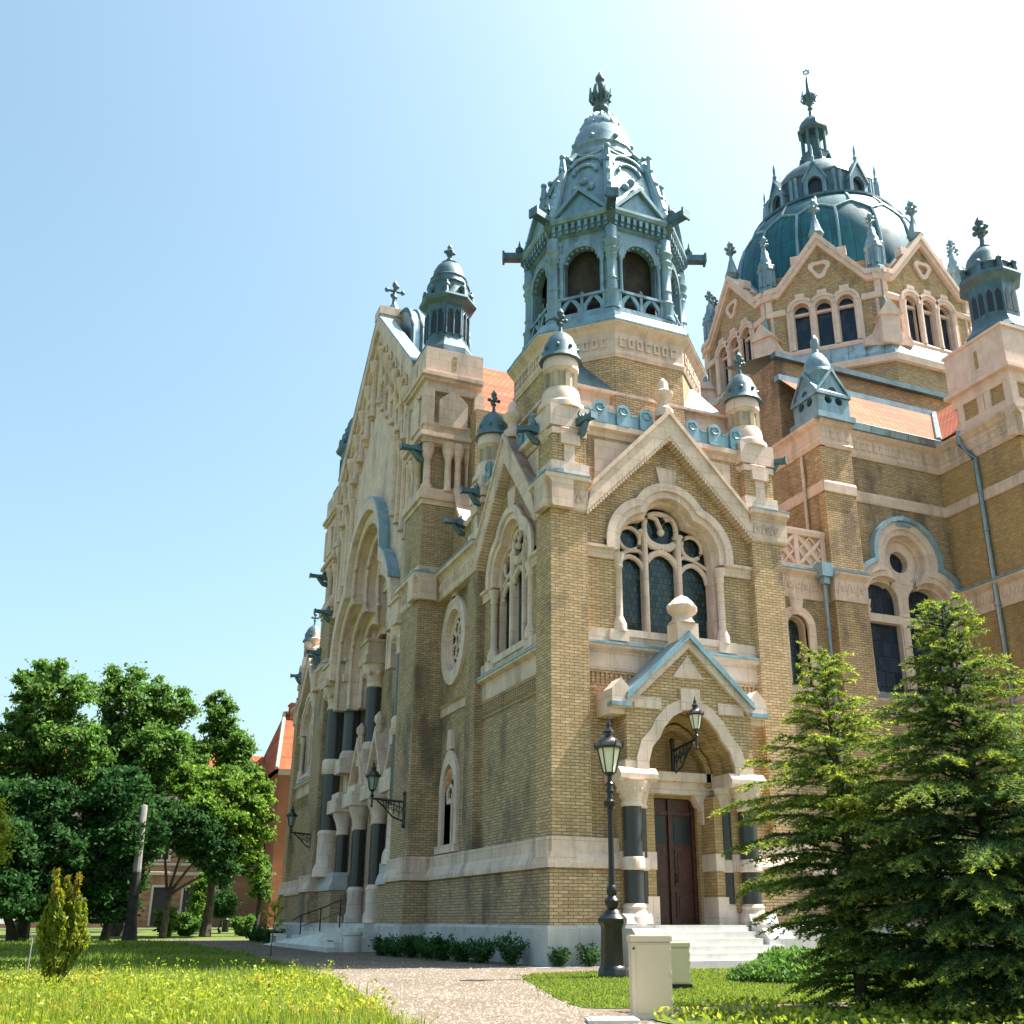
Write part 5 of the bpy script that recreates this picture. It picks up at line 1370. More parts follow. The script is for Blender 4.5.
        for s in (-1, 1): ftube(dm, F, [(s*1.15, .02, 43.4), (s*1.15, .02, 45.6)], .12, 6)
    shift(dm, up_); shift(dk, up_)
    dm.build('dormer', 'copper', uo); dk.build('dormer_opening', 'window_dark', uo)
    l = mb(); octo(l, DX, DY, [(1.05, 48.0), (.92, 48.5), (.85, 48.7), (.85, 49.1), (.9, 49.2), (.4, 49.2)])
    lz = lambda z: float(np.interp(z, [48, 49.2, 50.2, 60], [46.95, 48.35, 50.15, 59.95])) if z >= 48 else z-1.05
    shift(l, lz)
    lo = l.build('lantern', 'copper_dark', do)
    lc = mb()
    lc.lathe(DX, DY, [(.34, 49.1), (.34, 50.3)], 8)
    for k in range(8):
        a = PI/8+k*PI/4; lc.tube([(DX+.76*math.cos(a), DY+.76*math.sin(a), 49.1), (DX+.76*math.cos(a), DY+.76*math.sin(a), 50.35)], .11, 6)
        lc.tube([(DX+1.15*math.cos(a), DY+1.15*math.sin(a), 47.9), (DX+.95*math.cos(a), DY+.95*math.sin(a), 49.0)], [.16, .1], 6)
    octo(lc, DX, DY, [(.8, 50.2), (.95, 50.38), (.95, 50.5), (.82, 50.6), (.8, 50.9), (.66, 51.25), (.4, 51.55), (.2, 51.7), (.14, 51.8)])
    shift(lc, lz)
    lc.build('lantern_cap', 'copper_dark', lo)
    f = mb(); f.lathe(DX, DY, [(.14, 51.7), (.1, 52.3), (.18, 52.4), (.1, 52.5), (.14, 52.7), (.42, 53.1), (.46, 53.4), (.2, 53.5), (.14, 54.0), (.1, 54.8), (.03, 55.3)], 10)
    for i in range(6):
        a = i*PI/3; f.tube([(DX+.35*math.cos(a), DY+.35*math.sin(a), 53.0), (DX+.55*math.cos(a), DY+.55*math.sin(a), 53.3), (DX+.5*math.cos(a), DY+.5*math.sin(a), 53.8)], [.07, .06, .02], 5)
    # two interlaced triangles facing the front
    dv = Vector((-.63, -.77, 0)); sd = Vector((dv.y, -dv.x, 0))
    for s in (0, PI):
        tr = [Vector((DX, DY, 55.55))+sd*(.24*math.sin(s+2*PI*i/3))+Vector((0, 0, .24*math.cos(s+2*PI*i/3))) for i in range(4)]
        for p, q in zip(tr[:-1], tr[1:]): f.tube([p, q], .03, 5)
    f.build('dome_finial', 'copper_dark', do)
dome()


# downpipes
def pipe(pts, r=.08, mat='pipe', hop=None):
    m = mb(); m.tube(pts, r, 8)
    n = 6
    for a, b in zip(pts[:-1], pts[1:]):
        if abs(a[2]-b[2]) > 3:
            for i in range(1, n):
                t = i/n; z = a[2]+(b[2]-a[2])*t; m.lathe(a[0]+(b[0]-a[0])*t, a[1]+(b[1]-a[1])*t, [(r*1.35, z-.04), (r*1.35, z+.04)], 8)
    o = m.build('downpipe', mat, S)
    if hop:
        h = mb(); x, y, z = hop; h.box(x-.22, x+.22, y-.2, y+.2, z, z+.5); h.box(x-.12, x+.12, y-.12, y+.12, z-.25, z); h.build('hopper', 'flash', o)
    return o
pipe([(11.55, 2.72, 12.4), (11.55, 2.72, .3)], .085, hop=(11.55, 2.68, 12.2))
pipe([(WX-.25, 1.6, 18.5), (WX-.25, 1.6, 17.95), (WX-.2, 1.25, 17.45), (WX-.14, 1.1, 17.15), (WX-.14, 1.1, .3)], .09)
pipe([(11.78, 3.6, 17.2), (11.78, 3.6, 12.5)], .06, 'stone_clean')
print('synagogue parts', len([o for o in bpy.data.objects]))

def split_parts(root):
    """give every separate piece of a part its own object under the same parent"""
    todo = [o for o in bpy.data.objects if o.type == 'MESH' and o.parent is not None and len(o.data.polygons) < 60000]
    for o in todo:
        r = o
        while r.parent: r = r.parent
        if r is not root: continue
        me = o.data; nv = len(me.vertices)
        par = list(range(nv))
        def fd(i):
            while par[i] != i: par[i] = par[par[i]]; i = par[i]
            return i
        for e in me.edges:
            a, b = fd(e.vertices[0]), fd(e.vertices[1])
            if a != b: par[a] = b
        co = np.empty(nv*3); me.vertices.foreach_get('co', co); co = co.reshape(-1, 3)
        lab = np.array([fd(i) for i in range(nv)]); ids, lab = np.unique(lab, return_inverse=True); k = len(ids)
        if k < 2 or k > 900: continue
        lo = np.array([co[lab == i].min(0) for i in range(k)])-.03; hi = np.array([co[lab == i].max(0) for i in range(k)])+.03
        cl = list(range(k))
        def fc(i):
            while cl[i] != i: cl[i] = cl[cl[i]]; i = cl[i]
            return i
        for i in range(k):
            hit = np.where(((lo[i] <= hi[i+1:]) & (hi[i] >= lo[i+1:])).all(1))[0]+i+1
            for j in hit:
                a, b = fc(i), fc(int(j))
                if a != b: cl[a] = b
        cid = np.array([fc(i) for i in range(k)]); cs = np.unique(cid)
        if not (2 <= len(cs) <= 12): continue
        vc = cid[lab]
        kids = [c for c in bpy.data.objects if c.parent is o]
        if kids: continue
        for q in cs[1:]:
            bm = bmesh.new(); bm.from_mesh(me); bm.verts.ensure_lookup_table()
            bmesh.ops.delete(bm, geom=[bm.verts[i] for i in np.where(vc != q)[0]], context='VERTS')
            m2 = bpy.data.meshes.new(o.name.split('.')[0]); bm.to_mesh(m2); bm.free(); m2.materials.append(me.materials[0])
            n = bpy.data.objects.new(o.name.split('.')[0], m2); COL.objects.link(n); n.parent = o.parent
        bm = bmesh.new(); bm.from_mesh(me); bm.verts.ensure_lookup_table()
        bmesh.ops.delete(bm, geom=[bm.verts[i] for i in np.where(vc != cs[0])[0]], context='VERTS')
        bm.to_mesh(me); bm.free()
split_parts(S)

# ------------------------------------------------------------------ ground
M['pebble'] = plain('path_pebbles', (.26, .22, .185), .9, var=.5, nscale=8)
M['dryleaf'] = leaf_mat('dry_leaves', (.14, .08, .03), (.30, .20, .07), trans=.2)
def sheet(name, pts, z, mat, kind='structure', sub=0):
    m = MB(); m.add([(x, y, z) for x, y in pts], [tuple(range(len(pts)))])
    o = m.build(name, mat); o['kind'] = kind; return o
def smooth_poly(pts, it=2):
    for _ in range(it):
        q = []
        for i in range(len(pts)):
            a, b = pts[i], pts[(i+1) % len(pts)]
            q += [(a[0]*.75+b[0]*.25, a[1]*.75+b[1]*.25), (a[0]*.25+b[0]*.75, a[1]*.25+b[1]*.75)]
        pts = q
    return pts
sheet('ground', [(-900, -200), (900, -200), (900, 1800), (-900, 1800)], -.012, 'earth')
sheet('gravel_path', [(-60, -60), (60, -60), (60, 52), (-5.5, 52), (-9, 44), (-60, 44)], 0, 'gravel')
LAWN = smooth_poly([(-46, 41), (-8.6, 41), (-6.2, 34), (-5.2, 22), (-5.4, 8), (-6.1, -3), (-6.9, -9), (-7.45, -12.6), (-7.7, -16), (-8.2, -25), (-46, -25)], 2)
sheet('lawn_soil', LAWN, .008, 'soil')
LAWN2 = smooth_poly([(-2.5, -3.9), (-1.2, -2.9), (1.9, -2.9), (12, -2.4), (13, -14), (3, -12.2), (-2.0, -12.0), (-4.6, -11.9), (-4.75, -11.2), (-3.4, -7)], 2)
sheet('entrance_lawn_soil', LAWN2, .008, 'soil')
BED = smooth_poly([(-4.5, -12.9), (-2.5, -12.7), (6, -13), (10, -16), (4, -22), (-3.2, -18), (-4.7, -15.2), (-4.85, -13.6)], 2)
sheet('planting_bed_soil', BED, .012, 'soil')
sheet('paving_strip', [(-.9, -1.0), (14, -1.0), (14, 2.4), (.4, 2.4), (.4, .2), (-.9, .2)], .006, 'paving')
sheet('street', [(-120, 60), (60, 60), (60, 82), (-120, 82)], .004, 'asphalt')
sheet('far_pavement', [(-120, 82), (60, 82), (60, 98), (-120, 98)], .05, 'paving')

def inside(px_, py_, poly):
    poly = np.array(poly); x, y = poly[:, 0], poly[:, 1]; x2, y2 = np.roll(x, -1), np.roll(y, -1)
    res = np.zeros(len(px_), bool)
    for i in range(len(poly)):
        c = ((y[i] > py_) != (y2[i] > py_)) & (px_ < (x2[i]-x[i])*(py_-y[i])/(y2[i]-y[i]+1e-12)+x[i])
        res ^= c
    return res
def mesh_np(name, V, Fc, mat, parent=None, tip=None):
    """fast mesh from arrays; Fc (n,3) or (n,4)"""
    me = bpy.data.meshes.new(name); n, k = Fc.shape
    me.vertices.add(len(V)); me.vertices.foreach_set('co', V.astype(np.float32).ravel())
    me.loops.add(n*k); me.loops.foreach_set('vertex_index', Fc.astype(np.int32).ravel())
    me.polygons.add(n); me.polygons.foreach_set('loop_start', np.arange(0, n*k, k, dtype=np.int32))
    try: me.polygons.foreach_set('loop_total', np.full(n, k, np.int32))
    except Exception: pass
    if tip is not None:
        at = me.attributes.new('tip', 'FLOAT', 'POINT'); at.data.foreach_set('value', tip.astype(np.float32))
    me.update(); me.validate()
    me.materials.append(M[mat])
    o = bpy.data.objects.new(name, me); COL.objects.link(o)
    if parent is not None: o.parent = parent
    return o
def leaf_quads(P, size, up=.0, rng=RNG, elong=1.5, nrm=None):
    """kite shaped leaves at points P with random orientation"""
    n = len(P); a = rng.normal(size=(n, 3)); a /= np.linalg.norm(a, axis=1)[:, None]
    if nrm is not None:
        a = nrm*1.0+a*.6; a /= np.linalg.norm(a, axis=1)[:, None]
    b = rng.normal(size=(n, 3)); b[:, 2] -= up; b -= (b*a).sum(1)[:, None]*a; b /= np.linalg.norm(b, axis=1)[:, None]
    c = np.cross(a, b)
    s = (size*rng.uniform(.6, 1.35, n))[:, None]
    V = np.stack([P-b*s*elong*.5, P+c*s*.42, P+b*s*elong*.5+a*s*.1, P-c*s*.42], 1).reshape(-1, 3)
    return V, np.arange(4*n).reshape(-1, 4)
def blades(X, Y, h, w, rng=RNG, z0=.0, lean=.35):
    n = len(X); t = rng.uniform(0, 2*PI, n); l = rng.normal(0, lean, n)*h; l2 = rng.uniform(0, 2*PI, n)
    dx, dy = np.cos(t)*w*.5, np.sin(t)*w*.5
    z = np.full(n, z0)
    tip = np.stack([X+np.cos(l2)*l, Y+np.sin(l2)*l, z0+h], 1)
    V = np.stack([np.stack([X-dx, Y-dy, z], 1), np.stack([X+dx, Y+dy, z], 1), tip], 1).reshape(-1, 3)
    return V, np.arange(3*n).reshape(-1, 3)
CAMXY = np.array([-10.86, -24.38])
def scatter(poly, n, near=None, rng=RNG, bias=True):
    """points in poly, denser towards the viewer"""
    poly = np.array(poly); lo, hi = poly.min(0), poly.max(0); out = []
    tot = 0
    while tot < n:
        p = rng.uniform(lo, hi, (n*3, 2)); ok = inside(p[:, 0], p[:, 1], poly)
        p = p[ok]
        if bias:
            d = np.hypot(p[:, 0]-CAMXY[0], p[:, 1]-CAMXY[1]); a = (p[:, 0]-CAMXY[0])*.3995+(p[:, 1]-CAMXY[1])*.9167
            keep = (rng.uniform(size=len(p)) < np.clip((13/np.maximum(d, 6))**1.5, 0, 1)) & (a > 3)
            p = p[keep]
        out.append(p); tot += len(p)
        if tot == 0: break
    return np.concatenate(out)[:n]
def clumpy(p, s, seed):
    """cheap smooth value noise"""
    r = np.random.default_rng(seed); v = np.zeros(len(p))
    for k in range(5):
        th = r.uniform(0, 2*PI); f = s*r.uniform(.6, 2.2); v += np.sin((p[:, 0]*math.cos(th)+p[:, 1]*math.sin(th))*f+r.uniform(0, 6))
    return v/5
# lawns
def edge_jit(p, a=.16): return p+RNG.normal(0, a, p.shape)*(RNG.uniform(size=(len(p), 1)) < .35)
p = edge_jit(scatter(LAWN, 130000)); c = clumpy(p, 1.1, 3); c2 = clumpy(p, .45, 14)
h = RNG.uniform(.04, .16, len(p))*(1+1.0*c).clip(.25, 2.2); d = np.hypot(p[:, 0]-CAMXY[0], p[:, 1]-CAMXY[1])
V, Fc = blades(p[:, 0], p[:, 1], h, .010+.0010*d, lean=.5)
dry = np.clip(.35+.55*c2+RNG.normal(0, .2, len(p)), 0, 1)
o = mesh_np('lawn_grass', V, Fc, 'grass', tip=np.tile(np.array([.2, .2, 1.]), len(p))*np.repeat(dry, 3)); tag(o, kind='stuff', label='rough green lawn on the left in front of the synagogue', cat='grass')
# low ground cover with yellow and orange flowers in the sunny foreground, in patches
fg = [(-16, -14), (-7.2, -14), (-6.6, -7), (-6.2, -3.2), (-14, -2.2), (-22, -2.5), (-22, -9)]
p = scatter(fg, 46000); p = p[inside(p[:, 0], p[:, 1], LAWN)]
c = clumpy(p, 1.3, 8)+.5*clumpy(p, 4.5, 18); ok = c > RNG.normal(.02, .16, len(p)); p = p[ok]; c = c[ok]
z = RNG.uniform(.02, .22, len(p))*(.55+c*.8).clip(.2, 1.5)
P = np.column_stack([p, z]); V, Fc = leaf_quads(P, .034, up=-.5, elong=1.9)
V[:, 2] = np.maximum(V[:, 2], .015)
fl_ = (clumpy(p, 2.3, 21) > .18) & (z > .05)
tp = np.repeat((RNG.uniform(size=len(p)) < .015+.30*fl_)*RNG.uniform(.3, 1, len(p)), 4)
o = mesh_np('ground_cover', V, Fc, 'weeds', tip=tp); tag(o, kind='stuff', label='sunlit yellow green ground cover with orange blossoms in the foreground', cat='ground cover')
p = scatter(fg, 16000); p = p[inside(p[:, 0], p[:, 1], LAWN)]; c = clumpy(p, .9, 31)
V, Fc = blades(p[:, 0], p[:, 1], RNG.uniform(.10, .28, len(p))*(1+.6*c), .011, lean=.45)
o = mesh_np('long_grass', V, Fc, 'lime'); tag(o, kind='stuff', label='longer uneven lime coloured grass in the sunny left foreground', cat='grass')
# loose stones and grit on the path
pp_ = [(-7.6, -22), (-4.9, -16), (-4.9, -12), (-2.6, -4.2), (-1, -2), (-.9, 6), (-5, 12), (-6.2, -3), (-7.4, -12)]
p = scatter(pp_, 9000); r_ = RNG.uniform(.004, .016, len(p))*RNG.choice([1, 1, 1, 1.8], len(p))
T_ = RNG.uniform(0, 2*PI, len(p))
V = np.stack([np.column_stack([p[:, 0]+r_*np.cos(T_+k*2.1)*RNG.uniform(.7, 1.3, len(p)), p[:, 1]+r_*np.sin(T_+k*2.1), np.zeros(len(p))]) for k in range(3)]+[np.column_stack([p, r_*.8])], 1).reshape(-1, 3)
b_ = np.arange(len(p))*4; Fc = np.concatenate([np.column_stack([b_, b_+1, b_+3]), np.column_stack([b_+1, b_+2, b_+3]), np.column_stack([b_+2, b_, b_+3])])
o = mesh_np('path_stones', V, Fc, 'pebble'); tag(o, kind='stuff', label='loose grit and small stones lying on the gravel path', cat='gravel')
p = scatter(pp_, 700); V, Fc = leaf_quads(np.column_stack([p, np.full(len(p), .012)]), .03, nrm=np.tile(np.array([0, 0, 3.]), (len(p), 1)))
o = mesh_np('fallen_leaves', V, Fc, 'dryleaf'); tag(o, kind='stuff', label='small dry fallen leaves strewn over the gravel path', cat='leaves')
# thin stalks standing out of the ground cover
p = scatter(fg, 420, bias=False); ok = inside(p[:, 0], p[:, 1], LAWN); p = p[ok]
V, Fc = blades(p[:, 0], p[:, 1], RNG.uniform(.18, .42, len(p)), .014, lean=.25)
P = np.repeat(np.column_stack([p, np.zeros(len(p))]), 9, 0); zz = RNG.uniform(.08, .4, len(P)); P[:, 2] = zz; P[:, :2] += RNG.normal(0, .035, (len(P), 2))
V2, F2 = leaf_quads(P, .035)
o = mesh_np('weed_stalks', np.concatenate([V, V[-1:]*0]), Fc, 'lime'); tag(o, kind='stuff', label='thin wild stalks rising from the foreground ground cover', cat='weeds')
o2 = mesh_np('weed_leaves', V2, F2, 'lime'); tag(o2, kind='stuff', label='small pale leaves on the wild foreground stalks', cat='weeds')
p = edge_jit(scatter(LAWN2, 60000), .1); d = np.hypot(p[:, 0]-CAMXY[0], p[:, 1]-CAMXY[1]); hh = RNG.uniform(.02, .05, len(p))
V, Fc = blades(p[:, 0], p[:, 1], hh, .012+.0009*d, z0=.005)
o = mesh_np('entrance_lawn_grass', V, Fc, 'grass', tip=np.tile(np.array([0, 0, 1.]), len(p))*np.repeat(RNG.uniform(.2, .9, len(p)), 3)); tag(o, kind='stuff', label='short sunlit lawn in front of the side porch', cat='grass')
p = scatter(BED, 9000); c = clumpy(p, 2.2, 5)
P = np.column_stack([p, RNG.uniform(.02, .16, len(p))*(1+.6*c)]); V, Fc = leaf_quads(P, .05, up=-.2)
o = mesh_np('bed_plants', V, Fc, 'lime'); tag(o, kind='stuff', label='low lime green plants in the bed beneath the two conifers', cat='ground cover')

# ------------------------------------------------------------------ street furniture
def lantern(parent, x, y, z, s=1.0, glass='milk', hexa=6, name='lantern'):
    """tapered glazed lantern, foot at z"""
    b = MB(); ph = PI/6
    b.lathe(x, y, [(.05*s, z), (.09*s, z+.05*s), (.05*s, z+.1*s), (.05*s, z+.2*s), (.10*s, z+.24*s), (.13*s, z+.28*s)], 12)
    n = hexa
    for k in range(n):
        a = ph+2*PI*k/n
        b.tube([(x+.13*s*math.cos(a), y+.13*s*math.sin(a), z+.27*s), (x+.25*s*math.cos(a), y+.25*s*math.sin(a), z+.80*s)], .014*s, 5)
        b.tube([(x+.30*s*math.cos(a), y+.30*s*math.sin(a), z+.80*s), (x+.31*s*math.cos(a), y+.31*s*math.sin(a), z+.93*s)], [.03*s, .012*s], 5)
    b.lathe(x, y, [(.30*s, z+.78*s), (.31*s, z+.83*s), (.27*s, z+.87*s), (.22*s, z+.97*s), (.10*s, z+1.04*s), (.10*s, z+1.12*s), (.13*s, z+1.14*s), (.08*s, z+1.2*s), (.05*s, z+1.24*s), (.06*s, z+1.3*s), (.025*s, z+1.36*s), (.02*s, z+1.44*s), (0, z+1.5*s)], n, ph, False)
    o = b.build(name, 'iron', parent)
    g = MB(); g.lathe(x, y, [(.118*s, z+.27*s), (.236*s, z+.79*s)], n, ph, False); g.build('lamp_glass', glass, o)
    return o
def street_lamp(loc, H, s, label, glass='milk', big=True):
    e = empty('street_lamp'); tag(e, label, 'street lamp')
    m = MB()
    m.lathe(0, 0, [(.30, 0), (.30, .14), (.27, .2), (.25, .22), (.23, .9), (.25, .95), (.28, 1.0), (.28, 1.08), (.2, 1.16)], 8, PI/8, False)
    m.lathe(0, 0, [(.2, 1.14), (.16, 1.22), (.1, 1.26), (.15, 1.36), (.15, 1.42), (.085, 1.5), (.11, 1.58), (.11, 1.64), (.07, 1.7)], 16)
    m.build('lamp_base', 'iron', e)
    m = MB()
    m.lathe(0, 0, [(.07, 1.68), (.058, 2.2), (.055, H-1.95), (.06, H-1.9), (.12, H-1.86), (.13, H-1.76), (.07, H-1.72), (.055, H-1.6), (.09, H-1.55), (.07, H-1.5), (.06, H-1.42)], 14)
    m.build('post', 'iron', e)
    lantern(e, 0, 0, H-1.45, .97, glass)
    e.location = loc; return e
street_lamp((-1.05, -5.29, 0), 5.08, 1, 'tall black cast iron street lamp on the lawn before the side porch')
street_lamp((-.6, 55, 0), 4.9, 1, 'distant black street lamp with white lantern among the trees on the left')

def wall_lamp(mount, tipp, label, s=1.0, lattice=True):
    """bracket lamp: mount on a wall, lantern at the tip"""
    e = empty('wall_lamp'); tag(e, label, 'wall lamp', 'lanterns on wall brackets')
    a, b = Vector(mount), Vector(tipp); d = (b-a); d.z = 0; Ln = d.length; d.normalize()
    m = MB()
    m.tube([a+Vector((0, 0, .25)), a+Vector((0, 0, -.75))], .06, 8); m.ball(a.x, a.y, a.z-.78, .09, 8); m.ball(a.x, a.y, a.z+.28, .08, 8)
    m.tube([a+Vector((0, 0, 0)), a+d*Ln*.5+Vector((0, 0, (b.z-a.z)*.5)), b], .04, 8)
    m.tube([a+Vector((0, 0, -.65)), a+d*Ln*.35+Vector((0, 0, -.5)), a+d*Ln*.62+Vector((0, 0, -.18)), a+d*Ln*.85+Vector((0, 0, .6*(b.z-a.z)-.02))], .03, 6)
    for i in range(1, 5):
        q = a+d*Ln*i*.16; zt = (b.z-a.z)*i*.16; zb = -.62+.11*i
        m.tube([q+Vector((0, 0, zt)), q+Vector((0, 0, min(zb, zt-.05)))], .02, 5)
        c = q+Vector((0, 0, (zt+zb)/2)); m.tube([c+d*.1*math.cos(t)+Vector((0, 0, .1*math.sin(t))) for t in [2*PI*j/10 for j in range(11)]], .018, 5)
    m.tube([b+Vector((0, 0, -.22)), b+Vector((0, 0, .12))], .035, 8); m.ball(b.x, b.y, b.z-.25, .05, 6)
    m.build('bracket', 'iron', e)
    lantern(e, b.x, b.y, b.z+.05, .85*s, 'lampgreen' if lattice else 'milk')
    return e
wall_lamp((3.87, .45, 5.45), (3.70, -1.1, 5.55), 'black wall lantern on a bracket above the side porch door', .85, False)
wall_lamp((-.82, 10.5, 4.85), (-1.9, 10.75, 4.95), 'black wall lantern on lattice bracket at the near side of the entrance', 1.0)
wall_lamp((-.62, 26.2, 4.85), (-1.75, 26.3, 4.95), 'black wall lantern on lattice bracket at the far side of the entrance', 1.0)

def cabinet(loc, rz, w, d, h, mat, label, lid=True, lock=True):
    e = empty('utility_cabinet'); tag(e, label, 'utility cabinet')
    m = MB(); b = MB()
    m.box(-w/2, w/2, -d/2, d/2, .02, h-.075)
    o = m.build('cabinet_body', mat, e)
    bm = MB(); t = .008
    bm.box(-w/2-.014, w/2+.014, -d/2-.014, d/2+.014, h-.07, h-.012); bm.box(-w/2-.004, w/2+.004, -d/2-.004, d/2+.004, h-.012, h)
    l = bm.build('lid', mat, e)
    s = MB(); s.box(-w/2+.006, w/2-.006, -d/2+.006, d/2-.006, h-.08, h-.065); s.build('lid_gap', 'dark', e)
    dr = MB(); dr.box(-w/2+.055, w/2-.012, -d/2-.008, -d/2+.01, .06, h-.10); do = dr.build('cabinet_door', mat, e)
    if lock:
        k = MB(); q = Frame((-w/2+.03, -d/2, h-.13), (1, 0, 0), (0, -1, 0)); k.tube([(-w/2+.025, -d/2+.01, h-.14), (-w/2+.025, -d/2-.014, h-.14)], .013, 10); k.build('lock', 'dark', e)
    hg = MB()
    for z in (.16, h*.5, h-.2): hg.box(w/2-.022, w/2+.004, -d/2-.014, -d/2-.002, z, z+.05)
    hg.build('hinge', mat, e)
    f = MB(); f.box(-w/2-.02, w/2+.02, -d/2-.02, d/2+.02, -.02, .035); f.build('cabinet_foot', 'concrete' if lid else 'dark', e)
    e.location = loc; e.rotation_euler = (0, 0, rz); return e
cabinet((-4.62, -13.15, 0), R(-21), .455, .30, .885, 'cab', 'cream utility cabinet in the foreground with a round lock in its upper corner')
cabinet((-1.72, -8.75, .05), R(-21), .46, .3, .66, 'cab_grey', 'lower beige utility cabinet standing on the lawn behind the taller cream one', False, False)
m = MB(); m.box(-.34, .22, -.16, .2, -.02, .035); m.box(-.31, .19, -.13, .17, .035, .05); o = m.build('stone_slab', 'concrete'); o.location = (-5.2, -13.45, 0); o.rotation_euler = (0, 0, R(-21)); tag(o, 'flat pale stone slab on the gravel at the foot of the cream cabinet', 'slab')
def bench(y, label):
    e = empty('stone_bench'); tag(e, label, 'bench', 'stone benches by the entrance steps')
    m = MB(); m.box(-.22, .22, -.9, .9, .36, .46); m.build('seat', 'concrete', e)
    for s in (-1, 1):
        m = MB(); m.box(-.2, .2, s*.72-.16, s*.72+.16, 0, .36); m.build('leg', 'concrete', e)
    e.location = (-1.75, y, 0); return e
bench(15.4, 'pale stone bench beside the round concrete planter at the entrance')
bench(27.3, 'pale stone bench on the far side of the entrance steps')
def planter(loc, label):
    e = empty('planter'); tag(e, label, 'planter')
    m = MB(); m.lathe(0, 0, [(.30, 0), (.31, .05), (.31, .52), (.35, .56), (.35, .66), (.28, .66), (.27, .5), (0, .5)], 24); m.build('tub', 'concrete', e)
    e.location = loc; return e
planter((-1.6, 13.6, 0), 'round pale concrete tub at the near end of the stone bench')
e = empty('handrail'); tag(e, 'dark metal handrail beside the ramp to the main entrance', 'handrail')
m = MB()
for x, y, zg in ((-1.7, 22.5, .25), (-1.3, 20.5, .5), (-1.0, 18.3, .8)): m.tube([(x, y, 0), (x, y, zg+1.0)], .03, 6)
m.build('post', 'iron', e); m = MB(); m.tube([(-1.85, 23.4, 1.05), (-1.7, 22.5, 1.25), (-1.3, 20.5, 1.5), (-1.0, 18.3, 1.8), (-1.0, 17.4, 1.8)], .032, 6); m.tube([(-1.7, 22.5, .8), (-1.3, 20.5, 1.05), (-1.0, 18.3, 1.35)], .02, 6); m.build('rail', 'iron', e)
m = MB(); m.add([(-2.5, 27, 0), (-2.5, 15.8, 0), (-.9, 15.8, 0), (-.9, 27, 0), (-2.0, 16.4, .62), (-.9, 16.4, .62)], [(0, 1, 4), (0, 4, 5, 3), (1, 2, 5, 4)]); o = m.build('ramp', 'concrete'); tag(o, 'sloping concrete ramp up to the entrance steps', 'ramp')

# ------------------------------------------------------------------ plants
def shrub(loc, r, h, label, mat='leaf_d', n=900, size=.05, group=None, spiky=True, nm='shrub'):
    e = empty(nm); tag(e, label, 'shrub', group)
    k = 16; rng = np.random.default_rng(int(abs(loc[0]*131+loc[1]*977)*10) % 100000)
    st = MB(); P = []
    for i in range(k):
        a = rng.uniform(0, 2*PI); t = rng.uniform(.2, 1)**.7; ex = r*t; z = h*rng.uniform(.55, 1.1)*(1.05-.35*t)
        q = np.array([ex*math.cos(a), ex*math.sin(a), z]); st.tube([(0, 0, 0), (q[0]*.45, q[1]*.45, z*.6), tuple(q)], [.012, .009, .004], 4)
        m = n//k; tt = rng.uniform(.18, 1, m)[:, None]
        mid = np.array([q[0]*.45, q[1]*.45, z*.6]); pos = 2*tt*(1-tt)*mid+tt**2*q
        P.append(pos+rng.normal(0, 1, (m, 3))*np.array([.05, .05, .035])*(r/.35))
    P = np.concatenate(P); P[:, 2] = np.maximum(P[:, 2], .02)
    V, Fc = leaf_quads(P, size, up=-.4, rng=rng, elong=2.0)
    mesh_np('foliage', V, Fc, mat, e); st.build('stem', 'bark', e)
    e.location = loc; return e
sh = [(-1.62, 9.6, .55, .62), (-1.5, 8.3, .55, .60), (-1.4, 7.0, .55, .66), (-1.3, 5.8, .5, .62), (-1.2, 4.7, .5, .66), (-1.05, 3.6, .48, .62), (-.9, 2.6, .45, .60)]
for i, (x, y, r, h) in enumerate(sh):
    shrub((x, y, 0), r, h, 'dark clipped shrub in the unbroken row along the shaded left wall' , n=1500, group='dark shrubs along the wall base', size=.055)
shrub((-.62, 1.15, 0), .5, .78, 'tallest spiky dark shrub near the building corner, third from the street lamp', group='dark shrubs along the wall base', n=1200)
shrub((.0, -.35, 0), .3, .5, 'small dark shrub just left of the one beside the street lamp', group='dark shrubs along the wall base', n=800, size=.045)
shrub((.75, -.6, 0), .36, .58, 'small dark shrub standing right behind the street lamp base', group='dark shrubs along the wall base', n=900, size=.045)
for i, (x, y) in enumerate(((-1.6, 29.4), (-1.6, 31.2), (-1.7, 33.0), (-1.7, 34.8))):
    shrub((x, y, 0), .6, .8, 'dark shrub in the row at the foot of the far corner block', n=700, group='dark shrubs at the far corner', size=.08)
def mound(loc, rx, ry, h, n, mat, label, size=.06):
    e = empty('spreading_bush'); tag(e, label, 'bush'); rng = np.random.default_rng(77)
    a = rng.uniform(0, 2*PI, n); t = np.sqrt(rng.uniform(0, 1, n)); x, y = rx*t*np.cos(a), ry*t*np.sin(a)
    lump = .75+.35*clumpy(np.column_stack([x, y]), 3.2, 9)
    z = h*np.sqrt(np.clip(1-t**2, 0, 1))*lump*rng.uniform(.35, 1.05, n)+.03
    V, Fc = leaf_quads(np.column_stack([x, y, z]), size, up=-.6, rng=rng, elong=2.2); mesh_np('foliage', V, Fc, mat, e)
    st = MB()
    for i in range(14):
        b = 2*PI*i/14; st.tube([(0, 0, 0), (rx*.4*math.cos(b), ry*.4*math.sin(b), h*.5), (rx*.85*math.cos(b), ry*.85*math.sin(b), h*.35)], [.03, .02, .008], 5)
    st.build('stem', 'bark', e); e.location = loc
mound((2.0, -7.6, 0), 1.75, 1.4, .62, 9000, 'leaf', 'low spreading green bush on the lawn right of the porch steps', .062)

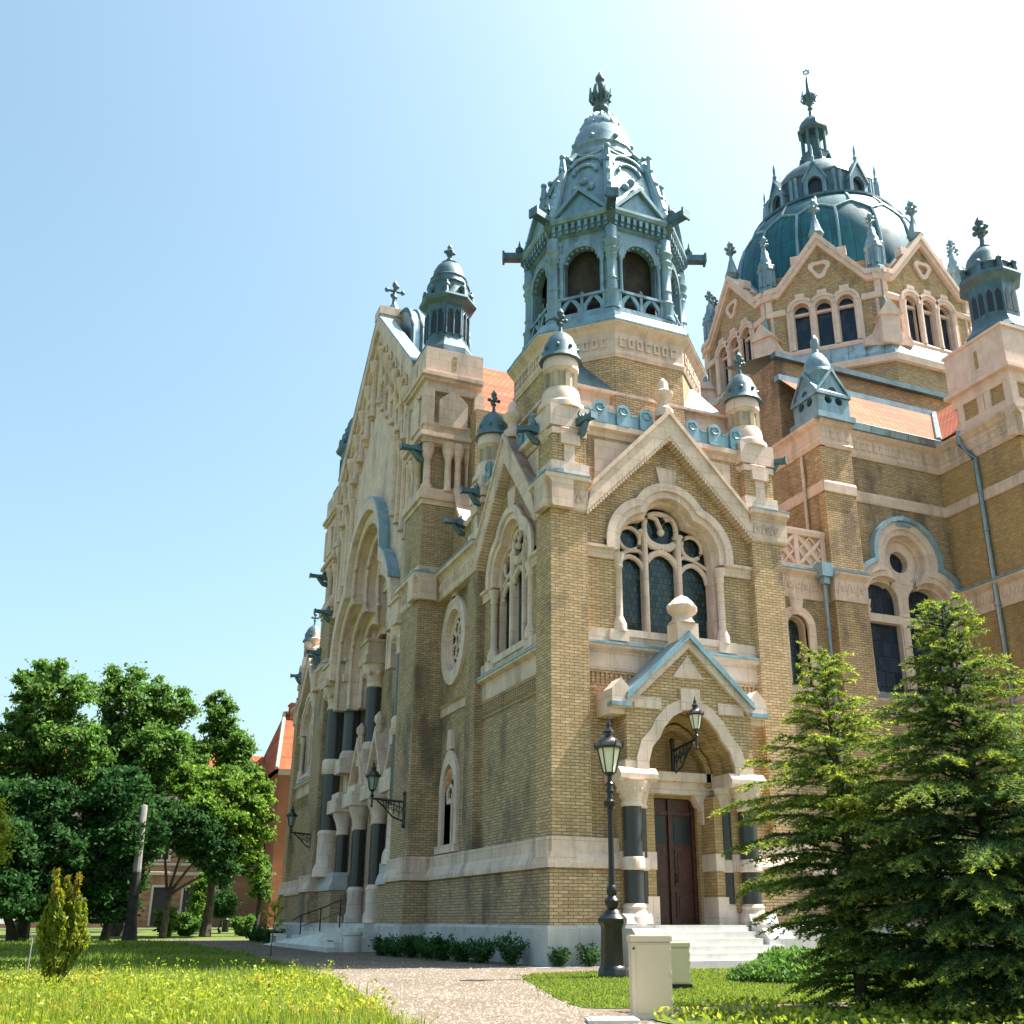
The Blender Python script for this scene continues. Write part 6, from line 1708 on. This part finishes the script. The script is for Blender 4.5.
def conifer(loc, H, rb, seed, label, mat='cedar', dens=1.0, lean=0, skirt=(.50, .66, .95, 1.0)):
    """young cedar: whorls of near level boughs with drooping tips and needle tufts"""
    rng = np.random.default_rng(seed); e = empty('conifer'); tag(e, label, 'conifer')
    tr = MB(); tr.tube([(0, 0, 0), (.02, .01, H*.35), (lean*.5, -.01, H*.7), (lean, .03, H*.93), (lean*1.1+.05, .04, H)], [.085, .065, .035, .012, .004], 8); tr.build('trunk', 'bark', e)
    bt = MB(); Ps = []; Ds = []; Tp = []
    nb = int(185*dens)
    for i in range(nb):
        f = (i+.5)/nb; z = .12+(H-.2)*f**.92
        a = i*2.399+rng.normal(0, .25)
        prof = float(np.interp(f, [0, .12, .3, .46, .58, .70, .82, .92, 1], [*skirt, .76, .40, .19, .08, .02])); Lb = rb*prof*rng.choice([.5, .75, .95, 1.05, 1.18])*rng.uniform(.85, 1.15)+.14+.10*f
        if f > .35 and rng.uniform() < .42*(f-.2): continue
        rise = rng.uniform(-.02, .26)+.45*f*f; x0 = lean*f
        n = 9; pts = []
        for j in range(n):
            t = j/(n-1); r = Lb*t
            zz = z+rise*r-.20*Lb*t**2.4+rng.normal(0, .008)
            aa = a+.10*math.sin(t*3+i); pts.append((x0+r*math.cos(aa), r*math.sin(aa), max(zz, .05)))
        bt.tube(pts, [max(.004, .02*(1-f*.7)*(1-.85*j/(n-1))) for j in range(n)], 4)
        pts = np.array(pts)
        # side shoots lying flat, like fans
        ns = int((Lb*27+5)*(1-.42*f))
        for s in range(ns):
            t = .12+.88*(s+rng.uniform(0, 1))/ns; k = min(int(t*(n-1)), n-2); w = t*(n-1)-k
            b0 = pts[k]*(1-w)+pts[k+1]*w; dr = pts[k+1]-pts[k]; dr /= np.linalg.norm(dr)
            sg = 1 if s % 2 else -1; pr = np.array([-dr[1], dr[0], 0])*sg
            if rng.uniform() < .14+.30*f: continue
            ls = (.13+.40*Lb*(1-t)*.75+.10*rng.uniform())*rng.uniform(.6, 1.15)
            dv = dr*.75+pr*.75*(1-.3*t)+np.array([0, 0, rng.uniform(-.25, .10)]); dv /= np.linalg.norm(dv)
            m = max(3, int(ls/.030)); tt = (np.arange(m)+rng.uniform(0, 1, m))/m
            q = b0+dv*(tt*ls)[:, None]; q[:, 2] -= .22*ls*tt**2
            Ps.append(q); Ds.append(np.tile(dv, (m, 1)))
            Tp.append(np.clip((t-.45)*1.1, 0, 1)*.55*tt+.55*tt**3*(rng.uniform() < .55)*(.25+.75*t)+(.45*f if f > .45 else 0)*rng.uniform(.3, 1))
        m = int(Lb/.02)+3; tt = rng.uniform(.05, 1, m); idx = np.minimum((tt*(n-1)).astype(int), n-2); w = (tt*(n-1)-idx)[:, None]
        Ps.append(pts[idx]*(1-w)+pts[idx+1]*w); Ds.append(pts[idx+1]-pts[idx]); Tp.append(tt**4*.8)
    P = np.concatenate(Ps); D = np.concatenate(Ds); D /= np.linalg.norm(D, axis=1)[:, None]; T = np.concatenate(Tp)
    K = 5; P = np.repeat(P, K, 0); D = np.repeat(D, K, 0); T = np.repeat(T, K)
    n = len(P); rd = rng.normal(size=(n, 3)); rd[:, 2] = rd[:, 2]*.7+.25; nd = D*.55+rd*.62; nd /= np.linalg.norm(nd, axis=1)[:, None]
    wv = np.cross(nd, rng.normal(size=(n, 3))); wv /= np.linalg.norm(wv, axis=1)[:, None]
    ln = rng.uniform(.035, .07, n)[:, None]; wd = rng.uniform(.006, .0115, n)[:, None]
    V = np.stack([P-wv*wd, P+wv*wd, P+nd*ln], 1).reshape(-1, 3)
    tip = np.clip(np.repeat(T, 3)*rng.uniform(.5, 1.2, n).repeat(3), 0, 1)
    mesh_np('needles', V, np.arange(3*n).reshape(-1, 3), mat, e, tip=tip)
    bt.build('bough', 'bark_dark', e)
    e.location = loc; print('conifer', n)
    return e
conifer((-1.62, -13.15, 0), 4.6, 1.22, 5, 'sunlit young conifer with lime tips right of the porch', 'cedar', 1.0, -.12)
conifer((-.85, -14.75, 0), 4.95, 1.5, 41, 'darker and wider conifer at the right edge of the picture', 'cedar_d', 1.4, -.18, (1.0, 1.08, 1.08, 1.0))

def thuja(loc):
    e = empty('columnar_shrub'); tag(e, 'upright golden green shrub with rusty orange tips on the left lawn', 'shrub'); rng = np.random.default_rng(3)
    P = []; T = []; st = MB()
    leads = [(-.20, 0, 1.60, 1), (.02, .05, 1.50, 1), (.22, -.03, 1.55, 1), (.12, .1, 1.34, .6), (-.08, -.1, 1.30, .6), (.38, 0, 1.16, .1), (-.30, .1, 1.08, .3), (.44, .08, .98, 0), (.30, -.12, 1.22, .3), (-.36, -.05, .85, 0), (.05, -.2, .95, 0), (.5, -.05, .74, 0)]
    for li, (dx, dy, h, rust) in enumerate(leads):
        top = np.array([dx, dy, h]); st.tube([(dx*.15, dy*.15, 0), (dx*.75, dy*.75, h*.45), (dx, dy, h*.95)], [.02, .012, .003], 5)
        for k in range(int(58*h)):
            t = (k+rng.uniform())/(58*h); z = h*(.10+.90*t); a = rng.uniform(0, 2*PI)
            ax_ = np.array([dx*(.15+.85*min(1, t*1.4)), dy*(.15+.85*min(1, t*1.4)), z])
            L_ = (.05+.22*(1-t)**.7)*rng.uniform(.5, 1.25); dv = np.array([math.cos(a)*.62, math.sin(a)*.62, rng.uniform(.5, 1.0)]); m = int(10+70*L_)
            tt = rng.uniform(0, 1, m)[:, None]; q = ax_+dv*tt*L_+rng.normal(0, .016, (m, 3)); P.append(q)
            T.append(np.clip((q[:, 2]-1.05)/.5, 0, 1)*rust*(rng.uniform(size=m) < .6)*rng.uniform(.4, 1, m))
    P = np.concatenate(P); T = np.concatenate(T); P[:, 2] = np.maximum(P[:, 2], .05)
    V, Fc = leaf_quads(P, .036, up=-1.4, rng=rng, elong=2.6)
    mesh_np('foliage', V, Fc, 'thuja', e, tip=np.repeat(T, 4)); st.build('stem', 'bark', e); e.location = loc; return e
thuja((-10.95, -4.6, 0)).scale = (.80, .80, 1.14)
e = empty('sapling'); tag(e, 'slender young sapling with a few pale leaves near the path edge', 'sapling'); st = MB(); rng = np.random.default_rng(8); P = []
st.tube([(0, 0, 0), (.01, 0, .7), (.03, 0, 1.55)], [.022, .016, .006], 6)
for i in range(11):
    a = i*2.4; z = .8+.075*i; q = (.34*math.cos(a)*rng.uniform(.5, 1), .34*math.sin(a), z+.22); st.tube([(.02, 0, z), q], [.008, .003], 4)
    for t in np.linspace(.3, 1.1, 9): P.append((.02+(q[0]-.02)*t, q[1]*t, z+.22*t))
V, Fc = leaf_quads(np.array(P)+rng.normal(0, .02, (len(P), 3)), .10, rng=rng, elong=2.0); mesh_np('foliage', V, Fc, 'lime', e); st.build('trunk', 'bark', e); e.location = (-4.9, 10.5, 0)
e = empty('dead_stake'); 
bpy.data.objects.remove(e)
m = MB(); m.tube([(0, 0, 0), (.0, .0, .62), (-.05, 0, .82)], [.02, .02, .008], 6); m.tube([(0, 0, .6), (.06, 0, .78)], [.012, .005], 5); o = m.build('wooden_stake', 'bark_pale'); o.location = (-11.5, 2.2, 0); tag(o, 'thin pale forked stake standing behind the golden upright shrub', 'stake')

def tree(loc, H, crown, seed, label, mat='leaf', nclump=70, per=430, leaf=.30, trunk=.38, bark='bark', group='broadleaf trees on the left', tz=None, nm='broadleaf_tree', nl=None):
    """trunk, limbs and a crown of leaf clumps; crown = list of (dx, dy, z, rx, rz)"""
    rng = np.random.default_rng(seed); e = empty(nm); tag(e, label, 'tree', group)
    zt = tz or min(c[2]-c[4]*.8 for c in crown)
    tr = MB(); tr.tube([(0, 0, 0), (.1*rng.normal(), .1, zt*.5), (.2*rng.normal(), 0, zt*.95)], [trunk*1.25, trunk*.85, trunk*.7], 10)
    P = []; tot = sum(c[3]**2*c[4] for c in crown)
    for (dx, dy, z, rx, rz) in crown:
        k = max(8, int(2.7*nclump*rx*rx*rz/tot))
        mid = (dx*.45, dy*.45, zt+(z-zt)*.45)
        tr.tube([(0, 0, zt*.9), mid, (dx, dy, z)], [trunk*.55, trunk*.35, trunk*.12], 7)
        for i in range(k):
            v = rng.normal(size=3); v /= np.linalg.norm(v); rr = rng.uniform(.12, 1.0)**.5
            c = np.array([dx+v[0]*rx*rr, dy+v[1]*rx*rr, z+v[2]*rz*rr])
            if i % 2 == 0: tr.tube([(dx*.7, dy*.7, z-rz*.35), ((dx*.7+c[0])/2, (dy*.7+c[1])/2, (z-rz*.3+c[2])/2), tuple(c)], [trunk*.16, trunk*.1, trunk*.03], 5)
            cr = rng.uniform(.45, 1.2)*(.11*rx+.34)
            m = int(per*rng.uniform(.35, 1.2)*1.15); q = rng.normal(size=(m, 3)); q /= np.linalg.norm(q, axis=1)[:, None]; q *= (cr*np.abs(rng.normal(0, .62, m)))[:, None]; q[:, 2] *= .7
            P.append(c+q)
    P = np.concatenate(P); P[:, 2] = np.maximum(P[:, 2], 1.0)
    V, Fc = leaf_quads(P, leaf*.68, up=.3, rng=rng); mesh_np('crown', V, Fc, mat, e); tr.build('trunk', bark, e); e.location = loc; print('tree', len(Fc)); return e
tree((-13.0, 41, 0), 15, [(-.3, 0, 13.3, 2.3, 2.4), (-1.8, .5, 10.6, 2.3, 2.2), (.9, -.5, 10.2, 2.4, 2.1), (-2.7, 0, 8.3, 1.9, 1.9), (1.6, .4, 7.9, 1.8, 1.6), (.2, 1, 8.6, 1.6, 1.6)], 21, 'tall open broadleaf tree at the far left, taller than its neighbours', 'leaf', 95, 330, .27, .34, tz=5.2)
tree((-7.9, 48, .1), 17, [(-.8, 0, 14.4, 2.5, 2.5), (1.2, .3, 13.9, 2.0, 2.1), (-2.4, 0, 11.2, 2.1, 2.0), (.4, -.8, 10.8, 2.9, 2.3), (2.2, .2, 10.6, 2.1, 1.9), (-.4, -.6, 8.3, 2.2, 1.8)], 22, 'dense rounded broadleaf tree, second tall one from the left', 'leaf', 115, 380, .28, .42, tz=5)
tree((-2.0, 55, .2), 16, [(-.6, 0, 15.0, 1.5, 1.9), (.6, .5, 12.9, 2.0, 1.7), (1.6, 0, 11.0, 1.4, 1.2), (-2.1, 0, 12.4, 1.4, 1.3)], 23, 'smaller upright tree nearest the orange corner house, behind the spreading one', 'leaf', 52, 330, .28, .3, tz=8)
tree((-3.0, 45.5, .1), 10, [(-2.0, 0, 9.0, 1.5, 1.2), (-.2, 0, 9.0, 1.9, 1.4), (1.7, .3, 8.7, 1.6, 1.4), (2.4, -.3, 7.4, 1.1, 1.2), (-.9, -.7, 7.2, 2.0, 1.3), (.8, -.8, 6.7, 1.6, 1.2), (1.7, -.6, 5.3, 1.0, 1.1), (2.4, -.2, 6.2, 1.0, 1.2), (-.3, -.3, 5.0, 1.5, 1.1), (2.6, .2, 4.2, .8, 1.0)], 24, 'spreading bright green tree close to the far corner of the synagogue', 'leaf_b', 110, 330, .26, .3, tz=3.6)
tree((-8.9, 39.0, 0), 9, [(-.2, 0, 7.4, 1.9, 1.8), (.4, -.2, 5.2, 2.0, 1.7), (-1.3, .2, 4.4, 1.6, 1.6), (.1, -.2, 3.0, 1.6, 1.5), (-.2, 0, 1.5, 1.5, 1.1)], 25, 'dark dense evergreen tree with foliage almost to the ground', 'leaf_d', 130, 420, .25, .22, tz=1.3)
tree((-13.3, 38.0, 0), 8, [(-2.2, 0, 6.2, 2.1, 1.9), (.2, .6, 6.4, 2.0, 1.9), (1.7, 0, 4.4, 1.7, 1.7), (-.8, 0, 4.0, 2.0, 1.6), (.6, 0, 2.2, 1.9, 1.3), (-2.3, 0, 2.4, 1.9, 1.4)], 26, 'dark low tree filling the shade beneath the tall tree at the far left', 'leaf_d', 140, 420, .25, .25, tz=1.6)
tree((-3.0, 50.5, .2), 4, [(0, 0, 2.2, .6, 1.6), (.1, 0, 3.4, .35, .8)], 27, 'small bright conical shrub tree in front of the ochre house', 'leaf_b', 22, 260, .16, .09, tz=.6, group='small trees before the ochre house', nm='small_tree')
tree((-1.25, 52.5, .25), 3.4, [(0, 0, 1.6, .75, 1.3)], 28, 'small dark rounded shrub tree beside the distant street lamp', 'leaf_d', 18, 300, .16, .09, tz=.5, group='small trees before the ochre house', nm='small_tree')
tree((.9, 51.5, .2), 6, [(0, 0, 3.9, .7, 1.1), (.2, .2, 2.6, .6, .9)], 30, 'thin dark trunked young tree right against the synagogue corner', 'leaf', 16, 230, .2, .18, 'bark_dark', tz=3.0, group='small trees before the ochre house', nm='small_tree')
tree((-13.75, 16.5, 0), 5.6, [(-.2, 0, 4.6, .55, .5), (.15, 0, 3.9, .5, .45), (.1, 0, 3.2, .45, .4)], 29, 'young yellow green tree cut off by the left picture edge', 'lime', 26, 230, .10, .05, tz=2.4, group=None, nm='young_tree')
tree((-15.6, 36, 0), 7, [(-1.5, 0, 4.6, 1.8, 1.5), (1.2, .4, 4.4, 1.6, 1.5), (-.4, 0, 2.6, 1.9, 1.3), (1.6, -.3, 2.2, 1.4, 1.1)], 31, 'dark leafy shrub tree at the left picture edge below the tall tree', 'leaf_d', 75, 420, .25, .22, tz=1.2)
tree((-5.6, 43.5, .05), 6, [(-.8, 0, 6.6, 1.5, 1.3), (.9, .3, 6.3, 1.6, 1.3), (2.2, .2, 5.4, 1.3, 1.3), (3.0, .3, 4.0, .9, 1.2)], 32, 'dark foliaged tree standing just right of the pale topped dead trunk', 'leaf_d', 90, 400, .24, .2, tz=2.6)
for i, (x, y, r_, h_) in enumerate(((-5.2, 46.5, 1.0, 1.9), (-3.9, 47.5, .9, 1.5), (-.6, 46.6, .8, 1.6))):
    shrub((x, y, .05), r_, h_, ('leafy shrub closest to the pale topped dead trunk', 'leafy shrub between the two spreading tree trunks', 'leafy shrub under the spreading tree beside the synagogue')[i], 'leaf', 1600, .16, group='shrubs under the left trees')
# upright dead trunk, its sunlit top and shaded foot painted in by bark colour
e = empty('dead_trunk'); tag(e, 'slim upright dead trunk, painted in shade below and sunlight at its cut top, before the dark trees', 'tree trunk')
m = MB(); m.tube([(0, 0, 0), (-.02, 0, 1.2), (-.05, 0, 3.5)], [.40, .27, .22], 12); m.tube([(-.2, 0, 2.6), (-.75, 0, 3.7)], [.08, .02], 6); m.build('trunk', 'bark_dark', e)
m = MB(); m.tube([(-.05, 0, 3.45), (-.10, 0, 5.2), (-.10, 0, 6.85), (-.05, 0, 7.0)], [.222, .205, .185, .10], 10); m.build('sunlit_trunk', 'bark_pale', e)
e.location = (-7.72, 37.2, 0)

# far side of the square: houses, car, passer-by
m = MB(); m.add([(-120, 41, -.003), (60, 41, -.003), (60, 60, .35), (-120, 60, .35), (60, 82, .35), (-120, 82, .35)], [(0, 1, 2, 3)]); o = m.build('far_lawn', 'soil'); o['kind'] = 'structure'
def house():
    e = empty('ochre_house'); tag(e, 'two storey ochre rendered house with orange tiled roof behind the trees', 'house')
    F = Frame((-42, 98, 0), (1, 0, 0), (0, -1, 0)); W = 50.3
    ds = [38.0-.75+.8, 41.6]; doors = [(39.9, 1.45), (43.0, 1.55)]
    wins = [39.6+2.2*0, 43.0, 46.0] + [2.5+3.4*i for i in range(10)]
    hole = [[(c-w/2, .46), (c+w/2, .46), (c+w/2, 4.35), (c-w/2, 4.35)] for c, w in doors]
    hole += [[(c-.65, 7.2), (c+.65, 7.2), (c+.65, 9.6), (c-.65, 9.6)] for c in wins] + [[(c-.65, 11.6), (c+.65, 11.6), (c+.65, 13.6), (c-.65, 13.6)] for c in wins]
    hole += [[(c-.7, 1.6), (c+.7, 1.6), (c+.7, 4.0), (c-.7, 4.0)] for c in [2.5+3.4*i for i in range(10)]+[46.2]]
    m = MB(); fpoly(m, F, [(0, .3), (W, .3), (W, 14.6), (0, 14.6)], hole, -.4, 0)
    for i in range(8):
        z = .9+i*.55
        for a, b in ((36.5, 39.1), (40.75, 42.15), (43.85, 45.4)): fbox(m, F, a, b, 0, .06, z, z+.42)
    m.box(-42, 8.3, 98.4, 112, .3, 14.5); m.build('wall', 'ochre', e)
    t = MB(); fprof(t, F, 0, W, [(-.1, 5.6), (.25, 5.6), (.3, 5.9), (-.1, 6.0)]); fprof(t, F, 0, W, [(-.1, 14.2), (.3, 14.3), (.55, 14.7), (-.1, 14.75)]); fprof(t, F, 0, W, [(-.1, 6.6), (.12, 6.6), (.12, 6.85), (-.1, 6.9)]); t.build('cornice', 'render_trim', e)
    for h in hole:
        g = MB(); x0, x1, z0, z1 = h[0][0], h[1][0], h[0][1], h[2][1]
        if z0 < .5:
            fbox(g, F, x0, x1, -.3, -.22, z0, z1); fbox(g, F, (x0+x1)/2-.04, (x0+x1)/2+.04, -.22, -.18, z0, z1); g.build('door', 'window_dark', e)
        else:
            fband(g, F, [(x0, z0), (x1, z0), (x1, z1), (x0, z1)], [(x0-.3, z0-.2), (x1+.3, z0-.2), (x1+.3, z1+.3), (x0-.3, z1+.3)], -.05, .1, True)
            fbox(g, F, (x0+x1)/2-.05, (x0+x1)/2+.05, -.2, -.12, z0, z1); fbox(g, F, x0, x1, -.2, -.12, z1-.8, z1-.7); fbox(g, F, x0-.4, x1+.4, -.05, .25, z1+.4, z1+.55)
            w = g.build('window', 'render_trim', e); p = MB(); fbox(p, F, x0, x1, -.3, -.24, z0, z1); p.build('pane', 'window_dark', w)
    for c, w_ in doors:
        g = MB(); fband(g, F, [(c-w_/2, .46), (c-w_/2, 4.35), (c+w_/2, 4.35), (c+w_/2, .46)], [(c-w_/2-.22, .46), (c-w_/2-.22, 4.6), (c+w_/2+.22, 4.6), (c+w_/2+.22, .46)], -.2, .09); g.build('door_frame', 'render_trim', e)
    r = MB(); r.add([(-42.3, 97.3, 14.7), (8.35, 97.3, 14.7), (8.35, 105, 19.8), (-42.3, 105, 19.8), (8.35, 113, 14.7), (-42.3, 113, 14.7)], [(0, 1, 2, 3), (3, 2, 4, 5), (1, 4, 2), (0, 3, 5)]); ro = r.build('roof', 'tile', e)
    for x in (-33, -22, -9.5, .5):
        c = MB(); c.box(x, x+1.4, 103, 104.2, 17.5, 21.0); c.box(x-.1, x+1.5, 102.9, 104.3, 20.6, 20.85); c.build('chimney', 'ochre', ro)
house()
def house2():
    e = empty('corner_house'); tag(e, 'taller rusty orange house with steep tiled roof and red chimney beside the synagogue corner', 'house')
    m = MB(); F = Frame((8.4, 92, 0), (1, 0, 0), (0, -1, 0))
    hole = [[(c-.6, z), (c+.6, z), (c+.6, z+2.2), (c-.6, z+2.2)] for c in (4.6, 8.0, 11.4) for z in (2, 6, 10, 13.5)]
    fpoly(m, F, [(0, .3), (24, .3), (24, 16.6), (0, 16.6)], hole, -.4, 0); m.box(8.45, 32, 92.4, 112, .3, 16.5); m.build('wall', 'ochre_red', e)
    for h in hole:
        g = MB(); fbox(g, F, h[0][0], h[1][0], -.3, -.2, h[0][1], h[2][1]); g.build('window', 'window_dark', e)
    t = MB(); fprof(t, F, -.2, 24, [(-.1, 16.0), (.2, 16.1), (.5, 16.6), (-.1, 16.65)]); t.build('cornice', 'render_trim', e)
    r = MB(); r.add([(7.9, 91.4, 16.6), (32.5, 91.4, 16.6), (30, 98.5, 24.0), (9.4, 98.5, 24.0), (7.9, 112, 16.6), (32.5, 112, 16.6)], [(0, 1, 2, 3), (3, 2, 5, 4), (0, 3, 4), (1, 5, 2)]); ro = r.build('roof', 'tile', e)
    r = MB(); r.tube([(7.9, 91.4, 16.7), (9.4, 98.5, 24.1)], .22, 6); r.tube([(9.4, 98.5, 24.1), (30, 98.5, 24.1)], .2, 6); r.build('ridge', 'render_trim', ro)
    c = MB(); c.box(9.9, 11.4, 97.6, 98.9, 23.2, 25.2); c.box(9.8, 11.5, 97.5, 99, 24.9, 25.1); co = c.build('chimney', 'tile_red', ro)
    c = MB(); c.lathe(10.8, 98.2, [(.2, 25.1), (.2, 25.9)], 8); c.build('chimney_pot', 'iron', co)
house2()
def car(loc, rz, body, label):
    e = empty('parked_car'); tag(e, label, 'car', 'cars parked along the far street')
    m = MB(); prof = [(-2.1, .35), (-2.15, .75), (-1.9, .92), (-1.2, .98), (-.5, 1.42), (.9, 1.45), (1.6, 1.0), (2.05, .92), (2.12, .4)]
    F = Frame((0, 0, 0), (1, 0, 0), (0, -1, 0)); fpoly(m, F, prof, [], -.8, .8, True); m.build('body', body, e)
    g = MB(); gp = [(-1.05, 1.0), (-.46, 1.36), (.85, 1.39), (1.4, 1.0)]; fpoly(g, F, gp, [], -.812, .812, True); g.build('side_window', 'window_dark', e)
    for x in (-1.35, 1.3):
        for s in (-1, 1):
            w = MB(); w.tube([(x, s*.62, .32), (x, s*.83, .32)], .32, 16); wo = w.build('wheel', 'dark', e); r_ = MB(); r_.tube([(x, s*.8, .32), (x, s*.84, .32)], .19, 10); r_.build('rim', 'zinc', wo)
    for s in (-1, 1):
        h = MB(); h.ball(-2.08, s*.6, .72, .12, 8); h.build('headlight', 'milk', e)
    e.location = loc; e.rotation_euler = (0, 0, rz)
M['carwhite'] = plain('white_car_paint', (.7, .7, .7), .25, var=.03); M['carsilver'] = plain('silver_car_paint', (.3, .32, .34), .3, metal=.5, var=.05)
car((-8.9, 86, .36), 0, 'carsilver', 'silver parked car seen beyond the golden upright shrub')
car((-16.6, 86, .36), 0, 'carwhite', 'white parked car at the left edge under the trees')
# passer-by
def person(loc):
    e = None
    me = bpy.data.meshes.new('person'); bm = bmesh.new()
    J = dict(hip=(0, 0, .95, .135), wa=(0, 0, 1.12, .125), ch=(0, 0, 1.36, .15), nk=(0, -.01, 1.5, .055), hd=(0, -.02, 1.62, .085), ht=(0, -.02, 1.72, .075),
             ls=(.17, 0, 1.42, .06), le=(.21, .05, 1.16, .045), lh=(.22, -.04, .92, .035), rs=(-.17, 0, 1.42, .06), re=(-.2, -.03, 1.16, .045), rh=(-.2, -.12, .94, .035),
             lk=(.1, -.08, .52, .07), la=(.1, .02, .1, .045), lf=(.1, -.13, .04, .04), rk=(-.09, .02, .52, .07), ra=(-.09, .16, .12, .045), rf=(-.09, .04, .04, .04), lt=(.1, -.01, .86, .095), rt=(-.1, 0, .86, .095))
    E = [('hip','wa'),('wa','ch'),('ch','nk'),('nk','hd'),('hd','ht'),('ch','ls'),('ls','le'),('le','lh'),('ch','rs'),('rs','re'),('re','rh'),('hip','lt'),('lt','lk'),('lk','la'),('la','lf'),('hip','rt'),('rt','rk'),('rk','ra'),('ra','rf')]
    k = {n: bm.verts.new(v[:3]) for n, v in J.items()}
    for a, b in E: bm.edges.new((k[a], k[b]))
    bm.to_mesh(me); bm.free()
    o = bpy.data.objects.new('person', me); COL.objects.link(o)
    md = o.modifiers.new('skin', 'SKIN'); sk = me.skin_vertices[0].data
    for i, (n, v) in enumerate(J.items()): sk[i].radius = (v[3], v[3]*.85)
    sk[0].use_root = True
    s = o.modifiers.new('sub', 'SUBSURF'); s.levels = 2; s.render_levels = 2
    bpy.context.view_layer.update()
    dg = bpy.context.evaluated_depsgraph_get(); m2 = bpy.data.meshes.new_from_object(o.evaluated_get(dg)); o.modifiers.clear(); o.data = m2
    m2.materials.clear()
    for mm in ('skin', 'shirt', 'trousers'): m2.materials.append(M[mm])
    for p in m2.polygons:
        z = p.center.z; p.material_index = 2 if z < .98 and abs(p.center.x) < .17 else (1 if .98 <= z < 1.47 else 0); p.use_smooth = True
        if z < .98 and abs(p.center.x) >= .17: p.material_index = 0
    h = MB(); h.lathe(0, 0, [(.095, 1.62), (.105, 1.70), (.08, 1.77), (0, 1.80)], 12); h.build('hair', 'hair', o)
    o.location = loc; o.rotation_euler = (0, 0, R(-60)); tag(o, 'small distant person in a white shirt and dark trousers walking before the ochre house', 'person')
M['skin'] = plain('skin', (.45, .28, .20), .6, var=.05); M['shirt'] = plain('white_shirt', (.75, .75, .74), .8, var=.05); M['trousers'] = plain('dark_trousers', (.05, .05, .07), .9); M['hair'] = plain('dark_hair', (.03, .02, .015), .7)
person((.1, 84.5, .36))

# ------------------------------------------------------------------ camera, sky, sun
def view():
    cam = bpy.data.cameras.new('Camera'); co = bpy.data.objects.new('camera', cam); COL.objects.link(co)
    co.location = (-10.86, -24.38, 1.05)
    co.rotation_euler = (R(90+19.75), 0, R(-23.55))
    cam.sensor_width = 36; cam.lens = 36*1028/1024
    cam.shift_x = (512-543)/1024; cam.shift_y = (551-512)/1024
    cam.clip_end = 3000; cam.clip_start = .1
    SC.camera = co
    el, az = 58.0, 96.0          # azimuth from +Y towards +X
    sun = bpy.data.lights.new('Sun', 'SUN'); so = bpy.data.objects.new('sun', sun); COL.objects.link(so)
    sun.energy = SUN_E; sun.angle = R(.53); sun.color = (1, .93, .84)
    dv = Vector((math.sin(R(az))*math.cos(R(el)), math.cos(R(az))*math.cos(R(el)), math.sin(R(el))))
    so.rotation_euler = dv.to_track_quat('Z', 'Y').to_euler()
    so.location = (40, 20, 80)
    w = bpy.data.worlds.new('World'); SC.world = w; w.use_nodes = True
    nt = w.node_tree; bg = nt.nodes['Background']
    sk = nt.nodes.new('ShaderNodeTexSky'); sk.sky_type = 'NISHITA'; sk.sun_disc = False
    sk.sun_elevation = R(el); sk.sun_rotation = R(az); sk.air_density = 1.3; sk.dust_density = DUST; sk.ozone_density = OZONE; sk.altitude = 100
    hs = nt.nodes.new('ShaderNodeMix'); hs.data_type = 'RGBA'; hs.blend_type = 'MULTIPLY'; hs.inputs[0].default_value = 1; hs.inputs[7].default_value = (.88, 1.01, .93, 1); nt.links.new(sk.outputs[0], hs.inputs[6]); nt.links.new(hs.outputs[2], bg.inputs[0]); bg.inputs[1].default_value = SKY
    vs = SC.view_settings; vs.view_transform = 'Standard'; vs.look = 'None'; vs.gamma = 1; vs.use_curve_mapping = False
    vs.exposure = EXPO
    SC.cycles.max_bounces = 6; SC.cycles.diffuse_bounces = 4; SC.cycles.transparent_max_bounces = 8
    SC.cycles.sample_clamp_indirect = 10
SUN_E, SKY, EXPO, DUST, OZONE = 4.5, .083, 1.76, 4.0, .9
view()
